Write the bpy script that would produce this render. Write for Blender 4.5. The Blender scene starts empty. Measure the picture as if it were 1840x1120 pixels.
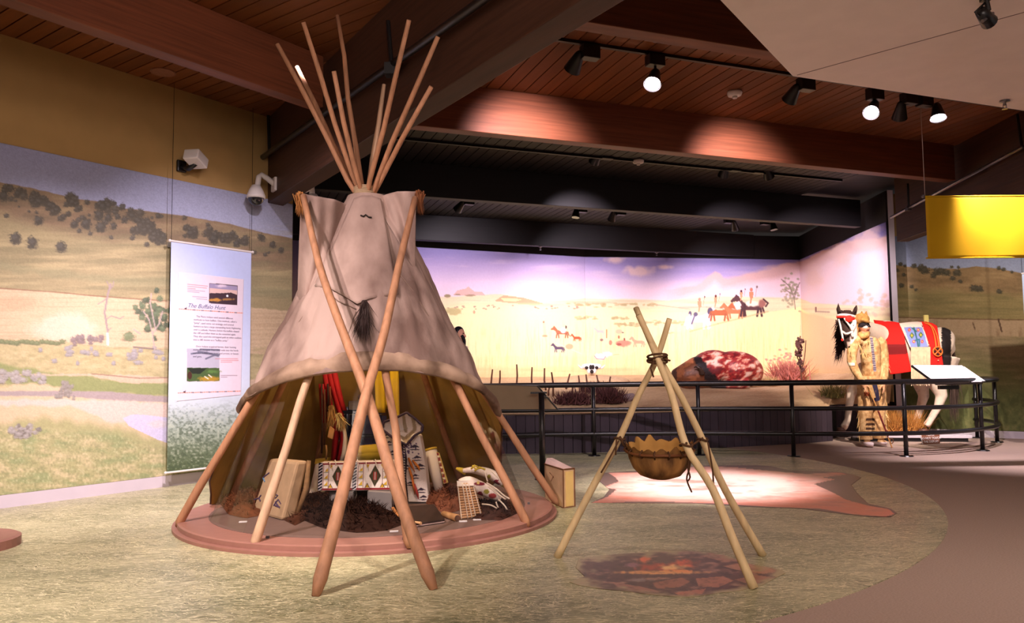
import bpy, bmesh, math, random
import numpy as np
from mathutils import Vector, Matrix
random.seed(7); rng = np.random.default_rng(7)
sc = bpy.context.scene
col = sc.collection
# ------------------------------------------------------------------ camera, world, lights, exposure
F, CX, CY, PIT, ROL, H = 1400.0, 920.0, 576.56, math.radians(3.897), math.radians(-0.6457), 1.08
cp, sp, cr, sr = math.cos(PIT), math.sin(PIT), math.cos(ROL), math.sin(ROL)
FW = np.array([0, cp, sp]); U0 = np.array([0, -sp, cp]); R0_ = np.array([1., 0, 0])
RT_, UP = cr * R0_ + sr * U0, -sr * R0_ + cr * U0
EYE = np.array([0, 0, H])
cam_d = bpy.data.cameras.new('camera'); cam = bpy.data.objects.new('camera', cam_d); col.objects.link(cam)
cam.matrix_world = Matrix(((RT_[0], UP[0], -FW[0], 0), (RT_[1], UP[1], -FW[1], 0), (RT_[2], UP[2], -FW[2], H), (0, 0, 0, 1)))
cam_d.sensor_fit = 'HORIZONTAL'; cam_d.sensor_width = 36; cam_d.lens = 36 * F / 1840
cam_d.shift_y = (CY - 560) / 1840; cam_d.clip_start = 0.05
sc.camera = cam
sc.view_settings.view_transform = 'Standard'; sc.view_settings.look = 'None'
sc.view_settings.exposure = 0.55; sc.view_settings.gamma = 1; sc.view_settings.use_curve_mapping = False
sc.cycles.use_denoising = True; sc.cycles.max_bounces = 6; sc.cycles.sample_clamp_indirect = 6
sc.cycles.transparent_max_bounces = 12; sc.cycles.caustics_reflective = False; sc.cycles.caustics_refractive = False
w = bpy.data.worlds.new('world'); sc.world = w; w.use_nodes = True
w.node_tree.nodes['Background'].inputs[0].default_value = (1.0, .85, .80, 1)
w.node_tree.nodes['Background'].inputs[1].default_value = 0.21

def ray(x, y): return FW + RT_ * ((x - CX) / F) - UP * ((y - CY) / F)
def Zp(x, y, z=0.0):
    d = ray(x, y); return EYE + d * ((z - H) / d[2])
def Yp(x, y, Y):
    d = ray(x, y); return EYE + d * (Y / d[1])
def Pp(x, y, p, n):
    d = ray(x, y); n = np.array(n, float); return EYE + d * (((np.array(p) - EYE) @ n) / (d @ n))
def proj(P):
    v = np.asarray(P, float) - EYE; z = v @ FW
    return CX + F * (v @ RT_) / z, CY - F * (v @ UP) / z

def spot(name, pos, tgt, energy, size, blend=.5, color=(1, .82, .86), rad=.04):
    l = bpy.data.lights.new(name, 'SPOT'); l.energy = energy; l.spot_size = math.radians(size); l.spot_blend = blend
    l.color = color; l.shadow_soft_size = rad
    o = bpy.data.objects.new(name, l); col.objects.link(o); o.location = pos
    o.rotation_euler = (Vector(tgt) - Vector(pos)).to_track_quat('-Z', 'Y').to_euler(); return o
def area(name, pos, tgt, energy, sx, sy, color=(1, .82, .8)):
    l = bpy.data.lights.new(name, 'AREA'); l.energy = energy; l.shape = 'RECTANGLE'; l.size = sx; l.size_y = sy; l.color = color
    o = bpy.data.objects.new(name, l); col.objects.link(o); o.location = pos
    o.rotation_euler = (Vector(tgt) - Vector(pos)).to_track_quat('-Z', 'Y').to_euler(); return o
WARM = (1, .83, .74); PINK = (1, .84, .93); LAV = (1, .86, .98)
# left mural washes
spot('spot_mural_a', (-1.9, 5.0, 3.4), (-3.95, 7.1, .45), 560, 72, .9, PINK)
spot('spot_mural_b', (-1.5, 5.75, 3.66), (-3.1, 8.2, 1.2), 300, 70, .9, PINK)
# tipi key lights (front, from the left and from above the camera)
spot('spot_tipi_a', (-2.3, 1.6, 3.9), (-1.0, 5.6, 1.15), 420, 48, .7, (1, .82, .80))
spot('spot_tipi_b', (2.4, 1.3, 3.1), (-.6, 5.6, .8), 260, 48, .8, (1, .82, .78))
# floor
spot('spot_hide_print', (1.45, 6.9, 3.75), (1.75, 7.5, 0), 1000, 40, .8, PINK)
spot('spot_floor_front', (0.3, 2.6, 3.9), (0.6, 4.6, 0), 310, 70, .9, (1, .86, .78))
spot('spot_floor_right', (3.2, 3.0, 3.12), (3.0, 5.2, 0), 110, 95, 1.0, (1, .84, .76))
spot('spot_floor_left', (-2.6, 2.6, 3.9), (-2.6, 5.0, 0), 640, 80, .9, (1, .86, .82))
# diorama, from the track in front of the cross beam and from the black tracks
spot('spot_diorama_a', (.12, 6.40, 3.74), (.3, 15.9, 1.5), 750, 50, 1.0, LAV, .13)
spot('spot_diorama_b', (2.45, 7.30, 3.74), (3.4, 16.6, 1.3), 650, 50, 1.0, LAV, .13)
spot('spot_diorama_c', (1.05, 9.70, 3.66), (.9, 15.6, 1.75), 950, 48, 1.0, LAV)
spot('spot_diorama_d', (2.9, 10.35, 3.66), (5.0, 16.7, 1.5), 900, 48, 1.0, LAV)
spot('spot_diorama_e', (3.4, 10.6, 3.70), (6.35, 14.6, 2.3), 1500, 40, 1.0, LAV)
spot('spot_diorama_f', (-.6, 12.5, 3.70), (-1.0, 15.2, 2.4), 260, 90, 1.0, LAV)
spot('spot_diorama_g', (1.35, 13.3, 3.70), (1.6, 16.2, 2.3), 300, 84, 1.0, LAV)
spot('spot_diorama_h', (4.2, 14.4, 3.70), (4.6, 16.7, 2.2), 260, 84, 1.0, LAV)
spot('spot_front_wall', (1.9, 7.0, 3.78), (1.0, 10.5, .35), 260, 60, 1.0, PINK)
# horse, mannequin and carpet
spot('spot_horse', (4.0, 7.95, 3.76), (5.5, 11.5, 1.0), 1050, 34, .8, (1, .86, .76))
spot('spot_carpet', (5.0, 8.2, 3.76), (6.4, 9.6, 0), 700, 66, .9, PINK)
spot('spot_banner', (5.2, 7.4, 3.85), (5.6, 8.4, 2.6), 45, 70, .9, (1, .86, .72))
area('ceiling_wash', (0.5, 0.5, 3.3), (0.5, 5.5, .5), 170, 2.5, 2.5, (1, .82, .74))
spot('spot_mural_right', (6.7, 8.9, 3.9), (7.5, 12.2, 1.2), 330, 80, 1.0, (1, .86, .80))

# ------------------------------------------------------------------ helpers
def lin(c):
    c = np.asarray(c, float) / 255.0
    return np.where(c <= .04045, c / 12.92, ((c + .055) / 1.055) ** 2.4)
def rgba(c): return tuple(lin(c)) + (1.0,)
MATS = {}
def mat(name, c, rough=.75, var=.18, scale=9, bump=0.0, metal=0.0, stretch=(1, 1, 1), emit=0.0, rnd=0.0, spec=.3, c2=None, detail=5, pos=(.3, .72)):
    if name in MATS: return MATS[name]
    m = bpy.data.materials.new(name); m.use_nodes = True; nt = m.node_tree; b = nt.nodes['Principled BSDF']
    b.inputs['Roughness'].default_value = rough; b.inputs['Metallic'].default_value = metal
    b.inputs['Specular IOR Level'].default_value = spec
    tc = nt.nodes.new('ShaderNodeTexCoord'); mp = nt.nodes.new('ShaderNodeMapping'); mp.inputs['Scale'].default_value = stretch
    nt.links.new(tc.outputs['Object'], mp.inputs['Vector'])
    n = nt.nodes.new('ShaderNodeTexNoise'); n.inputs['Scale'].default_value = scale; n.inputs['Detail'].default_value = detail
    nt.links.new(mp.outputs[0], n.inputs['Vector'])
    r = nt.nodes.new('ShaderNodeValToRGB'); nt.links.new(n.outputs['Fac'], r.inputs[0])
    l = lin(c); lo = l * (1 - var) if c2 is None else lin(c2); hi = np.minimum(l * (1 + var), 1)
    r.color_ramp.elements[0].position, r.color_ramp.elements[1].position = pos
    r.color_ramp.elements[0].color = tuple(lo) + (1,); r.color_ramp.elements[1].color = tuple(hi) + (1,)
    out = r.outputs[0]
    if rnd:
        oi = nt.nodes.new('ShaderNodeObjectInfo'); hs = nt.nodes.new('ShaderNodeHueSaturation')
        mr = nt.nodes.new('ShaderNodeMapRange'); mr.inputs['To Min'].default_value = 1 - rnd; mr.inputs['To Max'].default_value = 1 + rnd
        nt.links.new(oi.outputs['Random'], mr.inputs['Value']); nt.links.new(mr.outputs[0], hs.inputs['Value'])
        nt.links.new(out, hs.inputs['Color']); out = hs.outputs[0]
        ad = nt.nodes.new('ShaderNodeVectorMath'); ad.operation = 'ADD'
        nt.links.new(mp.outputs[0], ad.inputs[0]); nt.links.new(oi.outputs['Random'], ad.inputs[1]); nt.links.new(ad.outputs[0], n.inputs['Vector'])
    nt.links.new(out, b.inputs['Base Color'])
    if emit:
        b.inputs['Emission Color'].default_value = rgba(c); b.inputs['Emission Strength'].default_value = emit
    if bump:
        bp = nt.nodes.new('ShaderNodeBump'); bp.inputs['Strength'].default_value = bump; bp.inputs['Distance'].default_value = .04
        nt.links.new(n.outputs['Fac'], bp.inputs['Height']); nt.links.new(bp.outputs[0], b.inputs['Normal'])
    MATS[name] = m; return m
def paintmat(name, rough=.7, grain=.08, scale=60, bump=0.0, spec=.25):
    if name in MATS: return MATS[name]
    m = bpy.data.materials.new(name); m.use_nodes = True; nt = m.node_tree; b = nt.nodes['Principled BSDF']
    b.inputs['Roughness'].default_value = rough; b.inputs['Specular IOR Level'].default_value = spec
    a = nt.nodes.new('ShaderNodeAttribute'); a.attribute_name = 'Col'
    tc = nt.nodes.new('ShaderNodeTexCoord'); n = nt.nodes.new('ShaderNodeTexNoise'); n.inputs['Scale'].default_value = scale
    nt.links.new(tc.outputs['Object'], n.inputs['Vector'])
    mr = nt.nodes.new('ShaderNodeMapRange'); mr.inputs['From Min'].default_value = .3; mr.inputs['From Max'].default_value = .7
    mr.inputs['To Min'].default_value = 1 - grain; mr.inputs['To Max'].default_value = 1 + grain
    nt.links.new(n.outputs['Fac'], mr.inputs['Value'])
    hs = nt.nodes.new('ShaderNodeHueSaturation'); nt.links.new(a.outputs['Color'], hs.inputs['Color']); nt.links.new(mr.outputs[0], hs.inputs['Value'])
    nt.links.new(hs.outputs[0], b.inputs['Base Color'])
    if bump:
        bp = nt.nodes.new('ShaderNodeBump'); bp.inputs['Strength'].default_value = bump; bp.inputs['Distance'].default_value = .02
        nt.links.new(n.outputs['Fac'], bp.inputs['Height']); nt.links.new(bp.outputs[0], b.inputs['Normal'])
    MATS[name] = m; return m

def tag(o, label=None, cat=None, group=None, kind=None):
    if label: o['label'] = label
    if cat: o['category'] = cat
    if group: o['group'] = group
    if kind: o['kind'] = kind
    return o
def empty(name, loc, label, cat, group=None, rz=0.0):
    o = bpy.data.objects.new(name, None); col.objects.link(o); o.location = loc; o.rotation_euler = (0, 0, rz); o.empty_display_size = .1
    return tag(o, label, cat, group)
def wm(o):
    b = Matrix.LocRotScale(o.location, o.rotation_euler, o.scale)
    return b if o.parent is None else wm(o.parent) @ o.matrix_parent_inverse @ b
def link(name, me, parent=None):
    o = bpy.data.objects.new(name, me); col.objects.link(o)
    if parent is not None:
        o.parent = parent; o.matrix_parent_inverse = wm(parent).inverted()      # parts are written in world coordinates
    return o
def lbox(name, dims, loc, ang, m, parent=None, bevel=0.0, **kw):     # a box with its own axes (long axis x), so grain follows it
    o = MB().box((0, 0, 0), dims).build(name, m, parent, bevel=bevel, **kw)
    o.location = tuple(map(float, loc)); o.rotation_euler = (0, 0, ang); return o
class MB:
    def __init__(s): s.v = []; s.f = []
    def add(s, vs, fs):
        k = len(s.v); s.v.extend([tuple(map(float, p)) for p in vs]); s.f.extend([tuple(i + k for i in f) for f in fs]); return s
    def box(s, c, d, R=None):
        hx, hy, hz = d[0] / 2, d[1] / 2, d[2] / 2
        vs = [np.array((x, y, z)) for z in (-hz, hz) for x, y in ((-hx, -hy), (hx, -hy), (hx, hy), (-hx, hy))]
        if R is not None: vs = [np.array(R) @ v for v in vs]
        return s.add([v + np.array(c) for v in vs], [(3, 2, 1, 0), (4, 5, 6, 7), (0, 1, 5, 4), (1, 2, 6, 5), (2, 3, 7, 6), (3, 0, 4, 7)])
    def hexa(s, a, b):      # two quads (bottom/front ring a, ring b)
        vs = list(a) + list(b); n = len(a)
        return s.add(vs, [tuple(range(n))[::-1], tuple(range(n, 2 * n))] + [(i, (i + 1) % n, n + (i + 1) % n, n + i) for i in range(n)])
    def tube(s, pts, r, n=8, cap=True, flat=1.0):
        pts = [np.array(p, float) for p in pts]; m = len(pts)
        if np.isscalar(r): r = [r] * m
        t0 = pts[1] - pts[0]; t0 /= np.linalg.norm(t0)
        ref = np.array([0, 0, 1.]) if abs(t0[2]) < .9 else np.array([1., 0, 0])
        e1 = np.cross(t0, ref); e1 /= np.linalg.norm(e1); vs = []
        for i in range(m):
            t = pts[min(i + 1, m - 1)] - pts[max(i - 1, 0)]; t /= (np.linalg.norm(t) + 1e-12)
            e1 = e1 - t * (e1 @ t); e1 /= (np.linalg.norm(e1) + 1e-12); e2 = np.cross(t, e1)
            for k in range(n):
                a = 2 * math.pi * k / n; vs.append(pts[i] + r[i] * (e1 * math.cos(a) + flat * e2 * math.sin(a)))
        fs = [(i * n + k, i * n + (k + 1) % n, (i + 1) * n + (k + 1) % n, (i + 1) * n + k) for i in range(m - 1) for k in range(n)]
        if cap: fs += [tuple(range(n))[::-1], tuple(range((m - 1) * n, m * n))]
        return s.add(vs, fs)
    def ell(s, c, r, nu=14, nv=9, R=None):
        vs = []; c = np.array(c, float)
        for j in range(nv + 1):
            th = math.pi * j / nv
            for i in range(nu):
                ph = 2 * math.pi * i / nu
                v = np.array([r[0] * math.sin(th) * math.cos(ph), r[1] * math.sin(th) * math.sin(ph), r[2] * math.cos(th)])
                if R is not None: v = np.array(R) @ v
                vs.append(c + v)
        return s.add(vs, [(j * nu + i, (j + 1) * nu + i, (j + 1) * nu + (i + 1) % nu, j * nu + (i + 1) % nu) for j in range(nv) for i in range(nu)])
    def lathe(s, prof, n=32, c=(0, 0, 0)):
        vs = []; m = len(prof)
        for r_, z in prof:
            for k in range(n):
                a = 2 * math.pi * k / n; vs.append((c[0] + r_ * math.cos(a), c[1] + r_ * math.sin(a), c[2] + z))
        fs = [(i * n + k, i * n + (k + 1) % n, (i + 1) * n + (k + 1) % n, (i + 1) * n + k) for i in range(m - 1) for k in range(n)]
        return s.add(vs, fs)
    def grid(s, P, close=False):
        P = np.asarray(P, float); m, n = P.shape[:2]
        fs = [(i * n + j, i * n + j + 1, (i + 1) * n + j + 1, (i + 1) * n + j) for i in range(m - 1) for j in range(n - 1)]
        return s.add(P.reshape(-1, 3), fs)
    def slab(s, P, th, d=None):
        P = np.asarray(P, float); m, n = P.shape[:2]
        if d is None:
            du = np.gradient(P, axis=0); dv = np.gradient(P, axis=1); nn = np.cross(du, dv); nn /= (np.linalg.norm(nn, axis=2, keepdims=True) + 1e-12); Q = P + nn * th
        else: Q = P + np.array(d) * th
        k = m * n; vs = np.concatenate([P.reshape(-1, 3), Q.reshape(-1, 3)])
        ix = np.arange(k).reshape(m, n); fs = []
        for i in range(m - 1):
            for j in range(n - 1):
                a, b, c_, d_ = ix[i, j], ix[i, j + 1], ix[i + 1, j + 1], ix[i + 1, j]
                fs.append((a, d_, c_, b)); fs.append((a + k, b + k, c_ + k, d_ + k))
        rim = list(ix[0, :]) + list(ix[1:, -1]) + list(ix[-1, -2::-1]) + list(ix[-2:0:-1, 0])
        for q in range(len(rim)):
            a, b = rim[q], rim[(q + 1) % len(rim)]; fs.append((a, b, b + k, a + k))
        return s.add(vs, fs)
    def blade(s, p, q, wd):
        p = np.array(p, float); q = np.array(q, float); d = q - p
        e = np.cross(d, rng.normal(size=3)); e /= (np.linalg.norm(e) + 1e-9)
        return s.add([p - e * wd, p + e * wd, q], [(0, 1, 2)])
    def build(s, name, m, parent=None, smooth=False, bevel=0.0, label=None, cat=None, group=None, kind=None):
        me = bpy.data.meshes.new(name); me.from_pydata(s.v, [], s.f); me.update()
        if m is not None: me.materials.append(m)
        if smooth: me.polygons.foreach_set('use_smooth', [True] * len(me.polygons))
        o = link(name, me, parent)
        if bevel:
            b = o.modifiers.new('b', 'BEVEL'); b.width = bevel; b.segments = 2; b.limit_method = 'ANGLE'
        return tag(o, label, cat, group, kind)
def rotz(a): c, s_ = math.cos(a), math.sin(a); return np.array([[c, -s_, 0], [s_, c, 0], [0, 0, 1.]])
def copy_tree(o, parent=None):
    c = o.copy(); col.objects.link(c)
    if parent is not None: c.parent = parent
    for ch in list(o.children): copy_tree(ch, c)
    return c
def lerp(a, b, t): return np.asarray(a, float) * (1 - t) + np.asarray(b, float) * t
def pts_interp(pl, n):     # resample a polyline (k,d) to n points by index-proportional arc length
    pl = np.asarray(pl, float); d = np.r_[0, np.cumsum(np.linalg.norm(np.diff(pl, axis=0), axis=1))]
    t = np.linspace(0, d[-1], n); return np.stack([np.interp(t, d, pl[:, k]) for k in range(pl.shape[1])], 1)
def sheet(top, bot, m, n, fn):   # pixels between two polylines -> points through fn(px,py,u,v)
    a = pts_interp(top, n); b = pts_interp(bot, n); P = np.zeros((m, n, 3))
    for i in range(m):
        for j in range(n):
            q = lerp(a[j], b[j], i / (m - 1)); P[i, j] = fn(q[0], q[1], j / (n - 1), i / (m - 1))
    return P
# --- value noise
def vnoise(x, y, seed=0):
    xi = np.floor(x).astype(np.int64); yi = np.floor(y).astype(np.int64); fx = x - xi; fy = y - yi
    fx = fx * fx * (3 - 2 * fx); fy = fy * fy * (3 - 2 * fy)
    def h(a, b):
        n = (a * 374761393 + b * 668265263 + seed * 974711) & 0xffffffff
        n = ((n ^ (n >> 13)) * 1274126177) & 0xffffffff
        return ((n ^ (n >> 16)) & 0xffff) / 65535.0
    return (h(xi, yi) * (1 - fx) + h(xi + 1, yi) * fx) * (1 - fy) + (h(xi, yi + 1) * (1 - fx) + h(xi + 1, yi + 1) * fx) * fy
def fbm(x, y, seed=0, o=4):
    s, a, t = 0, .5, 0
    for i in range(o): s = s + a * vnoise(x * 2 ** i, y * 2 ** i, seed + i); t += a; a *= .5
    return s / t
class Paint:
    def __init__(s, X, Y): s.X, s.Y = X, Y; s.C = np.zeros(X.shape + (3,))
    def mix(s, mask, c):
        c = np.asarray(c, float) / 255; m = np.clip(mask, 0, 1)[..., None]; s.C = s.C * (1 - m) + c * m
    def fill(s, c): s.C[:] = np.asarray(c, float) / 255
    def vgrad(s, stops, off=0):
        ys = [a for a, _ in stops]
        for k in range(3): s.C[..., k] = np.interp(s.Y + off, ys, [c[k] / 255 for _, c in stops])
    def below(s, pts, c, soft=1.0, rough=0.0, rs=12, a=1.0, seed=3):
        xs, ys = zip(*pts); e = np.interp(s.X, xs, ys)
        if rough: e = e + (fbm(s.X / rs, s.X * 0 + seed, seed) - .5) * 2 * rough
        s.mix(np.clip((s.Y - e) / soft + .5, 0, 1) * a, c)
    def band(s, p1, p2, c, soft=2.0, rough=0., rs=12, a=1., seed=5):
        e1 = np.interp(s.X, *zip(*p1)); e2 = np.interp(s.X, *zip(*p2))
        if rough:
            e1 = e1 + (fbm(s.X / rs, s.X * 0, seed) - .5) * 2 * rough; e2 = e2 + (fbm(s.X / rs, s.X * 0 + 9, seed) - .5) * 2 * rough
        s.mix(np.clip((s.Y - e1) / soft + .5, 0, 1) * np.clip((e2 - s.Y) / soft + .5, 0, 1) * a, c)
    def ell(s, cx, cy, rx, ry, c, soft=.25, rough=0., rs=4, a=1., seed=1):
        bx = (abs(s.X - cx) < rx * 1.8 + 3) & (abs(s.Y - cy) < ry * 1.8 + 3)
        if not bx.any(): return
        X, Y = s.X[bx], s.Y[bx]; d = np.hypot((X - cx) / rx, (Y - cy) / ry)
        if rough: d = d + (fbm(X / rs, Y / rs, seed, 3) - .5) * 2 * rough
        m = np.clip((1 - d) / soft + .5, 0, 1)[:, None] * a; s.C[bx] = s.C[bx] * (1 - m) + np.asarray(c, float) / 255 * m
    def poly(s, pts, c, a=1.):
        xs, ys = zip(*pts); bx = (s.X >= min(xs)) & (s.X <= max(xs)) & (s.Y >= min(ys)) & (s.Y <= max(ys))
        if not bx.any(): return
        X, Y = s.X[bx], s.Y[bx]; ins = np.zeros(X.shape, bool); n = len(pts)
        for i in range(n):
            x1, y1 = pts[i]; x2, y2 = pts[(i + 1) % n]
            if y1 == y2: continue
            ins ^= ((y1 > Y) != (y2 > Y)) & (X < (x2 - x1) * (Y - y1) / (y2 - y1) + x1)
        m = (ins * a)[:, None]; s.C[bx] = s.C[bx] * (1 - m) + np.asarray(c, float) / 255 * m
    def line(s, pts, wd, c, a=1.):
        for (x1, y1), (x2, y2) in zip(pts[:-1], pts[1:]):
            bx = (s.X >= min(x1, x2) - wd - 1) & (s.X <= max(x1, x2) + wd + 1) & (s.Y >= min(y1, y2) - wd - 1) & (s.Y <= max(y1, y2) + wd + 1)
            if not bx.any(): continue
            X, Y = s.X[bx], s.Y[bx]; L = (x2 - x1) ** 2 + (y2 - y1) ** 2 + 1e-9
            t = np.clip(((X - x1) * (x2 - x1) + (Y - y1) * (y2 - y1)) / L, 0, 1)
            d = np.hypot(X - x1 - t * (x2 - x1), Y - y1 - t * (y2 - y1))
            m = (np.clip((wd / 2 - d) / .8 + .5, 0, 1) * a)[:, None]; s.C[bx] = s.C[bx] * (1 - m) + np.asarray(c, float) / 255 * m
    def grain(s, amt, sx, sy, seed=0, o=4):
        n = fbm(s.X / sx, s.Y / sy, seed, o); s.C = np.clip(s.C * (1 + (n - .5) * 2 * amt)[..., None], 0, 1)
def colormesh(name, P, C, m, parent=None, smooth=False, back=0.0, d=None, **kw):
    """grid mesh with a colour per vertex (sRGB 0-1 in C); back = thickness of the sheet"""
    P = np.asarray(P, float); a, b = P.shape[:2]; k = a * b
    ix = np.arange(k, dtype=np.int32).reshape(a, b)
    q = np.stack([ix[:-1, :-1], ix[1:, :-1], ix[1:, 1:], ix[:-1, 1:]], -1).reshape(-1, 4)
    V = P.reshape(-1, 3); CC = lin(C.reshape(-1, 3) * 255)
    if back:
        if d is None:
            n = np.cross(np.gradient(P, axis=0), np.gradient(P, axis=1)); n /= (np.linalg.norm(n, axis=2, keepdims=True) + 1e-12); W_ = (P - n * back).reshape(-1, 3)
        else: W_ = V + np.array(d) * back
        rim = np.concatenate([ix[0, :], ix[1:, -1], ix[-1, -2::-1], ix[-2:0:-1, 0]]); r2 = np.roll(rim, -1)
        q = np.concatenate([q, q[:, ::-1] + k, np.stack([rim, r2, r2 + k, rim + k], 1)]); V = np.concatenate([V, W_]); CC = np.concatenate([CC, CC])
    me = bpy.data.meshes.new(name); me.vertices.add(len(V)); me.vertices.foreach_set('co', V.ravel())
    me.loops.add(q.size); me.loops.foreach_set('vertex_index', q.ravel().astype(np.int32))
    me.polygons.add(len(q)); me.polygons.foreach_set('loop_start', np.arange(0, q.size, 4, dtype=np.int32))
    if smooth: me.polygons.foreach_set('use_smooth', np.ones(len(q), bool))
    at = me.attributes.new('Col', 'FLOAT_COLOR', 'POINT'); at.data.foreach_set('color', np.c_[CC, np.ones(len(CC))].astype(np.float32).ravel())
    me.update(calc_edges=True); me.validate(); me.materials.append(m)
    return tag(link(name, me, parent), **kw)
def planar(c00, c10, c01, nu, nv):   # origin, along u, along v
    u = np.linspace(0, 1, nu)[None, :, None]; v = np.linspace(0, 1, nv)[:, None, None]; c00 = np.array(c00, float)
    return c00 + u * (np.array(c10) - c00) + v * (np.array(c01) - c00)
def fused(name, mb, voxel, m, parent=None, it=3, colfn=None, **kw):
    """one continuous skin over overlapping volumes"""
    me = bpy.data.meshes.new('t'); me.from_pydata(mb.v, [], mb.f); o = bpy.data.objects.new('t', me); col.objects.link(o)
    r = o.modifiers.new('r', 'REMESH'); r.mode = 'VOXEL'; r.voxel_size = voxel
    if it: s = o.modifiers.new('s', 'SMOOTH'); s.iterations = it; s.factor = .5
    dg = bpy.context.evaluated_depsgraph_get(); me2 = bpy.data.meshes.new_from_object(o.evaluated_get(dg))
    bpy.data.objects.remove(o); bpy.data.meshes.remove(me); me2.name = name
    me2.polygons.foreach_set('use_smooth', [True] * len(me2.polygons)); me2.materials.clear(); me2.materials.append(m)
    if colfn is not None:
        V = np.zeros(len(me2.vertices) * 3); me2.vertices.foreach_get('co', V); V = V.reshape(-1, 3)
        for at in list(me2.color_attributes): me2.color_attributes.remove(at)
        at = me2.attributes.new('Col', 'FLOAT_COLOR', 'POINT'); at.data.foreach_set('color', np.c_[lin(colfn(V) * 255), np.ones(len(V))].astype(np.float32).ravel())
    return tag(link(name, me2, parent), **kw)
def text(name, body, size, origin, xdir, up, m, parent, shear=0.0, ext=.0006, align='LEFT', spacing=1.0):
    cu = bpy.data.curves.new(name, 'FONT'); cu.body = body; cu.size = size; cu.extrude = ext; cu.shear = shear; cu.align_x = align; cu.resolution_u = 3
    cu.space_line = spacing
    cu.materials.append(m); tmp = bpy.data.objects.new(name, cu); col.objects.link(tmp)
    me = bpy.data.meshes.new_from_object(tmp.evaluated_get(bpy.context.evaluated_depsgraph_get())); bpy.data.objects.remove(tmp); me.name = name
    o = link(name, me, parent)
    x = Vector(xdir).normalized(); u = Vector(up).normalized(); z = x.cross(u)
    M = Matrix(((x[0], u[0], z[0], origin[0]), (x[1], u[1], z[1], origin[1]), (x[2], u[2], z[2], origin[2]), (0, 0, 0, 1)))
    o.location = M.to_translation(); o.rotation_euler = M.to_euler()
    return o
# ------------------------------------------------------------------ materials
WOOD = mat('wood_ceiling', (112, 62, 28), .55, .16, 3, .05, stretch=(.5, 5, 5), rnd=.22)
BEAMW = mat('wood_beam', (112, 62, 40), .5, .25, 3, .06, stretch=(.5, 3, 14), rnd=.05)
HIPW = mat('wood_hip_beam', (66, 40, 28), .55, .25, 3, .06, stretch=(.5, 3, 12))
BLACKW = mat('black_painted_wood', (25, 22, 23), .6, .12, 4, .05, stretch=(.5, 6, 6), rnd=.12)
BLACK = mat('black_metal', (20, 18, 19), .35, .1, 20, spec=.5)
RAILM = mat('black_rail_paint', (26, 22, 24), .3, .1, 20, spec=.5)
CHROME = mat('dull_chrome', (120, 115, 118), .3, .1, 20, metal=.8)
KHAKI = mat('khaki_wall_paint', (172, 138, 88), .9, .04, 6)
LAVENDER = mat('pale_trim_paint', (196, 184, 192), .7, .03, 6)
WHITEP = mat('off_white_paint', (238, 226, 218), .8, .03, 6)
WHITEPL = mat('white_plastic', (215, 205, 200), .45, .02, 10)
CARPET = mat('carpet', (172, 148, 134), .95, .16, 90, .25, stretch=(1, 2.2, 1))
dW = np.array([.5816, .8135, 0]); nW = np.array([.8135, -.5816, 0]); W0 = np.array([-4.298, 6.602, 0]); AW = math.atan2(dW[1], dW[0])
aB = np.array([.938, .3465, 0]); mB = np.array([-.3465, .938, 0]); AB = math.atan2(aB[1], aB[0])
ZC, ZB, ZH, ZTOP = 4.045, 3.57, 3.05, 3.525
def TN(t, n, z): return aB * t + mB * n + np.array([0, 0, z])
# ------------------------------------------------------------------ floor, ceiling
fl = MB().add([(-14, -6, 0), (14, -6, 0), (14, 22, 0), (-14, 22, 0)], [(0, 1, 2, 3)]).build('floor', CARPET, label='grey mauve loop pile carpet floor', cat='floor', kind='structure')
ce = MB().box((1, 6, ZC + .09), (24, 30, .06)).build('ceiling', BLACKW, label='flat ceiling lined with timber boards', cat='ceiling', kind='structure')
hipp = np.array([-2.62, 8.53]); hipd = np.array([.5523, -.8337])
for i in range(-20, 22):          # boards over the left wall
    s = i * .14 + .07
    if s > 3.0: continue
    p = W0 + dW * s; A = np.array([nW[:2], -hipd]).T; k = np.linalg.solve(A, hipp - p[:2])[0]
    k = min(k + .18, 5.5)
    if k < .05: continue
    c = p + nW * (k / 2); lbox('ceiling_board', (k, .128, .03), (c[0], c[1], ZC + .015), AW - math.pi / 2, WOOD, ce)
for i in range(0, 59):            # boards between the purlins
    t = .9 + i * .14; n0 = max(3.0, 8.93 - (t - .62) / .237); n1 = 7.55
    if n1 - n0 < .05: continue
    c = TN(t, (n0 + n1) / 2, ZC + .015); lbox('ceiling_board', (n1 - n0, .128, .03), c, AB + math.pi / 2, WOOD, ce)
for i in range(0, 70):            # black boards above the diorama
    t = -.6 + i * .14; n0 = 7.56 if t > .95 else 8.93 - (t - .62) / .237
    if n0 > 14: continue
    c = TN(t, (n0 + 14.2) / 2, ZC + .015); lbox('black_ceiling_board', (14.2 - n0, .128, .03), c, AB + math.pi / 2, BLACKW, ce)
def beam(name, p, q, zb, zt, wd, m, label):
    p = np.array(p, float); q = np.array(q, float); d = q - p; L = np.linalg.norm(d[:2]); c = (p + q) / 2
    return lbox(name, (L, wd, zt - zb), (c[0], c[1], (zb + zt) / 2), math.atan2(d[1], d[0]), m, None, .006, label=label, cat='beam', kind='structure')
hn = np.array([hipd[1], -hipd[0]]) * -1
hc = hipp + np.array([.8337, .5523]) * .1
beam('ceiling_beam', hc - hipd * .35, hc + hipd * 9.5, ZH, ZC, .2, HIPW, 'deep dark timber hip beam running over the tipi poles to the left wall corner')
beam('ceiling_beam', TN(1.0, 7.57, 0)[:2], TN(9.05, 7.57, 0)[:2], ZB, ZC, .15, BEAMW, 'red brown timber cross beam with lit patches in front of the black ceiling')
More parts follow.
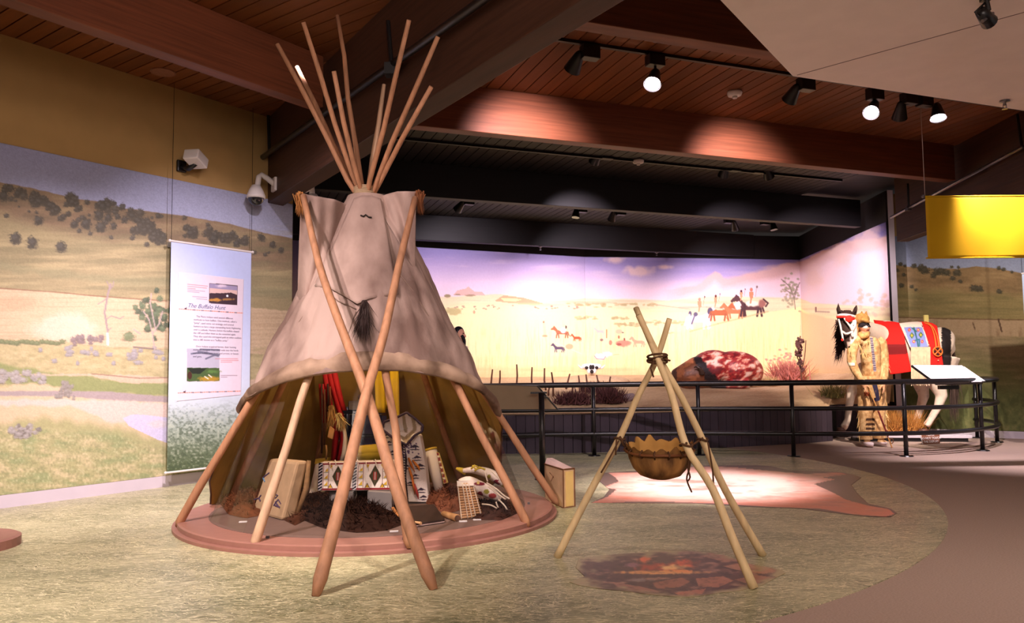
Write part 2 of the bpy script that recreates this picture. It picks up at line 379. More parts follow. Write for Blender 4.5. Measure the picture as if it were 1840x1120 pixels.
beam('ceiling_beam', TN(1.5, 4.93, 0)[:2], TN(9, 4.93, 0)[:2], ZB, ZC, .15, BEAMW, 'dark timber cross beam nearest the white soffit at the top')
lb = np.array([-2.085, 6.554]) - nW[:2] * .075
beam('ceiling_beam', lb - dW[:2] * 4.5, lb + dW[:2] * .62, 3.56, ZC, .15, BEAMW, 'timber beam over the left wall running into the hip beam')
beam('ceiling_beam', TN(-.3, 10.58, 0)[:2], TN(10.4, 10.58, 0)[:2], ZB, ZC, .15, BLACKW, 'black painted beam nearer the tipi over the diorama')
beam('ceiling_beam', TN(-.3, 14.03, 0)[:2], TN(10.8, 14.03, 0)[:2], ZB, ZC, .15, BLACKW, 'black painted beam just above the painted backdrop')
beam('ceiling_beam', (6.06, 11.95), (5.95, 6.6), ZH, ZC, .18, HIPW, 'deep dark timber hip beam behind the yellow banner')
# ------------------------------------------------------------------ walls
pe = W0 + dW * 2.99; ps = W0 - dW * 7
n0 = -nW * .12
MB().hexa([ps, pe, pe + n0, ps + n0], [p + np.array([0, 0, ZC]) for p in (ps, pe, pe + n0, ps + n0)]).build('wall_left', KHAKI, label='khaki painted wall behind the prairie mural on the left', cat='wall', kind='structure')
q0 = nW * .012
MB().hexa([ps, pe, pe + q0, ps + q0], [p + np.array([0, 0, .112]) for p in (ps, pe, pe + q0, ps + q0)]).build('baseboard_left', LAVENDER, label='pale lavender baseboard under the left mural', cat='baseboard', kind='structure')
pr0, pr1 = np.array([6.30, 13.16, 0]), np.array([9.4, 10.76, 0]); dr = (pr1 - pr0) / np.linalg.norm(pr1 - pr0); nr = np.array([dr[1], -dr[0], 0])
b0 = -nr * .12
MB().hexa([pr0, pr1, pr1 + b0, pr0 + b0], [p + np.array([0, 0, ZC]) for p in (pr0, pr1, pr1 + b0, pr0 + b0)]).build('wall_right', KHAKI, label='khaki painted wall behind the prairie mural on the right', cat='wall', kind='structure')
MB().hexa([pr0, pr1, pr1 + nr * .012, pr0 + nr * .012], [p + np.array([0, 0, .11]) for p in (pr0, pr1, pr1 + nr * .012, pr0 + nr * .012)]).build('baseboard_right', LAVENDER, label='pale baseboard under the right mural', cat='baseboard', kind='structure')
# diorama shell
D = [np.array([-4.6, 13.6, 0]), np.array([1.541, 16.3, 0]), np.array([6.376, 17.1, 0]), np.array([6.224, 12.78, 0])]
sh = MB()
for a, b in zip(D[:-1], D[1:]):
    n_ = np.array([-(b - a)[1], (b - a)[0], 0]); n_ /= np.linalg.norm(n_); sh.hexa([a, b, b + n_ * .08, a + n_ * .08], [p + np.array([0, 0, ZC]) for p in (a, b, b + n_ * .08, a + n_ * .08)])
sh.build('wall_back', BLACKW, label='black wall carrying the painted diorama backdrop', cat='wall', kind='structure')
MB().hexa([pe - nW * .12, np.array([-4.6, 13.6, 0]), np.array([-4.7, 13.6, 0]), pe - nW * .22], [p + np.array([0, 0, ZC]) for p in (pe - nW * .12, np.array([-4.6, 13.6, 0]), np.array([-4.7, 13.6, 0]), pe - nW * .22)]).build('wall_side', BLACKW, label='black side wall of the diorama behind the tipi', cat='wall', kind='structure')
pc = np.array([6.22, 12.70, 0]); px_, py_ = np.array([.10, .015, 0]), np.array([.06, .13, 0])
MB().hexa([pc, pc + px_, pc + px_ + py_, pc + py_], [p + np.array([0, 0, 4.04]) for p in (pc, pc + px_, pc + px_ + py_, pc + py_)]).build('trim_1', LAVENDER, label='pale lavender end post of the diorama wall', cat='post', kind='structure')
# white soffit
so = [np.array([2.047, 5.49]), np.array([2.047, 5.49]) + aB[:2] * 8, np.array([9, -1.0]), np.array([2.047, 5.49]) - dW[:2] * 6]
seam = Zp(1775, 40, 3.2)[:2]; sd = (seam - so[0]) / np.linalg.norm(seam - so[0])
sf = MB().hexa([np.r_[p, 3.2] for p in so], [np.r_[p, 3.36] for p in so]).build('ceiling_soffit', WHITEP, label='off white dropped soffit at the upper right', cat='soffit', kind='structure')
e = sd * 6; nn = np.array([-sd[1], sd[0]]) * .004
MB().hexa([np.r_[so[0] + sd * .03 - nn, 3.1985], np.r_[so[0] + e - nn, 3.1985], np.r_[so[0] + e + nn, 3.1985], np.r_[so[0] + sd * .03 + nn, 3.1985]], [np.r_[so[0] + sd * .03 - nn, 3.2], np.r_[so[0] + e - nn, 3.2], np.r_[so[0] + e + nn, 3.2], np.r_[so[0] + sd * .03 + nn, 3.2]]).build('mitre_seam', mat('seam_grey', (120, 105, 100), .8), sf)
# ------------------------------------------------------------------ floor prints
def node_grass():
    m = bpy.data.materials.new('grass_print'); m.use_nodes = True; nt = m.node_tree; b = nt.nodes['Principled BSDF']
    b.inputs['Roughness'].default_value = .38; b.inputs['Specular IOR Level'].default_value = .35
    tc = nt.nodes.new('ShaderNodeTexCoord'); L = nt.links.new
    def noise(sc_, st, rot, det=4, dist=.0, rough=.55):
        mp = nt.nodes.new('ShaderNodeMapping'); mp.inputs['Scale'].default_value = st; mp.inputs['Rotation'].default_value = (0, 0, rot)
        n = nt.nodes.new('ShaderNodeTexNoise'); n.inputs['Scale'].default_value = sc_; n.inputs['Detail'].default_value = det; n.inputs['Distortion'].default_value = dist; n.inputs['Roughness'].default_value = rough
        L(wv.outputs[0], mp.inputs[0]); L(mp.outputs[0], n.inputs['Vector']); return n.outputs['Fac']
    wn = nt.nodes.new('ShaderNodeTexNoise'); wn.inputs['Scale'].default_value = 2.2; wn.inputs['Detail'].default_value = 3; L(tc.outputs['Object'], wn.inputs['Vector'])
    ws = nt.nodes.new('ShaderNodeVectorMath'); ws.operation = 'SCALE'; ws.inputs['Scale'].default_value = .3; L(wn.outputs['Color'], ws.inputs[0])
    wv = nt.nodes.new('ShaderNodeVectorMath'); wv.operation = 'ADD'; L(tc.outputs['Object'], wv.inputs[0]); L(ws.outputs[0], wv.inputs[1])
    def ramp(f, stops):
        r = nt.nodes.new('ShaderNodeValToRGB'); L(f, r.inputs[0]); e = r.color_ramp.elements
        e[0].position, e[0].color = stops[0][0], rgba(stops[0][1]); e[1].position, e[1].color = stops[-1][0], rgba(stops[-1][1])
        for p_, c_ in stops[1:-1]: x = e.new(p_); x.color = rgba(c_)
        return r.outputs[0]
    def mixc(f, a, c, mode='MIX'):
        x = nt.nodes.new('ShaderNodeMix'); x.data_type = 'RGBA'; x.blend_type = mode
        if isinstance(f, float): x.inputs[0].default_value = f
        else: L(f, x.inputs[0])
        L(a, x.inputs[6]); L(c, x.inputs[7]); return x.outputs[2]
    base = ramp(noise(1.6, (1, 2.6, 1), .12, 5), [(.3, (78, 84, 54)), (.48, (130, 130, 86)), (.66, (180, 172, 126))])
    st1 = ramp(noise(22, (.8, 9, 1), .15, 6, .25, .8), [(.36, (56, 58, 36)), (.5, (146, 138, 98)), (.6, (244, 232, 192))])
    st2 = ramp(noise(26, (.8, 9, 1), -.6, 6, .25, .8), [(.38, (64, 74, 46)), (.52, (150, 142, 102)), (.62, (246, 234, 194))])
    k = noise(6, (1, 1.4, 1), .8, 4)
    kr = nt.nodes.new('ShaderNodeMapRange'); kr.inputs[1].default_value = .4; kr.inputs[2].default_value = .6; L(k, kr.inputs[0])
    strk = mixc(kr.outputs[0], st1, st2)
    c = mixc(.68, base, strk)
    gm = ramp(noise(2.0, (1, 1.8, 1), .3, 5), [(.44, (0, 0, 0)), (.64, (190, 190, 190))])
    gc = nt.nodes.new('ShaderNodeRGB'); gc.outputs[0].default_value = rgba((72, 82, 50))
    c = mixc(gm, c, gc.outputs[0])
    def strands(sc_, st, rot, wd):
        f = noise(sc_, st, rot, 1.5, .1, .5); a = nt.nodes.new('ShaderNodeMath'); a.operation = 'SUBTRACT'; a.inputs[1].default_value = .5; L(f, a.inputs[0])
        b2 = nt.nodes.new('ShaderNodeMath'); b2.operation = 'ABSOLUTE'; L(a.outputs[0], b2.inputs[0])
        r2 = nt.nodes.new('ShaderNodeMapRange'); r2.inputs[1].default_value = wd; r2.inputs[2].default_value = 0.0; r2.inputs[3].default_value = 0; r2.inputs[4].default_value = .75; L(b2.outputs[0], r2.inputs[0]); return r2.outputs[0]
    straw = nt.nodes.new('ShaderNodeRGB'); straw.outputs[0].default_value = rgba((226, 214, 172)); dk = nt.nodes.new('ShaderNodeRGB'); dk.outputs[0].default_value = rgba((62, 64, 40))
    c = mixc(strands(8, (1, 5, 1), .5, .022), c, dk.outputs[0])
    for sc_, st, rot, wd in ((7, (1, 5, 1), .1, .016), (9, (1, 5, 1), -.5, .014), (8, (1, 4, 1), .9, .012), (11, (1, 5, 1), -.15, .014)): c = mixc(strands(sc_, st, rot, wd), c, straw.outputs[0])
    hs = nt.nodes.new('ShaderNodeHueSaturation'); hs.inputs['Saturation'].default_value = .92; hs.inputs['Value'].default_value = 1.12; L(c, hs.inputs['Color']); L(hs.outputs[0], b.inputs['Base Color']); return m
GC, GR = np.array([-1.943, 8.249]), 5.668
tq = np.linspace(0, 2 * math.pi, 181)[:-1]; ring = [np.array([GC[0] + GR * math.cos(a), GC[1] + GR * math.sin(a), 0]) for a in tq]
ring = [p for p in ring if (p - W0) @ nW > .0]      # the disc is cut off along the left wall
cn = (GC - W0[:2]) @ nW[:2]; foot = GC - nW[:2] * cn; hf_ = math.sqrt(GR ** 2 - cn ** 2)
ring += [np.r_[foot + dW[:2] * hf_, 0], np.r_[foot - dW[:2] * hf_, 0]]
ring = sorted(ring, key=lambda p: math.atan2(p[1] - 7.0, p[0] - 0.5))
MB().add([p + np.array([0, 0, .004]) for p in ring] + [p for p in ring], [tuple(range(len(ring)))] + [(i, len(ring) + i, len(ring) + (i + 1) % len(ring), (i + 1) % len(ring)) for i in range(len(ring))]).build('floor_print', node_grass(), label='round floor print of trampled straw and green grass', cat='floor print', kind='structure')
# --- hide print and fire print: flat pictures on the floor
def floor_pic(name, pts, paint, z, nu, nv, **kw):
    xs, ys = zip(*pts); P = np.zeros((nv, nu, 3)); X = np.zeros((nv, nu)); Y = np.zeros((nv, nu))
    pl = np.asarray(pts, float)
    for i in range(nv):
        y = min(ys) + (max(ys) - min(ys)) * (i + .5) / nv; cr_ = []
        for k in range(len(pts)):
            x1, y1 = pts[k]; x2, y2 = pts[(k + 1) % len(pts)]
            if (y1 > y) != (y2 > y): cr_.append(x1 + (y - y1) * (x2 - x1) / (y2 - y1))
        a, b = min(cr_), max(cr_)
        for j in range(nu):
            X[i, j] = a + (b - a) * j / (nu - 1); Y[i, j] = y; P[i, j] = Zp(X[i, j], y, z)
    pn = Paint(X, Y); paint(pn); return colormesh(name, P, pn.C, paintmat('floor_vinyl', .35, .05, 40, spec=.35), back=.0015, d=(0, 0, -1), **kw)
def p_hide(p):
    p.fill((98, 74, 66))
    hide = [(1062, 904), (1092, 893), (1108, 880), (1085, 876), (1112, 866), (1106, 858), (1092, 850), (1150, 849), (1200, 842), (1260, 838), (1320, 840), (1400, 848), (1450, 852), (1510, 849), (1520, 853), (1480, 858), (1500, 862), (1462, 870), (1490, 882), (1520, 898), (1560, 909), (1597, 915), (1607, 924), (1590, 929), (1530, 924), (1470, 914), (1400, 912), (1300, 906), (1200, 902), (1130, 902), (1080, 905)]
    p.poly(hide, (214, 118, 92))
    s = (np.abs(p.C[..., 0] - 214 / 255) < .01)
    n = fbm(p.X / 45, p.Y / 3.2, 4, 4); cen = np.clip(1.25 - np.hypot((p.X - 1290) / 230, (p.Y - 872) / 34), 0, 1)
    m = np.clip(cen * 1.5 + (n - .5) * 1.1, 0, 1) * s; p.mix(m, (236, 204, 186))
    p.mix(np.clip((n - .58) * 6, 0, 1) * s * .5, (176, 84, 66))
PH = [(1060, 905), (1085, 893), (1095, 880), (1078, 866), (1080, 850), (1150, 846), (1230, 839), (1290, 836), (1350, 836), (1385, 838), (1420, 846), (1500, 848), (1530, 852), (1548, 858), (1530, 872), (1540, 886), (1560, 905), (1600, 914), (1612, 922), (1600, 930), (1560, 929), (1500, 922), (1440, 914), (1350, 911), (1250, 905), (1150, 903), (1090, 905)]
floor_pic('hide_print', PH, p_hide, .0062, 220, 70, label='floor print of a pink stretched raw hide with a dark shadow', cat='floor print')
def p_fire(p):
    p.fill((90, 62, 58)); r_ = np.hypot((p.X - 1215) / 196, (p.Y - 1031) / 43)
    n = fbm(p.X / 26, p.Y / 4, 8, 5); p.mix(np.clip((n - .5) * 5, 0, 1) * .8, (150, 108, 92)); p.mix(np.clip((n - .62) * 9, 0, 1) * .7, (186, 142, 120))
    n2 = fbm(p.X / 15, p.Y / 5, 18, 4); p.mix(np.clip((.46 - n2) * 6, 0, 1) * .9, (70, 48, 46))
    LOG = (176, 126, 102)
    for q, c in [([(1262, 1000), (1280, 992), (1330, 1000), (1345, 1008), (1300, 1010)], LOG), ([(1300, 1018), (1350, 1008), (1400, 1026), (1372, 1032), (1330, 1026)], (190, 134, 102)), ([(1320, 1042), (1360, 1034), (1390, 1038), (1352, 1052)], (170, 116, 92)), ([(1250, 1040), (1300, 1036), (1318, 1044), (1290, 1056), (1255, 1054)], (180, 116, 90)), ([(1172, 1048), (1225, 1038), (1240, 1046), (1220, 1056), (1180, 1058)], (166, 106, 84)), ([(1100, 1046), (1150, 1054), (1182, 1062), (1150, 1064), (1110, 1056)], (170, 118, 100)), ([(1212, 1066), (1250, 1060), (1268, 1058), (1262, 1068), (1225, 1072)], (188, 118, 92)), ([(1162, 990), (1225, 988), (1262, 994), (1220, 998)], (150, 110, 100)), ([(1024, 1046), (1052, 1042), (1060, 1048), (1040, 1052)], (186, 128, 116)), ([(1264, 1028), (1284, 1012), (1292, 1014), (1276, 1030)], (164, 118, 100))]:
        p.poly(q, c, .9)
    for x, y, rx, ry, c in [(1158, 1005, 11, 6, (232, 112, 66)), (1190, 1020, 44, 7, (178, 70, 44)), (1228, 1013, 24, 8, (214, 92, 54)), (1185, 1029, 70, 3, (240, 170, 100)), (1212, 1020, 24, 4, (250, 200, 130)), (1222, 1026, 20, 3, (240, 150, 80)), (1136, 1016, 12, 4, (150, 100, 110)), (1146, 1043, 20, 3, (150, 130, 126))]:
        p.ell(x, y, rx, ry, c, .7, .6, 7, .95)
    p.mix(np.clip((fbm(p.X / 9, p.Y / 3, 28, 3) - .55) * 5, 0, 1) * .35, (64, 44, 42))
    e = np.clip((r_ - .76 + (fbm(p.X / 22, p.Y / 6, 38, 4) - .5) * .5) * 5, 0, 1); p.mix(e, (166, 152, 114))
PF = [(1022, 1046), (1050, 1036), (1034, 1020), (1040, 1003), (1110, 996), (1165, 992), (1165, 988), (1225, 988), (1280, 994), (1310, 1000), (1340, 1012), (1405, 1024), (1412, 1030), (1395, 1038), (1370, 1052), (1330, 1062), (1290, 1066), (1240, 1074), (1180, 1070), (1120, 1062), (1075, 1058), (1040, 1052)]
floor_pic('fire_print', PF, p_fire, .0062, 260, 90, label='floor print of a smouldering campfire with orange flames under the tripod', cat='floor print')
# ------------------------------------------------------------------ murals (flat prints and paintings on the walls)
MURAL = paintmat('mural_print', .75, .03, 30, spec=.12)
def mural(name, c00, c10, z0, z1, nu, nv, fn, back=.006, **kw):
    a = np.array([c00[0], c00[1], z1]); b = np.array([c10[0], c10[1], z1]); c = np.array([c00[0], c00[1], z0])
    P = planar(a, b, c, nu, nv); X, Y = proj(P); p = Paint(X, Y); fn(p); return colormesh(name, P, p.C, MURAL, back=back, **kw)
def bush(p, x, y, r, c=(98, 90, 72), ry=None, seed=0):
    ry = ry or r * .9; p.ell(x, y + ry * .75, r * 1.1, ry * .35, (92, 84, 62), .5, .3, 4, .5, seed); c = tuple(k * .86 + 8 for k in c); p.ell(x, y, r, ry, c, .4, .6, max(1.3, r * .25), .92, seed)
    p.ell(x - r * .2, y - ry * .3, r * .5, ry * .4, tuple(min(255, k + 22) for k in c), .6, .6, max(1.5, r * .3), .6, seed + 3)
def p_left(p):
    p.vgrad([(240, (138, 142, 190)), (330, (150, 158, 200)), (420, (160, 170, 206))])
    sky = [(-400, 262), (0, 327), (60, 339), (135, 357), (180, 363), (228, 375), (287, 382), (349, 391), (410, 402), (460, 415), (530, 430)]
    p.below(sky, (138, 112, 78), 1.5, 1.2, 14)
    n = fbm(p.X / 60, p.Y / 14, 2, 5); m = np.clip((p.Y - np.interp(p.X, *zip(*sky))) / 3, 0, 1)
    p.mix(m * np.clip((n - .5) * 5, 0, 1) * .6, (112, 96, 66)); p.mix(m * np.clip((.46 - n) * 5, 0, 1) * .55, (170, 148, 96))
    p.below([(-400, 350), (0, 388), (60, 400), (130, 420), (200, 432), (260, 428), (330, 448), (420, 470), (530, 490)], (160, 146, 94), 22, 7, 40, .85, 9)
    n = fbm(p.X / 90 + p.Y / 60, p.Y / 7, 12, 5); m = np.clip((p.Y - 400) / 40, 0, 1) * np.clip((545 - p.Y) / 10, 0, 1)
    p.mix(m * np.clip((n - .5) * 6, 0, 1) * .5, (124, 118, 76)); p.mix(m * np.clip((.45 - n) * 6, 0, 1) * .5, (192, 172, 112))
    p.band([(-400, 440), (0, 470), (150, 492), (300, 500), (530, 520)], [(-400, 460), (0, 486), (150, 506), (300, 516), (530, 535)], (136, 134, 88), 8, 6, 30, .5)
    for i in range(46):
        x = float(rng.uniform(-60, 525)); b_ = np.interp(x, *zip(*sky)); y = b_ + float(rng.uniform(3, 60)); bush(p, x, y, float(rng.uniform(2, 6)), (82, 78, 62), seed=i)
    for a, b_, k in [((55, 350), (118, 392), 30), ((118, 352), (140, 372), 12), ((180, 362), (240, 388), 16), ((235, 380), (300, 440), 34), ((240, 412), (300, 436), 12), ((10, 338), (45, 350), 8), ((330, 400), (350, 430), 14), ((370, 412), (450, 440), 26)]:
        for i in range(k):
            t = float(rng.random()); x = a[0] + (b_[0] - a[0]) * t + float(rng.normal()) * 5; y = a[1] + (b_[1] - a[1]) * t + float(rng.normal()) * 5; bush(p, x, y, float(rng.uniform(4, 8)), (78, 74, 58), seed=i)
    for x, y, r in [(7, 352, 9), (69, 396, 8), (28, 428, 10), (58, 436, 10), (110, 444, 9), (178, 387, 9), (195, 391, 7), (211, 389, 5), (224, 395, 6), (181, 408, 9), (204, 406, 6), (155, 402, 9), (134, 403, 7), (185, 372, 7), (220, 372, 6), (284, 388, 5), (385, 430, 8), (425, 438, 6), (490, 440, 6), (505, 450, 5), (468, 425, 5)]: bush(p, x, y, r, (72, 70, 56), r * 1.05, int(x))
    p.band([(-400, 505), (0, 519), (100, 526), (170, 533), (250, 538), (320, 542), (530, 560)], [(-400, 600), (0, 610), (100, 616), (200, 624), (300, 628), (530, 640)], (204, 174, 128), 2, 1.5, 9)
    m = np.clip((p.Y - np.interp(p.X, [0, 530], [519, 560])), 0, 1) * (p.Y < np.interp(p.X, [0, 530], [612, 640]))
    n = fbm(p.X / 120, p.Y / 2.6, 22, 4); p.mix(m * np.clip((n - .5) * 5, 0, 1) * .35, (176, 142, 100))
    p.line([(-200, 508), (0, 518), (100, 525), (170, 532), (250, 538), (300, 541)], 2.0, (142, 96, 66), .8)
    p.ell(118, 590, 62, 24, (220, 192, 160), .5, .35, 18, .8); p.ell(30, 545, 40, 12, (186, 150, 104), .7, .3, 10, .5)
    p.below([(-400, 604), (0, 612), (60, 611), (130, 618), (200, 624), (300, 630), (530, 640)], (182, 166, 108), 4, 3, 10)
    n = fbm(p.X / 14, p.Y / 5, 31, 4); m = np.clip((p.Y - 620) / 8, 0, 1); p.mix(m * np.clip((n - .5) * 4, 0, 1) * .45, (150, 142, 84)); p.mix(m * np.clip((.45 - n) * 4, 0, 1) * .4, (214, 190, 136))
    for x in range(0, 110, 9): bush(p, x + 4, 614 + (x % 4), 6, (112, 126, 72), 4, x)
    for i in range(26): bush(p, float(rng.uniform(60, 300)), float(rng.uniform(622, 655)), float(rng.uniform(3, 8)), (158, 152, 150), 4, i)
    for i in range(14): bush(p, float(rng.uniform(130, 185)), float(rng.uniform(606, 618)), float(rng.uniform(3, 7)), (134, 112, 108), 5, i)
    bush(p, 231, 605, 11, (108, 128, 76), 8, 2)
    p.band([(-100, 640), (0, 652), (80, 668), (150, 676), (300, 690), (530, 700)], [(-100, 680), (0, 688), (80, 694), (150, 706), (300, 712), (530, 718)], (128, 142, 72), 6, 6, 16, .85)
    p.band([(165, 672), (230, 674), (300, 679), (530, 684)], [(165, 676), (230, 690), (300, 688), (530, 694)], (206, 172, 138), 2, 2, 8, .9); p.line([(165, 672), (210, 676), (250, 680), (300, 679)], 2, (142, 104, 80), .8)
    for i in range(30): bush(p, float(rng.uniform(-20, 80)), float(rng.uniform(668, 688)), float(rng.uniform(4, 9)), (170, 162, 154), 5, i)
    p.below([(-300, 690), (0, 694), (60, 690), (120, 698), (125, 704), (320, 720), (530, 724)], (206, 178, 132), 5, 4, 14)
    p.band([(118, 703), (200, 704), (310, 714), (530, 716)], [(118, 712), (200, 720), (310, 724), (530, 726)], (160, 142, 138), 2, 1, 10)
    p.band([(128, 718), (200, 720), (310, 724), (530, 726)], [(128, 730), (200, 760), (250, 760), (310, 800), (530, 810)], (214, 184, 166), 5, 4, 12)
    p.below([(-300, 750), (0, 758), (80, 752), (140, 760), (215, 766), (250, 782), (310, 800), (530, 812)], (164, 160, 98), 16, 8, 20)
    p.poly([(221, 752), (238, 745), (262, 746), (312, 752), (312, 800), (282, 790), (255, 777), (232, 766)], (188, 182, 214)); p.ell(284, 762, 16, 7, (206, 190, 176), .8, .3, 6, .6)
    n = fbm(p.X / 26, p.Y / 9, 41, 5); n2 = fbm(p.X / 3, p.Y / 4, 44, 3); m = np.clip((p.Y - np.interp(p.X, [-300, 0, 215, 250, 310, 530], [756, 762, 774, 790, 806, 816])) / 12, 0, 1)
    p.mix(m * np.clip((n - .5) * 5, 0, 1) * .7, (132, 150, 88)); p.mix(m * np.clip((.46 - n) * 5, 0, 1) * .7, (204, 182, 128)); p.mix(m * np.clip((n2 - .55) * 5, 0, 1) * .4, (112, 122, 72)); p.mix(m * np.clip((.42 - n2) * 5, 0, 1) * .4, (220, 208, 156))
    for i in range(40): bush(p, float(rng.normal(42, 12)), float(rng.normal(776, 5)), float(rng.uniform(3, 6)), (164, 156, 148) if i % 3 else (124, 116, 108), 4, i)
    for i in range(26): bush(p, float(rng.normal(118, 7)), float(rng.uniform(686, 716)), float(rng.uniform(2, 4)), (150, 140, 128), 4, i)
    for l in [[(194, 619), (193, 592), (188, 562), (194, 528), (199, 511)], [(191, 574), (200, 568), (216, 573), (222, 569)], [(194, 534), (186, 541), (176, 547)], [(196, 522), (203, 514), (204, 506)], [(197, 516), (192, 506)], [(193, 596), (199, 590)]]:
        p.line(l, 3.4 if len(l) == 5 else 1.7, (150, 128, 122))
    p.line([(194, 619), (193, 600)], 4.5, (214, 196, 190))
    for i in range(60): bush(p, float(rng.normal(277, 13)), float(rng.normal(566, 18)), float(rng.uniform(3, 7)), (96, 118, 74) if i % 2 else (70, 88, 58), 5, i)
    for l in [[(278, 628), (274, 600), (268, 575), (258, 560)], [(274, 600), (286, 582), (292, 560)], [(252, 600), (240, 592)], [(280, 595), (270, 545), (272, 528)]]: p.line(l, 2.6, (176, 152, 140), .85)
    p.line([(240, 624), (275, 627)], 3, (112, 96, 88), .8)
    p.grain(.07, 1.6, 1.6, 77, 2); g_ = p.C.mean(-1, keepdims=True); p.C = (g_ + (p.C - g_) * .78) * .88 + .12 * np.array((.80, .72, .74))
ml0, ml1 = W0 - dW * 1.6 + nW * .008, W0 + dW * 2.985 + nW * .008
mural('prairie_mural', ml0, ml1, .112, 3.095, 560, 520, p_left, d=tuple(-nW), label='large photo mural of dry prairie hills and a creek on the left wall', cat='mural')
def p_right(p):
    p.vgrad([(420, (118, 126, 150)), (485, (150, 158, 178))])
    sky = [(1590, 474), (1640, 480), (1680, 483), (1720, 483), (1752, 479), (1790, 482), (1840, 492), (1950, 506)]
    p.below(sky, (142, 116, 80), 1.2, 1, 10)
    n = fbm(p.X / 30 - p.Y / 40, p.Y / 9, 3, 5); m = np.clip(p.Y - np.interp(p.X, *zip(*sky)), 0, 1)
    p.mix(m * np.clip((n - .5) * 5, 0, 1) * .5, (116, 96, 66)); p.mix(m * np.clip((.46 - n) * 5, 0, 1) * .5, (168, 142, 98))
    p.below([(1590, 512), (1650, 522), (1700, 520), (1760, 528), (1840, 530), (1950, 534)], (140, 124, 80), 14, 4, 20); n = fbm(p.X / 60, p.Y / 5, 13, 5); m = np.clip((p.Y - 515) / 20, 0, 1) * (p.Y < 575)
    p.mix(m * np.clip((n - .5) * 5, 0, 1) * .5, (112, 102, 66)); p.mix(m * np.clip((.46 - n) * 5, 0, 1) * .5, (162, 140, 94))
    for x, y, r in [(1618, 475, 4), (1626, 478, 3), (1642, 478, 5), (1656, 482, 8), (1662, 486, 8), (1684, 488, 8), (1692, 488, 8), (1677, 496, 5), (1720, 490, 7), (1702, 491, 6), (1712, 500, 5), (1726, 506, 4), (1612, 486, 4), (1624, 494, 4), (1638, 515, 4), (1646, 521, 3), (1620, 513, 5), (1750, 518, 7), (1760, 519, 7), (1796, 524, 5), (1795, 482, 4), (1803, 484, 4), (1818, 489, 3), (1710, 480, 3), (1722, 480, 3)]: bush(p, x, y, r, (76, 70, 52), r * .8, int(x))
    p.band([(1590, 570), (1700, 574), (1840, 576), (1950, 578)], [(1590, 606), (1700, 606), (1840, 606), (1950, 606)], (172, 146, 112), 2, 1.5, 8); n = fbm(p.X / 8, p.Y / 40, 14, 4); m = (p.Y > 574) * (p.Y < 606)
    p.mix(m * np.clip((n - .56) * 6, 0, 1) * .5, (128, 100, 72)); p.line([(1600, 570), (1700, 573), (1840, 575)], 2, (112, 84, 60), .8); p.line([(1794, 574), (1800, 596)], 3, (88, 66, 50)); p.line([(1748, 580), (1752, 592)], 2, (100, 76, 56))
    p.below([(1590, 604), (1950, 606)], (150, 130, 96), 4, 2, 14); p.below([(1590, 660), (1720, 640), (1840, 660), (1950, 660)], (122, 118, 76), 40, 5, 20)
    n = fbm(p.X / 40, p.Y / 5, 24, 5); m = p.Y > 606; p.mix(m * np.clip((n - .5) * 5, 0, 1) * .4, (112, 104, 70)); p.mix(m * np.clip((.46 - n) * 5, 0, 1) * .4, (172, 150, 110))
    p.below([(1590, 700), (1700, 694), (1840, 700), (1950, 700)], (104, 108, 66), 24, 6, 18); n = fbm(p.X / 8, p.Y / 8, 34, 4); m = np.clip((p.Y - 700) / 20, 0, 1); p.mix(m * np.clip((n - .5) * 5, 0, 1) * .5, (76, 82, 50)); p.mix(m * np.clip((.44 - n) * 5, 0, 1) * .5, (142, 132, 88))
    p.grain(.06, 1.6, 1.6, 79, 2)
mural('prairie_mural', pr0 + nr * .008, pr1 + nr * .008, .11, 3.32, 330, 330, p_right, d=tuple(-nr), label='photo mural of brown prairie hills behind the horse on the right', cat='mural')
# --- painted backdrop of the diorama
def dobbin(p, x, y, s, c, legs=None, f=-1, patch=None):
    X = lambda a: x + f * a * s
    body = [(X(-9), y - 9 * s), (X(-5), y - 11 * s), (X(2), y - 10.5 * s), (X(7), y - 12 * s), (X(11), y - 17 * s), (X(13), y - 18.5 * s), (X(14), y - 17 * s), (X(18), y - 13 * s), (X(17), y - 11.5 * s), (X(13), y - 12.5 * s), (X(10), y - 9 * s), (X(8), y - 5 * s), (X(-3), y - 5 * s), (X(-8), y - 5 * s)]
    p.poly(body, c); lc = legs or c
    for a, b in ((-8, -9), (-6, -5), (6, 5), (8, 9)): p.line([(X(a), y - 6 * s), (X(b), y)], 1.9 * s, lc)
    p.line([(X(-9), y - 9 * s), (X(-11), y - 3 * s)], 1.6 * s, lc)
    if patch: p.ell(X(0), y - 8 * s, 4 * s, 2.6 * s, patch, .3, .3, 3)
def rider(p, x, y, s, c=(196, 130, 96), hair=(72, 48, 44)):
    p.poly([(x - 2 * s, y), (x - 2.6 * s, y - 8 * s), (x + 2.4 * s, y - 8 * s), (x + 2.4 * s, y)], c); p.line([(x, y), (x - s, y + 6 * s)], 2 * s, c)
    p.ell(x, y - 10.5 * s, 1.9 * s, 2.4 * s, hair); p.line([(x + 5 * s, y - 2 * s), (x + 7 * s, y - 15 * s)], .7, (120, 100, 96), .8); p.ell(x + 7 * s, y - 14 * s, 1.1 * s, 1.6 * s, (120, 100, 100))
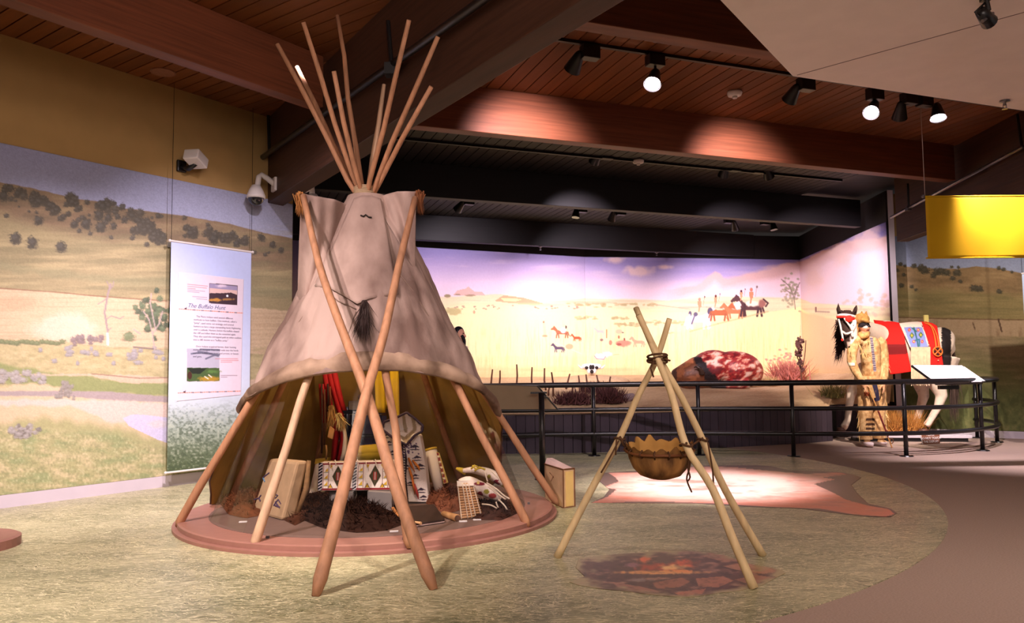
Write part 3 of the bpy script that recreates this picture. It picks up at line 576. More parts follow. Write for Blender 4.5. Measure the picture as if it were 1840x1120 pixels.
def p_dio(p):
    p.vgrad([(390, (112, 106, 160)), (455, (140, 130, 178)), (475, (168, 150, 190)), (510, (212, 188, 208)), (548, (232, 206, 208))])
    m1 = np.clip((p.X - 1040) / 20, 0, 1)
    n = fbm(p.X / 90, p.Y / 10, 51, 5); p.mix(np.clip((n - .5) * 4, 0, 1) * np.clip((540 - p.Y) / 30, 0, 1) * .5, (224, 196, 206))
    p.mix(m1 * np.clip((p.X - 1000) / 200, 0, 1) * np.clip((520 - p.Y) / 50, 0, 1) * .55, (104, 100, 170))
    n = fbm(p.X / 34, p.Y / 17, 55, 5)
    e = np.interp(p.X, [1200, 1260, 1285, 1300, 1330, 1380, 1437, 1500, 1600], [520, 503, 488, 498, 490, 480, 470, 440, 420]) + (n - .5) * 16
    p.mix(m1 * np.clip((p.X - 1190) / 40, 0, 1) * np.clip((p.Y - e) / 5, 0, 1), (206, 170, 168)); p.mix(m1 * np.clip((p.X - 1200) / 40, 0, 1) * np.clip((p.Y - e - 14) / 16, 0, 1), (226, 198, 206))
    for x, y, a, b in [(1148, 487, 26, 8), (1106, 467, 18, 6), (1195, 480, 12, 4), (1510, 455, 18, 20), (1560, 430, 30, 22), (1462, 500, 14, 20)]: p.ell(x, y, a, b, (222, 190, 186), .8, .5, 12, .85, int(x))
    hz = [(400, 540), (745, 532), (800, 534), (900, 528), (980, 541), (1050, 536), (1200, 540), (1280, 532), (1437, 536), (1460, 545), (1600, 552)]
    p.below(hz, (222, 200, 164), 3, 1, 20)
    n = fbm(p.X / 70, p.Y / 4, 61, 5); m = np.clip((p.Y - np.interp(p.X, *zip(*hz))) / 3, 0, 1) * np.clip((585 - p.Y) / 20, 0, 1)
    p.mix(m * np.clip((n - .5) * 5, 0, 1) * .4, (190, 158, 130)); p.mix(m * np.clip((.46 - n) * 5, 0, 1) * .4, (240, 222, 180))
    p.poly([(814, 531), (822, 522), (836, 519), (842, 515), (852, 524), (866, 524), (872, 531)], (214, 170, 160)); p.ell(804, 532, 6, 3, (150, 134, 104)); p.ell(845, 531, 10, 1.6, (156, 134, 112)); p.ell(822, 530, 6, 1.4, (156, 134, 112))
    p.poly([(888, 541), (905, 531), (940, 535), (978, 546), (960, 549), (915, 545)], (216, 156, 122)); p.poly([(900, 536), (940, 538), (925, 542), (905, 541)], (230, 210, 150))
    p.below([(400, 560), (745, 562), (800, 550), (850, 546), (1050, 552), (1200, 556), (1300, 560), (1600, 570)], (232, 220, 166), 12, 2, 30, .9)
    for i in range(34): p.ell(float(rng.uniform(800, 1040)), float(rng.uniform(548, 556)), float(rng.uniform(1.5, 3)), 1.1, (158, 124, 112), .4, .2, 2, .8)
    p.ell(816, 560, 14, 6, (186, 172, 122), .5, .5, 5); p.ell(852, 561, 2, 3, (190, 150, 120))
    for x0, x1, y, k in [(1035, 1070, 572, 14), (1020, 1075, 547, 14), (1075, 1180, 548, 30), (1100, 1130, 572, 16), (1105, 1150, 583, 26), (1150, 1230, 580, 26), (1200, 1250, 600, 18)]:
        for i in range(k): p.ell(float(rng.uniform(x0, x1)), y + float(rng.normal()) * 1.6, float(rng.uniform(2, 5)), float(rng.uniform(1, 2.4)), (168, 152, 110), .5, .4, 3, .6, i)
    p.line([(1220, 553), (1270, 552), (1330, 556)], 3, (150, 140, 130), .5); p.line([(1180, 548), (1240, 556)], 2, (176, 150, 130), .6)
    rid = [(1130, 640), (1180, 604), (1225, 596), (1262, 584), (1320, 568), (1380, 562), (1437, 552), (1447, 560), (1500, 576), (1600, 600)]
    p.below(rid, (232, 218, 160), 4, 1, 20); n = fbm(p.X / 2.5, p.Y / 26, 71, 4); m = np.clip((p.Y - 570) / 40, 0, 1)
    p.mix(m * np.clip((n - .5) * 4, 0, 1) * .3, (206, 176, 108)); p.mix(m * np.clip((.46 - n) * 4, 0, 1) * .3, (244, 234, 180))
    p.below([(1436, 470), (1438, 552), (1450, 560), (1500, 572), (1600, 594)] if False else [(400, 2000), (1437, 2000), (1438, 560), (1500, 574), (1600, 596)], (220, 184, 146), 4, 2, 12, .9)
    n = fbm(p.X / 90, p.Y / 8, 81, 4); m = np.clip((p.Y - 655) / 20, 0, 1); p.mix(m * .8, (226, 190, 138)); p.mix(m * np.clip((n - .5) * 4, 0, 1) * .5, (190, 150, 104))
    # painted animals and riders
    dobbin(p, 1010, 607, 1.15, (170, 104, 76), (150, 92, 70)); p.ell(1012, 594, 5, 5, (232, 206, 206)); p.ell(1017, 588, 1.6, 3, (88, 66, 72))
    dobbin(p, 1037, 613, .72, (176, 90, 60)); dobbin(p, 1005, 633, .9, (92, 76, 96)); p.line([(997, 616), (1045, 636)], 1.6, (228, 190, 180)); p.ell(1023, 623, 7, 5, (222, 164, 126))
    p.line([(977, 582), (979, 605)], 3.5, (214, 190, 150), .8); p.ell(977, 579, 1.6, 2, (150, 110, 90)); p.ell(979, 604, 5, 2, (196, 150, 116))
    dobbin(p, 1078, 601, .7, (212, 176, 166), f=-1); p.line([(1090, 593), (1090, 607)], 2.4, (184, 134, 96)); p.ell(1081, 611, 3, 2.4, (140, 110, 104))
    p.ell(1112, 596, 6, 4, (222, 180, 146)); p.ell(1119, 598, 2, 1.4, (140, 112, 100)); dobbin(p, 1148, 623, 1.0, (216, 162, 130), f=-1)
    p.ell(1120, 617, 12, 6, (214, 140, 116), .4, .4, 4); p.ell(1112, 606, 1.8, 3, (168, 110, 84)); p.ell(1122, 610, 1.8, 2.6, (150, 92, 78)); p.ell(1112, 619, 5, 2, (160, 90, 80))
    p.ell(1097, 616, 3, 4.5, (196, 132, 106)); p.ell(1090, 624, 3, 6, (232, 200, 160)); p.ell(1079, 641, 11, 5.5, (236, 214, 216), .4, .3, 4); p.line([(1068, 640), (1072, 645), (1085, 646), (1088, 641)], 1.4, (170, 130, 130)); p.ell(1092, 636, 8, 4, (226, 208, 216), .5, .4, 3); p.line([(1102, 638), (1112, 637)], 1.2, (206, 180, 130))
    dobbin(p, 1254, 590, 2.1, (236, 226, 232), f=1); p.ell(1240, 564, 3, 5, (98, 90, 110)); p.ell(1250, 565, 4, 4, (98, 90, 110)); p.ell(1276, 560, 5, 7, (92, 82, 100)); p.line([(1274, 566), (1276, 588)], 3, (206, 196, 210)); p.line([(1239, 566), (1240, 588)], 3, (240, 232, 238)); p.line([(1248, 568), (1243, 582)], 3, (110, 100, 118))
    dobbin(p, 1293, 576, 1.75, (172, 98, 66), (160, 90, 66), f=1); dobbin(p, 1320, 572, 1.5, (188, 116, 80), f=-1)
    dobbin(p, 1350, 568, 2.1, (88, 60, 62), (76, 54, 58)); p.ell(1352, 546, 13, 5.5, (236, 220, 196), .4, .3, 5); p.ell(1370, 546, 6, 7, (150, 102, 92), .4, .4, 4); p.line([(1372, 538), (1380, 545), (1376, 551)], 3, (80, 58, 60)); p.line([(1338, 548), (1337, 568)], 5, (76, 52, 54)); p.ell(1326, 549, 6, 7, (236, 214, 206), .4, .4, 4)
    rider(p, 1257, 552, 1.3, (216, 140, 108), (206, 130, 112)); rider(p, 1286, 544, 1.1, (206, 140, 108), (100, 56, 46)); rider(p, 1332, 534, 1.0, (214, 146, 110), (84, 44, 52)); rider(p, 1350, 536, 1.45, (206, 132, 100), (190, 120, 100))
    p.line([(1240, 596), (1290, 582), (1380, 560)], 3, (196, 160, 120), .6)
    for i in range(70):
        x, y = float(rng.normal(1420, 9)), float(rng.normal(522, 15)); p.ell(x, y, 2.6, 2, (150, 146, 122), .5, .5, 2, .8, i)
    for l in [[(1429, 556), (1427, 536), (1419, 515), (1404, 502)], [(1427, 538), (1432, 515)], [(1425, 530), (1410, 520)], [(1427, 528), (1437, 508)]]: p.line(l, 1.6, (128, 116, 104))
    for i in range(40): p.ell(float(rng.uniform(1515, 1600)), float(rng.normal(545, 10)), 4, 3, (206, 170, 150), .6, .5, 3, .6, i)
    p.line([(1466, 553), (1466, 560)], 3, (130, 96, 90)); p.line([(1466, 560), (1490, 561)], 3, (150, 130, 120), .7)
    for i in range(50): p.line([(1415 + float(rng.uniform(-22, 20)), 690), (1415 + float(rng.uniform(-26, 24)), 655 + float(rng.uniform(-8, 14)))], 1.1, (206, 196, 140), .7)
    for i in range(60): p.ell(float(rng.normal(1418, 16)), float(rng.normal(650, 10)), 2.6, 2.0, (214, 130, 118) if i % 3 else (176, 170, 122), .5, .5, 2, .8, i)
def shift(a, b, k): d = (b - a) / np.linalg.norm(b - a); return np.array([d[1], -d[0], 0]) * k
for a, b, nu, nv, L in [(D[0], D[1], 520, 210, 'painted backdrop panel with a grazing herd and a walking horse, behind the tipi'), (D[1], D[2], 400, 230, 'painted backdrop panel with mounted riders on a yellow ridge'), (D[2], D[3], 170, 230, 'painted backdrop panel of clouds and pink ground behind the horse head')]:
    s_ = shift(a, b, .01); mural('painted_backdrop', a + s_, b + s_, .55, ZTOP, nu, nv, p_dio, d=tuple(-s_ / .01), label=L, cat='mural')
# ------------------------------------------------------------------ diorama base and ground
LED = [(-4.35, 12.2), (-2.2, 11.05), (-.8, 10.65), (.46, 10.55), (1.6, 10.72), (3.0, 11.16), (4.3, 11.65), (4.85, 12.0), (5.02, 12.5), (5.2, 12.70), (6.15, 12.8)]
lp = pts_interp(LED, 90); bk = pts_interp([D[0][:2] + (.02, 0), D[1][:2], D[2][:2], D[3][:2]], 90)
G = np.zeros((26, 90, 3))
for i in range(26):
    v = i / 25
    for j in range(90):
        q = lerp(lp[j], bk[j], v); b_ = .53 + .49 * v ** 1.15
        G[i, j] = (q[0], q[1], b_ + (.05 * (fbm(np.array([q[0] * 1.3]), np.array([q[1] * 1.3]), 5)[0] - .5) * min(1, v * 6)))
gm = Paint(G[..., 0], G[..., 1]); n = fbm(G[..., 0] * 3, G[..., 1] * 3, 6); gm.fill((206, 172, 132)); gm.mix(np.clip((n - .5) * 4, 0, 1) * .6, (178, 140, 104)); gm.mix(np.clip((.44 - n) * 4, 0, 1) * .5, (222, 196, 158))
colormesh('diorama_ground', G, gm.C, paintmat('earth', .95, .12, 25, .5), smooth=True, label='sandy earth floor of the diorama sloping up to the backdrop', cat='ground', kind='structure')
base = MB(); tl = pts_interp(LED, 40)
base.slab(np.stack([np.c_[tl + np.array([0.02, .03]), np.full(40, .0)], np.c_[tl + np.array([0.02, .03]), np.full(40, .525)]]), .02, d=(0, .03, 0))
bo = base.build('wall_front', BLACK, label='low black boarded front wall of the diorama', cat='wall', kind='structure')
lq = np.asarray(LED, float); dl = np.r_[0, np.cumsum(np.linalg.norm(np.diff(lq, axis=0), axis=1))]
PAN = mat('black_panel_board', (66, 56, 66), .4, .12, 12, stretch=(1, 1, .3), rnd=.1)
for i in range(int(dl[-1] / .128)):
    t = i * .128 + .064; p = np.array([np.interp(t, dl, lq[:, 0]), np.interp(t, dl, lq[:, 1])]); q = np.array([np.interp(t + .01, dl, lq[:, 0]), np.interp(t + .01, dl, lq[:, 1])]) - p
    lbox('wall_board', (.121, .02, .52), (p[0], p[1], .262), math.atan2(q[1], q[0]), PAN, bo)
cap = MB(); cap.slab(np.stack([np.c_[tl + np.array([0, -.02]), np.full(40, .524)], np.c_[tl + np.array([0, .05]), np.full(40, .526)]]), .02, d=(0, 0, .018)); cap.build('ledge_cap', mat('ledge_tan', (196, 166, 132), .8, .05, 10), bo)
# ------------------------------------------------------------------ lighting tracks and heads
LENS_ON = mat('lamp_lens_lit', (255, 236, 248), .3, .0, 5, emit=14.0); LENS_OFF = mat('lamp_lens_dark', (70, 66, 70), .15, .05, 5, spec=.8)
def track(n, t0, t1, label):
    lbox('lighting_track', (t1 - t0, .035, .03), TN((t0 + t1) / 2, n, ZC - .015), AB, BLACK, label=label, cat='track')
track(6.15, 1.95, 9.0, 'black lighting track on the brown boards in front of the lit cross beam')
track(9.45, .8, 9.0, 'black lighting track on the black boards behind the lit cross beam')
track(12.35, .3, 9.0, 'black lighting track between the two black beams')
def head(n, box, nar, wid, lit, away, label, zc=ZC, small=False):
    p = Zp(box[0], box[1], 3.93); p = EYE + (p - EYE) * ((n + 0.0) / (mB @ p))   # slide along the ray onto the track plane
    d = p[1]; k = d / F
    t = empty('track_light', p, label, 'spotlight', 'track lights')
    top = ZC - .03
    MB().box(((p[0]), p[1], (p[2] - .06 + top) / 2), (.165, .10, top - p[2] + .06), rotz(AB)).build('adapter_box', BLACK, t, bevel=.006)
    a = Yp(nar[0], nar[1], d); b = Yp(wid[0], wid[1], d + away); ax = b - a; L = np.linalg.norm(ax); ax /= L; L = max(L, .12); b = a + ax * L
    MB().tube([p + np.array([0, 0, -.05]), p * .5 + a * .5 + np.array([0, 0, -.035]), a], .012, 8).build('arm', BLACK, t)
    MB().tube([a - ax * .025, a, a + ax * L * .25, a + ax * L * .9, b], [.026, .042, .052, .076, .081], 18, cap=False).tube([a - ax * .025, a - ax * .02], [.001, .022], 18).build('lamp_shade', BLACK, t, True)
    e = np.cross(ax, (0, 0, 1)); MB().tube([b - ax * .02, b - ax * .008], .070, 18).build('lamp_lens', LENS_ON if lit else LENS_OFF, t, label='glowing lamp lens' if lit else None)
    return t
head(6.15, (1060, 95), (1042, 97), (1028, 126), 0, .13, 'first black track light from the hip beam, unlit side to view')
head(6.15, (1177, 108), (1178, 130), (1172, 152), 1, -.10, 'glowing track light just right of the first dark one')
head(6.15, (1448, 153), (1432, 156), (1418, 181), 0, .13, 'dark track light hanging by the tip of the white soffit')
head(6.15, (1572, 170), (1572, 186), (1565, 203), 1, -.12, 'glowing round track light under the middle of the soffit edge')
head(6.15, (1633, 178), (1620, 186), (1616, 212), 0, .13, 'dark track light between the two glowing ones under the soffit')
head(6.15, (1661, 182), (1683, 190), (1686, 213), 1, -.05, 'glowing track light farthest right under the soffit')
head(9.45, (1090, 270), (1077, 274), (1067, 292), 0, .13, 'black track light beside the smoke detector under the black boards')
head(9.45, (1320, 294), (1304, 298), (1299, 316), 0, .13, 'left one of the two facing black track lights behind the cross beam')
head(9.45, (1361, 298), (1377, 302), (1382, 318), 0, .13, 'right one of the two facing black track lights behind the cross beam')
head(12.35, (843, 362), (832, 364), (822, 377), 0, .13, 'small track light beside the right smoke flap under the black beam')
head(12.35, (1046, 376), (1036, 376), (1034, 392), 0, -.03, 'shiny small track light left of the V shaped one')
head(12.35, (1116, 381), (1103, 381), (1099, 395), 0, .13, 'small V shaped track light below the black beam')
head(12.35, (1309, 396), (1318, 398), (1321, 412), 0, .13, 'small track light below the black beam, second from its right end')
head(12.35, (1374, 399), (1388, 400), (1391, 414), 0, -.03, 'shiny small track light nearest the right end of the black beam')
def smoke(px, py, label):
    p = Zp(px, py, ZC - .02); t = empty('smoke_detector', p, label, 'smoke detector')
    MB().lathe([(0, .02), (.075, .02), (.08, .0), (.07, -.025), (.04, -.035), (0, -.035)], 24, p).build('housing', WHITEPL, t, True)
    MB().lathe([(0, -.034), (.028, -.034), (.024, -.055), (0, -.058)], 16, p).build('sensor', WHITEPL, t, True)
smoke(1320, 168, 'white round smoke detector on the brown boards'); smoke(1147, 290, 'white round smoke detector on the black boards')
p = Zp(293, 130, ZC - .004); t = empty('ceiling_speaker', p, 'flat round brown speaker grille in the boards over the left wall', 'speaker')
GR_ = mat('brown_grille', (140, 92, 70), .7, .1, 40)
MB().lathe([(.105, .004), (.118, -.004), (.118, .004)], 28, p).build('rim', GR_, t); MB().lathe([(0, -.002), (.105, -.002), (.105, .003)], 28, p).build('grille', GR_, t)
def sprink(p, label):
    t = empty('sprinkler', p, label, 'sprinkler')
    MB().lathe([(0, .012), (.035, .012), (.04, 0), (.012, -.004), (.01, -.03), (0, -.03)], 18, p).build('escutcheon', CHROME, t, True)
    MB().tube([p + np.array([-.012, 0, -.02]), p + np.array([-.014, 0, -.045]), p + np.array([0, 0, -.055]), p + np.array([.014, 0, -.045]), p + np.array([.012, 0, -.02])], .003, 6).build('frame', CHROME, t)
    MB().lathe([(0, -.055), (.02, -.056), (.02, -.06), (0, -.06)], 12, p).build('deflector', CHROME, t)
sprink(Zp(1805, 183, 3.19), 'chrome sprinkler head under the white soffit')
for px, py, L in [(974, 443, 'tiny sprinkler under the last black beam, above the bright sky'), (1178, 455, 'tiny sprinkler under the last black beam, over the clouds')]:
    sprink(TN(*((aB @ Zp(px, py, ZB - .012)), 14.03), ZB - .012), L)
# spotlight under the soffit
p = Zp(1772, -2, 3.19); t = empty('soffit_spotlight', p, 'black bracketed spotlight under the white soffit', 'spotlight')
MB().box(p + np.array([0, 0, -.0]), (.05, .05, .02)).tube([p, p + np.array([.01, 0, -.07])], .014, 8).build('bracket', BLACK, t)
a, b = Yp(1762, 20, p[1] - .02), Yp(1778, 40, p[1] + .05); MB().tube([a, b], [.03, .045], 14).build('lamp_shade', BLACK, t, True)
MB().tube([Yp(1770, 5, p[1]), Yp(1752, 22, p[1] - .05), Yp(1760, 28, p[1] - .02)], .006, 6).build('cable', BLACK, t, True)
MB().tube([Yp(1765, 38, p[1] - .02), Yp(1784, 24, p[1] + .02)], .01, 8).build('clamp', CHROME, t)
# conduit pipes along the two hip beams
hN = np.array([.8337, .5523, 0]); hp3 = np.r_[hipp, 0] - hN * .07
def hpt(x, y): return Pp(x, y, hp3, hN)
t = empty('conduit_pipe', hpt(600, 200), 'dark conduit pipe along the hip beam above the tipi', 'pipe')
MB().tube([hpt(459, 292), hpt(870, -2), hpt(1000, -96)], .03, 12).build('pipe', BLACK, t, True)
MB().tube([hpt(459, 292), hpt(466, 287)], .042, 12).build('end_cap', BLACK, t, True)
MB().tube([hpt(482, 208), hpt(484, 275)], .018, 8).build('drop_tube', BLACK, t); MB().tube([hpt(697, 38), hpt(704, 124)], .018, 8).build('drop_tube', BLACK, t)
MB().box(hpt(704, 126), (.1, .1, .09)).build('clamp', BLACK, t)
def rpt(x, y): return Pp(x, y, (5.80, 10, 0), (1, 0.017, 0))
t = empty('conduit_pipe', rpt(1700, 340), 'grey conduit pipe along the hip beam behind the yellow banner', 'pipe')
MB().tube([rpt(1601, 391), rpt(1838, 264)], .022, 10).build('pipe', CHROME, t, True); MB().tube([rpt(1631, 330), rpt(1633, 374)], .016, 8).build('drop_tube', BLACK, t); MB().tube([rpt(1828, 206), rpt(1836, 264)], .016, 8).build('drop_tube', BLACK, t)
MB().box(rpt(1632, 375), (.06, .07, .06)).build('clamp', CHROME, t)
# ------------------------------------------------------------------ cameras on the left
c = Pp(352, 286, W0 + nW * .24, nW); t = empty('projector', c, 'white box projector on a black bracket above the left mural', 'projector')
R = rotz(AW + .5) @ np.array([[math.cos(.3), 0, math.sin(.3)], [0, 1, 0], [-math.sin(.3), 0, math.cos(.3)]])
MB().box(c, (.21, .16, .11), R).build('housing', WHITEPL, t, bevel=.012)
MB().box(c + R @ np.array([.108, 0, 0]), (.012, .13, .085), R).build('front_plate', mat('pale_plate', (232, 222, 214), .4, .02), t, bevel=.004)
w_ = Pp(326, 299, W0 + nW * .02, nW); MB().box(w_, (.10, .035, .12), rotz(AW)).build('wall_plate', BLACK, t, bevel=.01)
MB().tube([w_, w_ * .5 + c * .5 + np.array([0, 0, -.06]), c + np.array([0, 0, -.05])], [.028, .03, .022], 10).build('arm', BLACK, t, True)
def dome(base, tip, c, label):
    t = empty('dome_camera', c, label, 'camera')
    MB().box(base, (.05, .14, .15), rotz(math.atan2(hipd[1], hipd[0]) + math.pi / 2)).build('mount_plate', WHITEPL, t, bevel=.008)
    MB().tube([base, lerp(base, tip, .5) + np.array([0, 0, .03]), lerp(base, tip, .85) + np.array([0, 0, .035]), tip, lerp(tip, c, .6)], [.03, .03, .03, .03, .03], 12).build('arm', WHITEPL, t, True)
    MB().lathe([(0, .12), (.045, .115), (.075, .06), (.098, .0), (.1, -.025), (.085, -.03)], 24, c).build('housing', WHITEPL, t, True)
    MB().lathe([(.083, -.028), (.078, -.06), (.055, -.09), (.02, -.105), (0, -.107)], 20, c).build('dome', mat('dark_dome', (30, 28, 32), .08, 0, 5, spec=.9), t, True)
hf = Pp(494, 332, np.r_[hipp, 0], hN); dome(hf, Yp(465, 318, hf[1] - .12), Yp(460, 352, hf[1] - .16), 'white dome security camera hung by the left wall corner')
hb = Pp(551, 332, np.r_[hipp, 0] + hN * .2, hN); dome(hb, Yp(560, 336, hb[1] + .1), Yp(562, 368, hb[1] + .12), 'white dome camera half hidden behind the left smoke flap')
# ------------------------------------------------------------------ the Buffalo Hunt banner
bo_ = W0 + nW * .13
def bpt(x, y, o=0.0): return Pp(x, y, bo_ + nW * o, nW)
TL, TR, BL = bpt(308, 433), bpt(451.8, 450), bpt(300, 850); TL = np.array([*((TL + BL)[:2] / 2), TL[2]])
t = empty('text_banner', TL, 'tall hanging text banner with a pale blue sky over grass, before the left mural', 'banner')
P = planar(TL, (*TR[:2], TL[2]), (*TL[:2], BL[2]), 190, 440); X, Y = proj(P); p = Paint(X, Y)
p.vgrad([(430, (178, 188, 228)), (600, (196, 206, 236)), (690, (206, 214, 232)), (730, (190, 200, 206)), (770, (150, 162, 150)), (810, (104, 116, 92)), (852, (70, 84, 54))])
n = fbm(X / 4, Y / 3, 3, 4); m = np.clip((Y - 715) / 50, 0, 1); p.mix(m * np.clip((n - .5) * 5, 0, 1) * .55, (66, 78, 60)); p.mix(m * np.clip((.45 - n) * 5, 0, 1) * .5, (190, 196, 176))
colormesh('cloth', P, p.C, paintmat('banner_cloth', .6, .02, 30), t, back=.004)
# the white text panel printed on it
pan = [(321, 489), (438, 502), (433, 710), (317.5, 721.5)]
Q = sheet([pan[0], pan[1]], [pan[3], pan[2]], 280, 150, lambda x, y, u, v: bpt(x, y, .003)); X, Y = proj(Q); p = Paint(X, Y); p.fill((216, 202, 214))
p.poly([(376, 508.7), (427, 513.3), (426.5, 549), (375.6, 545)], (86, 70, 78)); inn = [(377, 510), (426, 514.3), (425.6, 548), (376.6, 544)]
p.poly(inn, (150, 140, 170)); p.poly([(377, 518), (426, 522), (426, 535), (376.8, 529)], (206, 174, 168)); p.poly([(376.8, 527), (400, 527), (415, 526), (426, 530), (425.6, 548), (376.6, 544)], (62, 46, 54)); p.ell(388, 539, 11, 3, (186, 132, 62), .6, .5, 3); p.ell(410, 538, 10, 2, (150, 110, 66), .6, .5, 3); p.ell(408.5, 532, 2, 2, (240, 240, 246)); p.ell(398, 514, 9, 2.5, (206, 190, 206), .8, .4, 3)
p.poly([(336, 626.5), (395, 627.7), (394.5, 661.5), (335.8, 661.5)], (176, 172, 188)); p.poly([(335.8, 661), (394.5, 661.5), (394.3, 685), (335.5, 686)], (72, 92, 54)); p.poly([(336, 662), (372, 662), (360, 672), (346, 672)], (40, 46, 38)); p.ell(375, 681, 18, 4, (168, 132, 50), .7, .5, 4); p.ell(341, 675, 4, 7, (70, 44, 36)); p.ell(382, 668, 12, 3, (88, 122, 64), .6, .5, 4); p.line([(368, 677), (374, 681)], 2, (232, 214, 196)); p.line([(375, 674), (380, 678)], 2, (232, 214, 196))
for l in [[(344, 636), (360, 634), (390, 638)], [(356, 632), (372, 634), (392, 640)], [(360, 628), (394, 629)], [(370, 645), (384, 639), (394, 638)]]: p.line(l, 3, (104, 104, 122), .9)
for a, b in (((322, 555.5), (437, 563)), ((320, 706.5), (434, 703))):
    p.line([a, b], 1.1, (226, 160, 130))
    for q in np.linspace(0, 1, 30): x, y = lerp(a, b, q); p.line([(x, y), (x + 1.2, y)], 1.3, (206, 110, 80))
    for q in (.22, .35, .48, .61, .74, .87): x, y = lerp(a, b, q); p.line([(x, y), (x + 3, y)], 1.4, (90, 80, 88))
    x, y = lerp(a, b, .1); p.ell(x, y - 1.5, 2.2, 1.2, (60, 50, 60)); p.line([(x + 1, y - 2), (x + 2, y - 4)], .9, (60, 50, 60))
for x0, x1, y, sl, c in [(337, 373, 511, .1, (190, 90, 90)), (337, 372, 514.5, .1, (190, 90, 90)), (337, 351, 518, .1, (190, 90, 90)), (337, 368, 521, .09, (130, 110, 122)), (337, 358, 524, .09, (130, 110, 122)), (346, 372, 533, .08, (130, 110, 122)), (353, 372, 537, .08, (130, 110, 122)), (387, 427, 645, 0, (196, 96, 96)), (397, 428, 648, 0, (196, 96, 96)), (397, 417, 651, 0, (196, 96, 96)), (397, 426, 675, 0, (110, 90, 100)), (397, 408, 678, 0, (110, 90, 100))]:
    x = x0
    while x < x1: w_ = float(rng.uniform(1.5, 4)); p.line([(x, y + (x - x0) * sl), (min(x + w_, x1), y + (min(x + w_, x1) - x0) * sl)], 1.0, c, .75); x += w_ + .9
colormesh('text_panel', Q, p.C, paintmat('banner_cloth', .6, .02, 30), t, back=.002, d=tuple(-nW), label='white printed text panel')
INK = mat('ink_grey', (70, 62, 78), .7, 0); INKB = mat('ink_blue', (74, 92, 128), .7, 0)
o_ = bpt(336.5, 552.5, .0035); text('title_lettering', 'The Buffalo Hunt', .062, o_, dW, (0, 0, 1), INKB, t, shear=.35)
wid_ = np.linalg.norm(bpt(389, 556, .0035) - o_)
body = ["    The Plains Indians used several different", "methods to hunt buffalo. One method, called a", "\"jump\", used some cut strategy, and several", "hunters to lure a large stampeding herd, frightening", "over a cutbank. Hunters below the buffalo chased", "the cliff and killed them as the wounded again.", "They also used this entrapped path at other outlines", "into a cliff, known as a \"buffalo jump.\"", "", "    Once Indians acquired horses, their hunting", "methods changed. Then they rode into the herds", "and shot buffalo with bows and arrows, or lances", "and guns."]
text('body_lettering', '\n'.join(body), .0265, bpt(348, 570, .0035), dW, (0, 0, 1), INK, t, spacing=1.28)
for a, b in ((TL, (*TR[:2], TL[2])), ((*TL[:2], BL[2]), (*TR[:2], BL[2]))):
    a = np.array(a) - dW * .015; b = np.array(b) + dW * .015; MB().tube([a, b], .011, 10).build('rod', WHITEPL, t)
    for e_ in (a, b): MB().ell(e_, (.016, .016, .016), 10, 6).build('rod_end', WHITEPL, t, True)
for e_ in (TL, np.array([*TR[:2], TL[2]])): MB().tube([e_, e_ + np.array([0, 0, ZC - e_[2]])], .0025, 5).build('hanging_wire', BLACK, t)
# ------------------------------------------------------------------ yellow banner
t = empty('yellow_banner', Yp(1662, 352, 8.4), 'plain bright yellow fabric banner hanging from the ceiling', 'banner')
a, b = Yp(1662, 353, 8.4), Yp(1662, 464, 8.4); xs = np.linspace(0, 2.6, 70)
P = np.zeros((24, 70, 3))
for i in range(24):
    v = i / 23
    for j, x in enumerate(xs): P[i, j] = (a[0] + x * .9997, a[1] + .02 * x + .006 * math.sin(x * 9 + v * 2) * v + .005 * math.sin(x * 4.1 - v) * v, lerp(a[2], b[2], v))
YEL = mat('yellow_cloth', (212, 166, 24), .7, .05, 3, spec=.2)
MB().slab(P, .004).build('cloth', YEL, t, True)
for z in (a[2], b[2]): MB().tube([(a[0] - .02, a[1], z), (a[0] + 2.6, a[1] + .05, z)], .008, 8).build('rod', YEL, t)
for x in (0.0, 2.5): MB().tube([(a[0] + x, a[1] + .02 * x, a[2]), (a[0] + x, a[1] + .02 * x, ZC)], .004, 5).build('hanging_wire', mat('pale_wire', (170, 150, 140), .4, 0), t)
MB().ell((a[0] - .02, a[1], a[2]), (.02, .02, .02), 10, 6).build('rod_end', CHROME, t, True)
# pale banner at the right edge
t = empty('text_banner', Yp(1834, 492, 10.9), 'pale blue hanging banner cut off by the right edge of the view', 'banner')
a, b = Yp(1834, 492, 10.9), Yp(1838, 690, 10.9)
MB().box((a[0] + .36, a[1] - .25, (a[2] + b[2]) / 2), (.85, .006, a[2] - b[2]), rotz(-.6)).build('cloth', mat('pale_blue_cloth', (176, 190, 214), .7, .03, 3), t)
for z in (a[2], b[2]): MB().tube([np.array([a[0] + .36, a[1] - .25, z]) - rotz(-.6) @ np.array([.43, 0, 0]), np.array([a[0] + .36, a[1] - .25, z]) + rotz(-.6) @ np.array([.43, 0, 0])], .011, 8).build('rod', WHITEPL, t)
MB().tube([(a[0] + .02, a[1], a[2]), (a[0] + .02, a[1], ZC)], .003, 5).build('hanging_wire', BLACK, t)
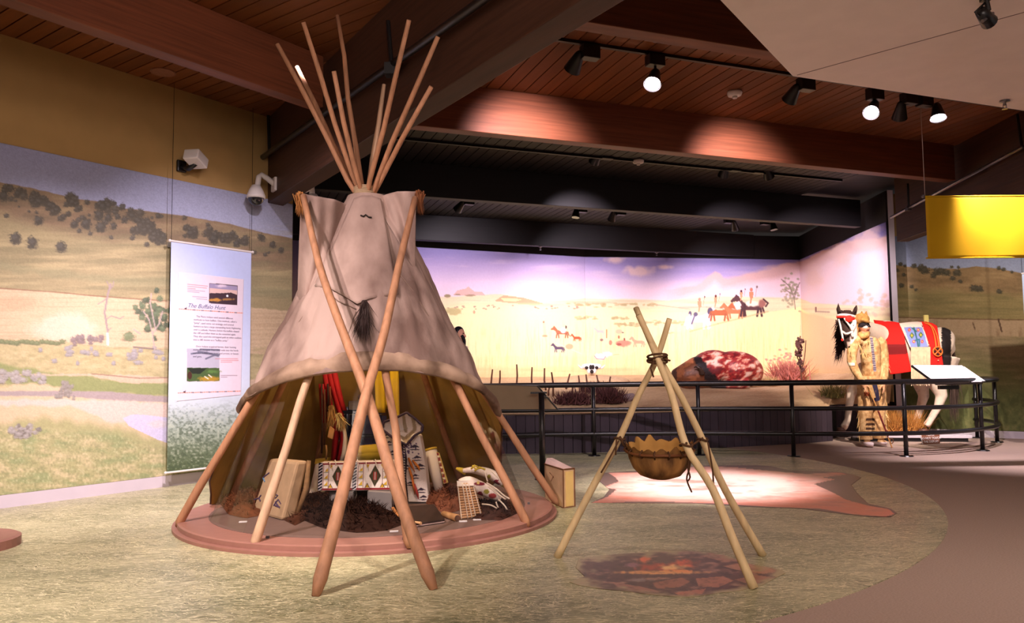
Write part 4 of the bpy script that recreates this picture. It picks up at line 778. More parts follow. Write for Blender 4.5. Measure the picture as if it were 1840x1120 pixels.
# ------------------------------------------------------------------ guard rail
RP = [(-2.6, 10.45), (-1.2, 10.25), (0, 10.2), (1.05, 10.22), (2.4, 10.15), (3.5, 9.92), (4.3, 9.8), (4.883, 9.78), (5.5, 9.92), (6.1, 10.28), (6.65, 10.8), (7.05, 11.42), (7.22, 11.95), (7.235, 12.3)]
def smoothpl(pl, k=8):
    pl = np.asarray(pl, float); out = []
    for i in range(len(pl) - 1):
        p0, p1, p2, p3 = pl[max(i - 1, 0)], pl[i], pl[i + 1], pl[min(i + 2, len(pl) - 1)]
        for q in range(k):
            s = q / k; out.append(.5 * (2 * p1 + (p2 - p0) * s + (2 * p0 - 5 * p1 + 4 * p2 - p3) * s * s + (3 * p1 - p0 - 3 * p2 + p3) * s ** 3))
    return np.array(out + [pl[-1]])
rp = smoothpl(RP, 6)
t = empty('guard_rail', (2.4, 10.2, 0), 'curved black tube guard rail around the diorama and horse', 'railing')
for nm, z, r in (('top_rail', .925, .034), ('middle_rail', .60, .028), ('lower_rail', .285, .028)): MB().tube(np.c_[rp, np.full(len(rp), z)], r, 12).build(nm, RAILM, t, True)
for x, y in [(-2.2, 10.4), (-.4, 10.21), (1.05, 10.22), (2.4, 10.15), (3.53, 9.91), (4.883, 9.78), (6.17, 10.34), (7.08, 11.5), (7.235, 12.25)]:
    po = MB().tube([(x, y, 0), (x, y, .92)], .027, 12).build('post', RAILM, t, True); MB().lathe([(0, .014), (.075, .014), (.085, 0)], 18, (x, y, 0)).build('base_flange', RAILM, po)
# ------------------------------------------------------------------ reading panels
def reader(name, c, th, face, frame, label, cat='sign'):
    t = empty(name, c[0], label, cat)
    c = [np.array(q) for q in c]; n = np.cross(c[1] - c[0], c[3] - c[0]); n /= np.linalg.norm(n)
    MB().hexa([q - n * th for q in c], c).build('panel_frame', frame, t)
    m = sum(c) / 4; k = [m + (q - m) * .965 + n * .002 for q in c]; MB().hexa([q - n * .004 for q in k], k).build('panel_face', face, t)
    return t, c, n
PAPER = mat('white_print', (238, 228, 228), .5, .02, 5)
c = [Yp(1683, 689, 10.02), Yp(1767, 687, 10.16), Yp(1729, 656.5, 10.5), Yp(1638, 656, 10.36)]
t, c, n = reader('reader_sign', c, .03, PAPER, BLACK, 'tilted white information panel on the rail before the horse')
xd = (c[1] - c[0]); xd /= np.linalg.norm(xd); ud = np.cross(n, xd)
if ud[2] < 0: ud = -ud
P = planar(lerp(c[3], c[0], .1) + n * .0045, lerp(c[2], c[1], .1) + n * .0045, lerp(c[3], c[0], .9) + n * .0045, 60, 40); p = Paint(np.broadcast_to(np.linspace(0, 60, 60), (40, 60)).copy(), np.broadcast_to(np.linspace(0, 40, 40)[:, None], (40, 60)).copy()); p.fill((238, 228, 228))
for y in range(5, 36, 3):
    x = 4.0
    while x < 56:
        w_ = float(rng.uniform(2, 6)); p.line([(x, y), (min(x + w_, 56), y)], 1.0, (196, 170, 172), .6); x += w_ + 1.5
        if 28 < x < 32: x = 33
colormesh('printed_text', P, p.C, MURAL, t)
bc = (c[0] + c[1]) / 2; MB().box(bc + np.array([-.1, .1, -.06]), (.25, .06, .05)).build('bracket', BLACK, t)
c = [Yp(1004, 736, 8.22), Yp(862, 737, 8.22), Yp(852, 689, 8.20), Yp(967, 693, 8.20)]
t, c, n = reader('reader_sign', c, .03, PAPER, BLACK, 'tilted reading panel on a black post, seen from its khaki back')
m_ = sum(c) / 4; k = [m_ + (q - m_) * .94 - n * .032 for q in c]; MB().hexa([q + n * .004 for q in k], k).build('panel_back', mat('khaki_back', (150, 132, 108), .8, .04), t, label='khaki back board')
b_ = Yp(975, 862, 8.02); MB().tube([(b_[0], b_[1], 0), (b_[0], b_[1], Yp(975, 706, 8.02)[2])], .03, 12).build('post', RAILM, t, True); MB().lathe([(0, .012), (.08, .012), (.085, 0)], 16, (b_[0], b_[1], 0)).build('base_flange', RAILM, t)
h_ = Yp(968, 706, 8.05); MB().box(h_, (.17, .05, .02)).box(h_ + np.array([.08, .1, -.05]), (.02, .2, .02)).build('bracket', RAILM, t)
# please do not touch sign
c = [Zp(1658, 798.5, 0.003), Zp(1689, 797, 0.003), None, None]; d0 = c[0][1]; c[2] = Yp(1688, 777, c[1][1] + .05); c[3] = Yp(1653.5, 778, d0 + .05)
t = empty('notice_sign', c[0], 'small brown notice asking not to touch the display, on the carpet by the horse', 'sign'); c = [np.array(q) for q in c]; n = np.cross(c[1] - c[0], c[3] - c[0]); n /= np.linalg.norm(n)
MB().hexa([q - n * .012 for q in c], c).build('board', mat('brown_board', (120, 76, 58), .6, .08), t)
MB().tube([c[0], c[3]], .006, 6).build('edge_strip', WHITEPL, t); mid = (c[2] + c[3]) / 2; MB().tube([mid - n * .012, np.array([mid[0], mid[1] + .12, .004])], .008, 6).build('prop_leg', BLACK, t)
xd = (c[1] - c[0]) / np.linalg.norm(c[1] - c[0]); ud = np.cross(n, xd); hh = np.linalg.norm(c[3] - c[0])
for s_, f in (('PLEASE', .70), ('DO NOT TOUCH', .40), ('THE DISPLAY', .10)): text('lettering', s_, .047, (lerp(c[0], c[3], f) + lerp(c[1], c[2], f)) / 2 + n * .004, xd, ud, PAPER, t, align='CENTER', ext=.001)
# base of another exhibit at the left edge
q = Zp(22, 972, .05); ctr = (q[0] - .34, q[1], 0); RB = mat('rust_laminate', (152, 106, 94), .5, .06, 14)
t = empty('exhibit_base', ctr, 'rounded rust brown exhibit base cut off by the left edge', 'base'); MB().lathe([(0, .07), (.32, .07), (.34, .06), (.34, 0)], 40, ctr).build('base_plate', RB, t); MB().tube([(ctr[0] - .1, ctr[1], .07), (ctr[0] - .1, ctr[1], 1.0)], .03, 12).build('post', RAILM, t, True)
# ------------------------------------------------------------------ platform
PC = np.array([-1.104, 6.153, 0])
RUST = mat('rust_laminate', (152, 106, 94), .5, .06, 14); GREYF = mat('grey_brown_felt', (112, 88, 80), .9, .06, 20)
t = empty('display_platform', PC, 'low round rust brown platform under the tipi', 'platform')
MB().lathe([(0, .028), (1.40, .028), (1.434, .024), (1.434, 0)], 96, PC).build('lower_step', RUST, t)
MB().lathe([(0, .064), (1.385, .064), (1.40, .058), (1.40, .028)], 96, PC).build('upper_step', RUST, t)
MB().lathe([(0, .0665), (1.19, .0665), (1.19, .064)], 72, PC).build('floor_panel', GREYF, t)
CARD = mat('label_card', (228, 220, 220), .6, .02)
for x, y in [(437, 938), (708, 955), (832, 937), (857, 934)]:
    q = Zp(x, y, .07); MB().box(q, (.055, .03, .006), rotz(.15)).build('label_card', CARD, t)
MB().box(Zp(481, 966, .07), (.02, .02, .02)).box(Zp(726, 968, .07), (.02, .02, .02)).box(Zp(950, 905, .07), (.02, .02, .02)).build('pane_bracket', CHROME, t)
# ------------------------------------------------------------------ tipi cone
CB, CT, CR0, CRT = np.array([-1.10, 6.15, .064]), Yp(660, 331, 5.68), 1.31, .075
def cone(phi, z, off=0.0):
    k = (z - CB[2]) / (CT[2] - CB[2]); c = CB + (CT - CB) * k; r = CR0 + (CRT - CR0) * k + off; a = math.radians(phi)
    return np.array([c[0] + r * math.sin(a), c[1] - r * math.cos(a), z])
def cone_hit(px, py, off=0.0):
    d = ray(px, py); best = None
    ss = np.linspace(3.5, 8, 900); P = EYE + d * ss[:, None]; k = (P[:, 2] - CB[2]) / (CT[2] - CB[2]); c = CB + (CT - CB) * k[:, None]
    v = np.hypot(P[:, 0] - c[:, 0], P[:, 1] - c[:, 1]) - (CR0 + (CRT - CR0) * k + off)
    i = np.where((v[:-1] > 0) & (v[1:] <= 0))[0]
    if len(i): i = i[0]; s = ss[i] + (ss[i + 1] - ss[i]) * v[i] / (v[i] - v[i + 1])
    else: s = ss[v.argmin()]
    return EYE + d * s
HEM = [(-100, .064), (-95, .07), (-91, .22), (-86, .48), (-80, .74), (-75, .87), (-70, .905), (-52, .965), (-32, 1.045), (-19, 1.085), (-5, 1.11), (9, 1.118), (25, 1.115), (43, 1.075), (61, 1.01), (80, .93), (90, .83), (96, .72), (106, .60), (118, .42), (130, .2), (138, .066), (142, .064)]
hx, hz = zip(*HEM)
def hem(phi):
    f = ((phi + 180) % 360) - 180
    return float(np.interp(f, hx, hz)) if -100 < f < 142 else .066
tp = empty('tipi', (CB[0], CB[1], .064), 'hide covered tipi on wooden poles with its front rolled up', 'tipi')
HIDE = mat('tipi_hide', (172, 146, 136), .85, .10, 2.6, .9, stretch=(1, 1, .55), c2=(112, 88, 80), detail=9, pos=(.36, .6)); HIDE_D = mat('hide_roll', (160, 132, 112), .85, .1, 3.4, .6, c2=(98, 74, 60), detail=9, pos=(.36, .62))
LINER = mat('hide_inside', (150, 118, 62), .9, .25, 3.5, .3, detail=7)
phis = np.arange(-180, 180.01, 2.5); NZ = 44
def wr(phi, z):   # gentle folds
    return .016 * math.sin(phi * .14 + z * 3) + .012 * abs(math.sin(phi * .31 + 1.5 * math.sin(z * 2.3))) + .035 * (fbm(np.array([phi / 14]), np.array([z * 3.2]), 3)[0] - .5) * 2
def cover(name, off, m, top):
    P = np.zeros((NZ, len(phis), 3)); keep = []
    for j, f in enumerate(phis):
        zb = hem(f)
        for i in range(NZ):
            z = zb + (top - zb) * i / (NZ - 1); P[i, j] = cone(f, z, off + wr(f, z) * min(1, (top - z) * 2))
    b = MB(); ix = np.arange(NZ * len(phis)).reshape(NZ, -1); fs = []
    for i in range(NZ - 1):
        for j in range(len(phis) - 1):
            f = (phis[j] + phis[j + 1]) / 2; z = P[i:i + 2, j:j + 2, 2].mean()
            a = abs(((f + 165) + 180) % 360 - 180)
            if (a / 12.5) ** 2 + ((z - .62) / .27) ** 2 < 1: continue      # the oval door opening at the back
            fs.append((ix[i, j], ix[i, j + 1], ix[i + 1, j + 1], ix[i + 1, j]))
    b.add(P.reshape(-1, 3), fs); return b.build(name, m, tp, True)
cover('cover', .022, HIDE, 2.40); cover('cover_lining', .008, LINER, 2.34)
# rolled hem in front
P = []
for f in np.arange(-77, 96.1, 3):
    z = hem(f); w_ = float(np.interp(f, [-77, -40, 0, 45, 75, 96], [.10, .13, .135, .125, .12, .10])); row = []
    for q in np.linspace(0, 1, 11):
        a = math.pi * q; row.append(cone(f, z + w_ * (1 - q) - .01, .028 + .035 * math.sin(a) + .35 * wr(f * 3, z)))
    for q in np.linspace(.9, .1, 5): row.append(cone(f, z + w_ * (1 - q) - .01, .004 - .01 * math.sin(math.pi * q)))
    row.append(row[0]); P.append(row)
MB().grid(np.array(P)).build('rolled_hem', HIDE_D, tp, True)
# front overlap panel
def onc(o): return lambda x, y, u, v: cone_hit(x, y, o + .012 * math.sin(u * 7 + v * 3) * v + .008)
P = sheet([(637, 357), (650, 352), (668, 352), (684, 358)], [(566, 515), (592, 518), (618, 532), (642, 547), (664, 537), (690, 533), (716, 530)], 30, 24, onc(.034)); MB().slab(P, .006).build('front_panel', HIDE, tp, True)
# smoke flaps
def flap(top, bot, dt, db, m, n, amp, sgn):
    def fn(x, y, u, v):
        d = lerp(lerp(dt[0], dt[1], u), lerp(db[0], db[1], u), v) - .10 * math.sin(math.pi * u) * (1 - v) * sgn + amp * math.sin(u * 9 + v * 2) * (1 - u) * .6 + amp * math.sin(u * 16 - v * 5) * .4 * (1 - v)
        return Yp(x, y, d)
    return sheet(top, bot, m, n, fn)
P = flap([(540, 346), (562, 352), (600, 358), (629, 370)], [(535, 560), (545, 549), (556, 527), (567, 508)], (5.42, 5.60), (5.58, 5.44), 34, 40, .05, 1); MB().slab(P, .006).build('smoke_flap', HIDE, tp, True)
P = flap([(672, 362), (688, 352), (715, 344), (748, 344)], [(716, 434), (728, 458), (737, 474), (746, 488)], (5.59, 5.42), (5.46, 5.60), 30, 40, .04, -1); MB().slab(P, .006).build('smoke_flap', HIDE, tp, True)
# lacing stitch, seams and tape
DK = mat('dark_lacing', (44, 34, 30), .8, .1)
def seam(px, o, r, m, nm): MB().tube([cone_hit(x, y, o) for x, y in px], r, 6).build(nm, m, tp, True)
seam([(648, 387), (653, 389), (657, 386), (662, 390), (668, 391)], .055, .006, DK, 'stitch')
SEAMM = mat('hide_seam', (128, 104, 92), .9, .1)
for l in ([(566, 516), (590, 527), (607, 541), (640, 556)], [(700, 470), (740, 520), (790, 600), (828, 652)], [(585, 510), (540, 575), (470, 672)], [(690, 545), (700, 600), (690, 632)], [(640, 560), (622, 610), (625, 640)]): seam(l, .024, .004, SEAMM, 'seam')
# hair tail
b = MB(); c0 = cone_hit(656, 541, .06)
for i in range(420):
    x = float(rng.normal(655, 5)); q0 = cone_hit(655 + (x - 655) * .45, 541 + float(rng.uniform(-2, 30)), .055 + float(rng.uniform(0, .04))); s = float(rng.normal(0, 9)); b.blade(q0, cone_hit(x + s + 0.2 * (x - 655) - 2, float(rng.uniform(575, 624)), .06 + float(rng.uniform(0, .05))), .0035)
b.build('hair_tail', mat('dark_hair', (46, 28, 24), .7, .25, 30), tp)
for cx, cy, d, tilt, c_ in [(538, 366, 5.40, 0, (168, 112, 62)), (753, 364, 5.40, 3, (120, 70, 40))]:
    b = MB(); k = Yp(cx, cy - 16, d)
    for i in range(140):
        b.blade(k + rng.normal(size=3) * .012, Yp(cx + tilt + float(rng.normal(0, 3.5)), cy + float(rng.uniform(2, 26)), d + float(rng.normal(0, .02))), .005)
    b.build('hair_tuft', mat('hair_tuft_%d' % cx, c_, .8, .25, 30), tp)
# poles
POLE = mat('pole_wood', (170, 121, 90), .65, .22, 4, .15, stretch=(6, 6, .8), rnd=.1); POLE_P = mat('pole_wood_pale', (196, 158, 128), .65, .2, 4, .15, stretch=(6, 6, .8))
tie = Yp(655, 345, 5.68)
def wob(P, amp, k):
    P = [np.array(q) for q in P]; out = []
    for i, q in enumerate(P): out.append(q + (rng.normal(size=3) * amp if 0 < i < len(P) - 1 else 0))
    return out
def pole(foot, tip, m=POLE, off=(0, 0), r0=.030, r1=.016, nm='lodge_pole', lo=True):
    A = np.array(foot, float); mid = tie + np.array([off[0], off[1], 0]); d = mid - A
    sg = np.linspace(1.0, 2.2, 400); yy = proj(A + d * sg[:, None])[1]; k = int(np.argmin(abs(yy - tip[1]))); B_ = Yp(tip[0], tip[1], (A + d * sg[k])[1])
    if B_[2] > 3.90: B_ = Zp(tip[0], tip[1], 3.90)
    if hN @ (B_ - np.r_[hipp, 0]) > -.14: B_ = Pp(tip[0], tip[1], np.r_[hipp, 0] - hN * .14, hN)
    k = np.linspace(0, 1, 12); L = [lerp(A, B_, s) for s in k]; Ld = L[0]; tt = (mid[2] - A[2]) / (B_[2] - A[2]); sh = mid - lerp(A, B_, tt)
    L = [q + sh * min(s / tt, (1 - s) / (1 - tt)) for q, s in zip(L, k)]
    L = wob(L, .006, 0); rr = [lerp(r0, r1, s) * (1 + .04 * math.sin(i * 2.1)) for i, s in enumerate(k)]
    e0 = L[0] - (L[1] - L[0]) / np.linalg.norm(L[1] - L[0]) * .0
    return MB().tube([L[0], L[0] + (L[1] - L[0]) * .12] + L[1:], [r0 * .45, r0] + rr[1:], 10).build(nm, m, tp, True)
for fx, fy, tip, m_ in ((318, 947, (775, 156), POLE), (455, 985, (690, 152), POLE_P), (735, 986, (606, 28), POLE), (950, 947, (533, 120), POLE), (1003, 908, (498, 79), POLE)):
    q = Zp(fx, fy, .03); u_ = q[:2] - PC[:2]; u_ /= np.linalg.norm(u_); q[2] = .03; pole(q, tip, m_, tuple(-.065 * u_))
for f, tip, o in [(-145, (735, 36), 0), (-104, (787, 66), 0), (150, (600, 128), 0), (120, (545, 40), 0)]:
    q = cone(f, .066, -.05); u_ = q[:2] - PC[:2]; u_ /= np.linalg.norm(u_); pole(q, tip, POLE, tuple(-.06 * u_))
# lashing
b = MB()
for i in range(5):
    a = [tie + np.array([.075 * math.cos(q), .075 * math.sin(q), -.0 + .012 * i - .02 + .003 * math.sin(q * 2 + i)]) for q in np.linspace(0, 2 * math.pi, 22)]; b.tube(a, .008, 6)
b.build('lashing', mat('cloth_lashing', (172, 146, 116), .9, .1, 20), tp, True)
# smoke flap poles
for pl, ds, m in [([(545, 352), (572, 470), (606, 570), (660, 712), (712, 880), (780, 1061)], None, POLE), ([(746, 356), (716, 480), (690, 600), (655, 720), (612, 900), (567, 1073)], None, POLE)]:
    A = Zp(pl[-1][0], pl[-1][1] - 1, .004); Bt = Yp(*pl[0], 5.36); P = []
    for x, y in pl:
        k = (y - pl[0][1]) / (pl[-1][1] - pl[0][1])
        # depth by perspective-correct interpolation along the pole
        iz = lerp(1 / Bt[1], 1 / A[1], k); P.append(Yp(x, y, 1 / iz))
    P = [np.array(q) for q in smoothpl(P, 3)]; n_ = len(P); rr = [lerp(.021, .036, i / (n_ - 1)) for i in range(n_)]; e_ = P[-1]; q_ = P[-2]; u_ = (e_ - q_) / np.linalg.norm(e_ - q_); P[-1] = e_ - u_ * .09; P.append(e_); rr.append(.02)
    MB().tube(P, rr, 12).build('smoke_flap_pole', m, tp, True)
# clear acrylic panes between the poles
def acrylic():
    m = bpy.data.materials.new('clear_acrylic'); m.use_nodes = True; nt = m.node_tree; nt.nodes.clear(); o = nt.nodes.new('ShaderNodeOutputMaterial')
    tr = nt.nodes.new('ShaderNodeBsdfTransparent'); tr.inputs[0].default_value = (.955, .955, .955, 1); gl = nt.nodes.new('ShaderNodeBsdfGlossy'); gl.inputs['Roughness'].default_value = .04
    lw = nt.nodes.new('ShaderNodeLayerWeight'); pw = nt.nodes.new('ShaderNodeMath'); pw.operation = 'POWER'; pw.inputs[1].default_value = 5.0; nt.links.new(lw.outputs['Facing'], pw.inputs[0])
    fr = nt.nodes.new('ShaderNodeMath'); fr.operation = 'MULTIPLY_ADD'; fr.inputs[1].default_value = .3; fr.inputs[2].default_value = .012; nt.links.new(pw.outputs[0], fr.inputs[0]); mx = nt.nodes.new('ShaderNodeMixShader')
    nt.links.new(fr.outputs[0], mx.inputs[0]); nt.links.new(tr.outputs[0], mx.inputs[1]); nt.links.new(gl.outputs[0], mx.inputs[2]); nt.links.new(mx.outputs[0], o.inputs[0]); return m
AC = acrylic()
for f0, f1 in [(-88, -62), (-62, -34), (-34, 2), (2, 38), (38, 66), (66, 96), (96, 128)]:
    a = cone(f0, .067, -.12); b_ = cone(f1, .067, -.12); z0, z1 = max(hem(f0) + .03, .12), max(hem(f1) + .03, .12); c_ = cone(f1, z1, -.05); d_ = cone(f0, z0, -.05)
    n_ = np.cross(b_ - a, d_ - a); n_ /= np.linalg.norm(n_); MB().hexa([a, b_, c_, d_], [q + n_ * .005 for q in (a, b_, c_, d_)]).build('acrylic_pane', AC, tp)
# painted box left outside
q = [Zp(979, 900, 0), Zp(1013, 914.5, 0)]; BX = mat('rawhide_box', (206, 170, 132), .8, .1, 9, .15); BXE = mat('brown_edge', (110, 70, 44), .8, .1); BXY = mat('yellow_rawhide', (222, 186, 116), .8, .06)
A, B_ = q; side = Zp(1033, 911.5, 0); ht = Yp(1010.5, 845, B_[1])[2]; v = side - B_; v[2] = 0
t = empty('rawhide_box', (A + side) / 2, 'small upright rawhide box with a sloped lid beside the platform', 'box')
A4 = [A, B_, B_ + v, A + v]; up = np.array([0, 0, ht]); MB().hexa(A4, [k + up for k in A4]).build('body', BX, t, bevel=.006)
rid = [A + up + np.array([0, 0, .0]), B_ + up, B_ + v + up, A + v + up]; m_ = [A + up + v * .25 + np.array([0, 0, .05]), B_ + up + v * .3 + np.array([0, 0, .004]), B_ + up + v * .7 + np.array([0, 0, .004]), A + up + v * .75 + np.array([0, 0, .05])]
MB().hexa(rid, m_).build('lid', mat('pale_pink_rawhide', (226, 192, 186), .8, .06), t)
e = np.cross(v, (0, 0, 1)); e /= np.linalg.norm(e); e = -e if e @ (B_ - A) < 0 else e
w4 = [B_ + v * .18 + up * .05, B_ + v * .84 + up * .05, B_ + v * .84 + up * .95, B_ + v * .18 + up * .95]; MB().hexa([k + e * .001 for k in w4], [k + e * .006 for k in w4]).build('end_panel', BXY, t, label='yellow end panel')
for a, b_ in ((B_, B_ + up), (B_ + v, B_ + v + up), (B_, B_ + v), (B_ + up, B_ + v + up), (A + up, B_ + up), (A, B_)): MB().tube([a + np.array([0, 0, .004]), b_ + np.array([0, 0, .004])], .006, 6).build('edge_binding', BXE, t)
fc = np.cross(B_ - A, (0, 0, 1)); fc /= np.linalg.norm(fc); mm = lerp(A, B_, .5) + up * .86 + fc * .004
MB().tube([mm + np.array([-.03, 0, .0]), mm + np.array([0, 0, -.035]), mm + np.array([.03, 0, .0])], .003, 5).tube([mm + np.array([0, 0, -.035]), mm + np.array([-.02, 0, -.075])], .003, 5).tube([mm + np.array([0, 0, -.035]), mm + np.array([.018, 0, -.07])], .003, 5).build('thong', BXE, t)

# unseen lamp added up inside the cone to brighten the dark interior
q = np.array([-1.06, 5.80, 1.92]); t = empty('interior_fill_lamp', q, 'small lamp hung high inside the tipi behind the front hem', 'lamp')
MB().tube([q + np.array([0, 0, .10]), q + np.array([0, 0, .02])], [.02, .04], 14).build('lamp_shade', BLACK, t, True); MB().tube([q + np.array([0, 0, .10]), q + np.array([0, 0, .45])], .004, 6).build('cable', BLACK, t); MB().ell(q + np.array([0, 0, .01]), (.025, .025, .025), 12, 8).build('fill_bulb', LENS_ON, t, True)
l = bpy.data.lights.new('interior_fill_light', 'POINT'); l.energy = 32; l.color = (1, .80, .48); l.shadow_soft_size = .03; o = bpy.data.objects.new('interior_fill_light', l); col.objects.link(o); o.location = q - np.array([0, 0, .03])
# ------------------------------------------------------------------ inside the tipi
FZ = .0675
def fur(name, poly, zt, dens, L, c, label, seed, var=.35):
    """shaggy robe lying on the floor: a low cushion with a coat of hairs"""
    P3 = [Zp(x, y, FZ) for x, y in poly]; t = empty(name, sum(P3) / len(P3), label, 'fur robe'); xs = [q[0] for q in P3]; ys = [q[1] for q in P3]
    cen = sum(P3) / len(P3); m = mat('fur_%s_%d' % (name, seed), c, .95, var, 18, spec=.05); R = np.array([lerp(cen, q, 1) for q in P3 + [P3[0]]]); R = pts_interp(R, 36); rows = []
    for k in np.linspace(1, 0, 9): rows.append([lerp(cen, q, k) + np.array([0, 0, zt * math.sqrt(max(0, 1 - k ** 3)) * (1 + .35 * math.sin(q[0] * 23 + k * 5)) + .001]) for q in R])
    G_ = np.array(rows); MB().grid(G_).build('hide', m, t, True); b = MB()
    for _ in range(dens):
        i, j = int(rng.integers(0, 8)), int(rng.integers(0, 35)); q = lerp(lerp(G_[i, j], G_[i + 1, j], float(rng.random())), lerp(G_[i, j + 1], G_[i + 1, j + 1], float(rng.random())), float(rng.random()))
        d = np.array([float(rng.normal()) * .6, float(rng.normal()) * .6 - .35, float(rng.uniform(.1, 1.0))]); d /= np.linalg.norm(d); e = q + d * L * float(rng.uniform(.5, 1.2)); e[2] = max(e[2], FZ + .003); b.blade(q, e, .0045)
    tag(b.build('hair_coat', m, t), kind='stuff'); return t
fur('fur_robe', [(395, 905), (410, 890), (440, 885), (470, 890), (490, 905), (480, 925), (440, 932), (410, 925)], .07, 900, .05, (104, 62, 40), 'reddish brown fur robe at the left pole foot inside the tipi', 1)
fur('fur_robe', [(545, 915), (570, 905), (620, 900), (690, 905), (725, 918), (728, 942), (690, 955), (640, 958), (580, 950), (545, 935)], .055, 1700, .085, (46, 28, 22), 'shaggy dark brown buffalo robe under the grey blocks', 2)
fur('fur_robe', [(490, 925), (520, 900), (570, 885), (640, 880), (640, 900), (570, 925), (530, 945)], .05, 900, .05, (70, 42, 30), 'flat dark fur robe behind the painted bag', 3)
fur('fur_robe', [(765, 905), (775, 885), (805, 878), (830, 890), (835, 915), (800, 925)], .08, 800, .05, (112, 68, 50), 'reddish fur heap beside the woven backrest', 4)
fur('fur_robe', [(835, 915), (870, 900), (925, 905), (935, 920), (900, 935), (850, 935)], .04, 600, .045, (62, 40, 34), 'dark fur robe under the fringed beaded bags', 5)
# painted rawhide bag
A, B_ = Zp(452, 921, FZ), Zp(506, 936, FZ); dA = A[1]; C_ = Yp(534, 830, B_[1] + .06); D_ = Yp(484, 825, A[1] + .10); th = np.array([.075, .09, 0])
t = empty('painted_bag', (A + B_) / 2, 'leaning rawhide bag painted with blue and purple figures', 'bag'); RAW = mat('rawhide_grey', (178, 146, 112), .85, .15, 9, .2)
o = MB().hexa([A, B_, C_, D_], [A + th, B_ + th, C_ + th * .8, D_ + th * .8]).build('bag_body', RAW, t, bevel=.02)
n = np.cross(B_ - A, D_ - A); n /= np.linalg.norm(n); n = n if n[1] < 0 else -n
def onbag(x, y): return Pp(x, y, A, n) + n * .003
BL_, PU = mat('blue_paint', (92, 128, 160), .8, .05), mat('purple_paint', (78, 58, 84), .8, .05)
Z2 = lambda x, y: (x / 3.732 + 380, y / 3.732 + 660)
for m_, l in [(PU, [(470, 720), (500, 705), (520, 690), (530, 668)]), (PU, [(500, 705), (540, 715)]), (PU, [(515, 690), (530, 715)]), (PU, [(345, 745), (370, 725), (390, 710)]), (PU, [(440, 745), (460, 725), (490, 725)]), (BL_, [(350, 745), (360, 770)]), (BL_, [(415, 830), (412, 860), (425, 880)]), (PU, [(400, 875), (425, 850), (450, 865), (430, 880)]), (PU, [(420, 930), (450, 890), (470, 920)]), (PU, [(430, 930), (460, 940)]), (PU, [(290, 890), (320, 880), (335, 860)]), (PU, [(320, 880), (330, 900)]), (BL_, [(440, 700), (435, 730)]), (PU, [(430, 905), (450, 935), (462, 945)])]:
    MB().tube([onbag(*Z2(*q)) for q in l], .006, 6).build('painted_mark', m_, t)
MB().tube([C_ + th * .85, lerp(C_, B_, .5) + th + np.array([.02, 0, 0]), B_ + th], [.015, .022, .015], 8).build('fur_trim', mat('tan_fur', (124, 92, 60), .9, .3, 30), t, True)
# grey display blocks
GB = mat('grey_block', (128, 118, 114), .8, .03)
def block(a, b, top, label):
    A, B_ = Zp(*a, FZ), Zp(*b, FZ); z = Yp(a[0], top, A[1])[2]; v = np.array([0, .11, 0]); t = empty('display_block', (A + B_) / 2, label, 'block'); MB().hexa([A, B_, B_ + v, A + v], [q + np.array([0, 0, z - FZ]) for q in (A, B_, B_ + v, A + v)]).build('block', GB, t, bevel=.003); return A, B_, z
bA = block((592, 914), (634, 919), 880, 'grey display block under the left end of the beaded case'); bB = block((660, 922), (704, 926), 883, 'grey display block under the right end of the beaded case')
# beaded case
d0 = bA[0][1] - .02; A, B_, C_, D_ = Yp(571, 882, d0), Yp(712, 883, d0 - .20), Yp(707, 829, d0 - .19), Yp(573, 832, d0 + .01)
t = empty('beaded_case', (A + B_) / 2, 'long beaded case with diamonds and triangles resting on grey blocks', 'case'); v = np.array([0.01, .12, 0])
MB().hexa([A, B_, C_, D_], [q + v for q in (A, B_, C_, D_)]).build('case_body', mat('white_hide', (222, 204, 190), .8, .05), t, bevel=.01)
nu, nv = 180, 70; P = planar(D_ - v * .02, C_ - v * .02, A - v * .02, nu, nv); u = np.broadcast_to(np.linspace(0, 141, nu), (nv, nu)).copy(); w_ = np.broadcast_to(np.linspace(0, 54, nv)[:, None], (nv, nu)).copy(); p = Paint(u, w_); p.fill((232, 216, 204))
RED, OLV, BRN, YL, BK = (136, 44, 48), (70, 62, 44), (64, 40, 36), (204, 158, 40), (30, 22, 34)
p.poly([(8, 1), (141, 1), (141, 4), (8, 4)], RED); p.poly([(8, 50), (141, 50), (141, 54), (8, 54)], RED)
for x in (0, 66): p.poly([(x, 0), (x + 8, 0), (x + 8, 54), (x, 54)], BK)
for x in (0, 66):
    for y in range(2, 54, 6): p.line([(x + 1, y + 4), (x + 7, y)], 1.6, (226, 214, 214))
for x in (10, 53, 76, 122):
    p.line([(x, 4), (x, 50)], 1.0, (110, 50, 50)); p.line([(x + 10, 4), (x + 10, 50)], 1.0, (110, 50, 50))
    for y in (8, 21, 34): p.poly([(x + 1.5, y + 10), (x + 8.5, y + 10), (x + 8.5, y + 2)], YL); p.line([(x + 1.5, y + 11), (x + 8.5, y + 11)], 1, (70, 90, 50))
for x in (38, 108):
    p.poly([(x, 6), (x + 11, 27), (x, 48), (x - 11, 27)], OLV); p.poly([(x, 14), (x + 6.5, 27), (x, 40), (x - 6.5, 27)], (88, 74, 54)); 
    for k in (-2, 2): p.line([(x + k, 20), (x + k, 34)], 1.6, (190, 60, 60))
    p.line([(x, 20), (x, 34)], 1.2, (226, 210, 206))
    for k in (-14, 14): p.poly([(x + k - 4, 49), (x + k + 4, 49), (x + k, 41)], YL); p.poly([(x + k - 4, 5), (x + k + 4, 5), (x + k, 12)], YL); p.line([(x + k - 4, 49), (x + k, 41), (x + k + 4, 49)], .9, BRN)
BEAD = paintmat('beadwork', .45, .1, 160, .15)
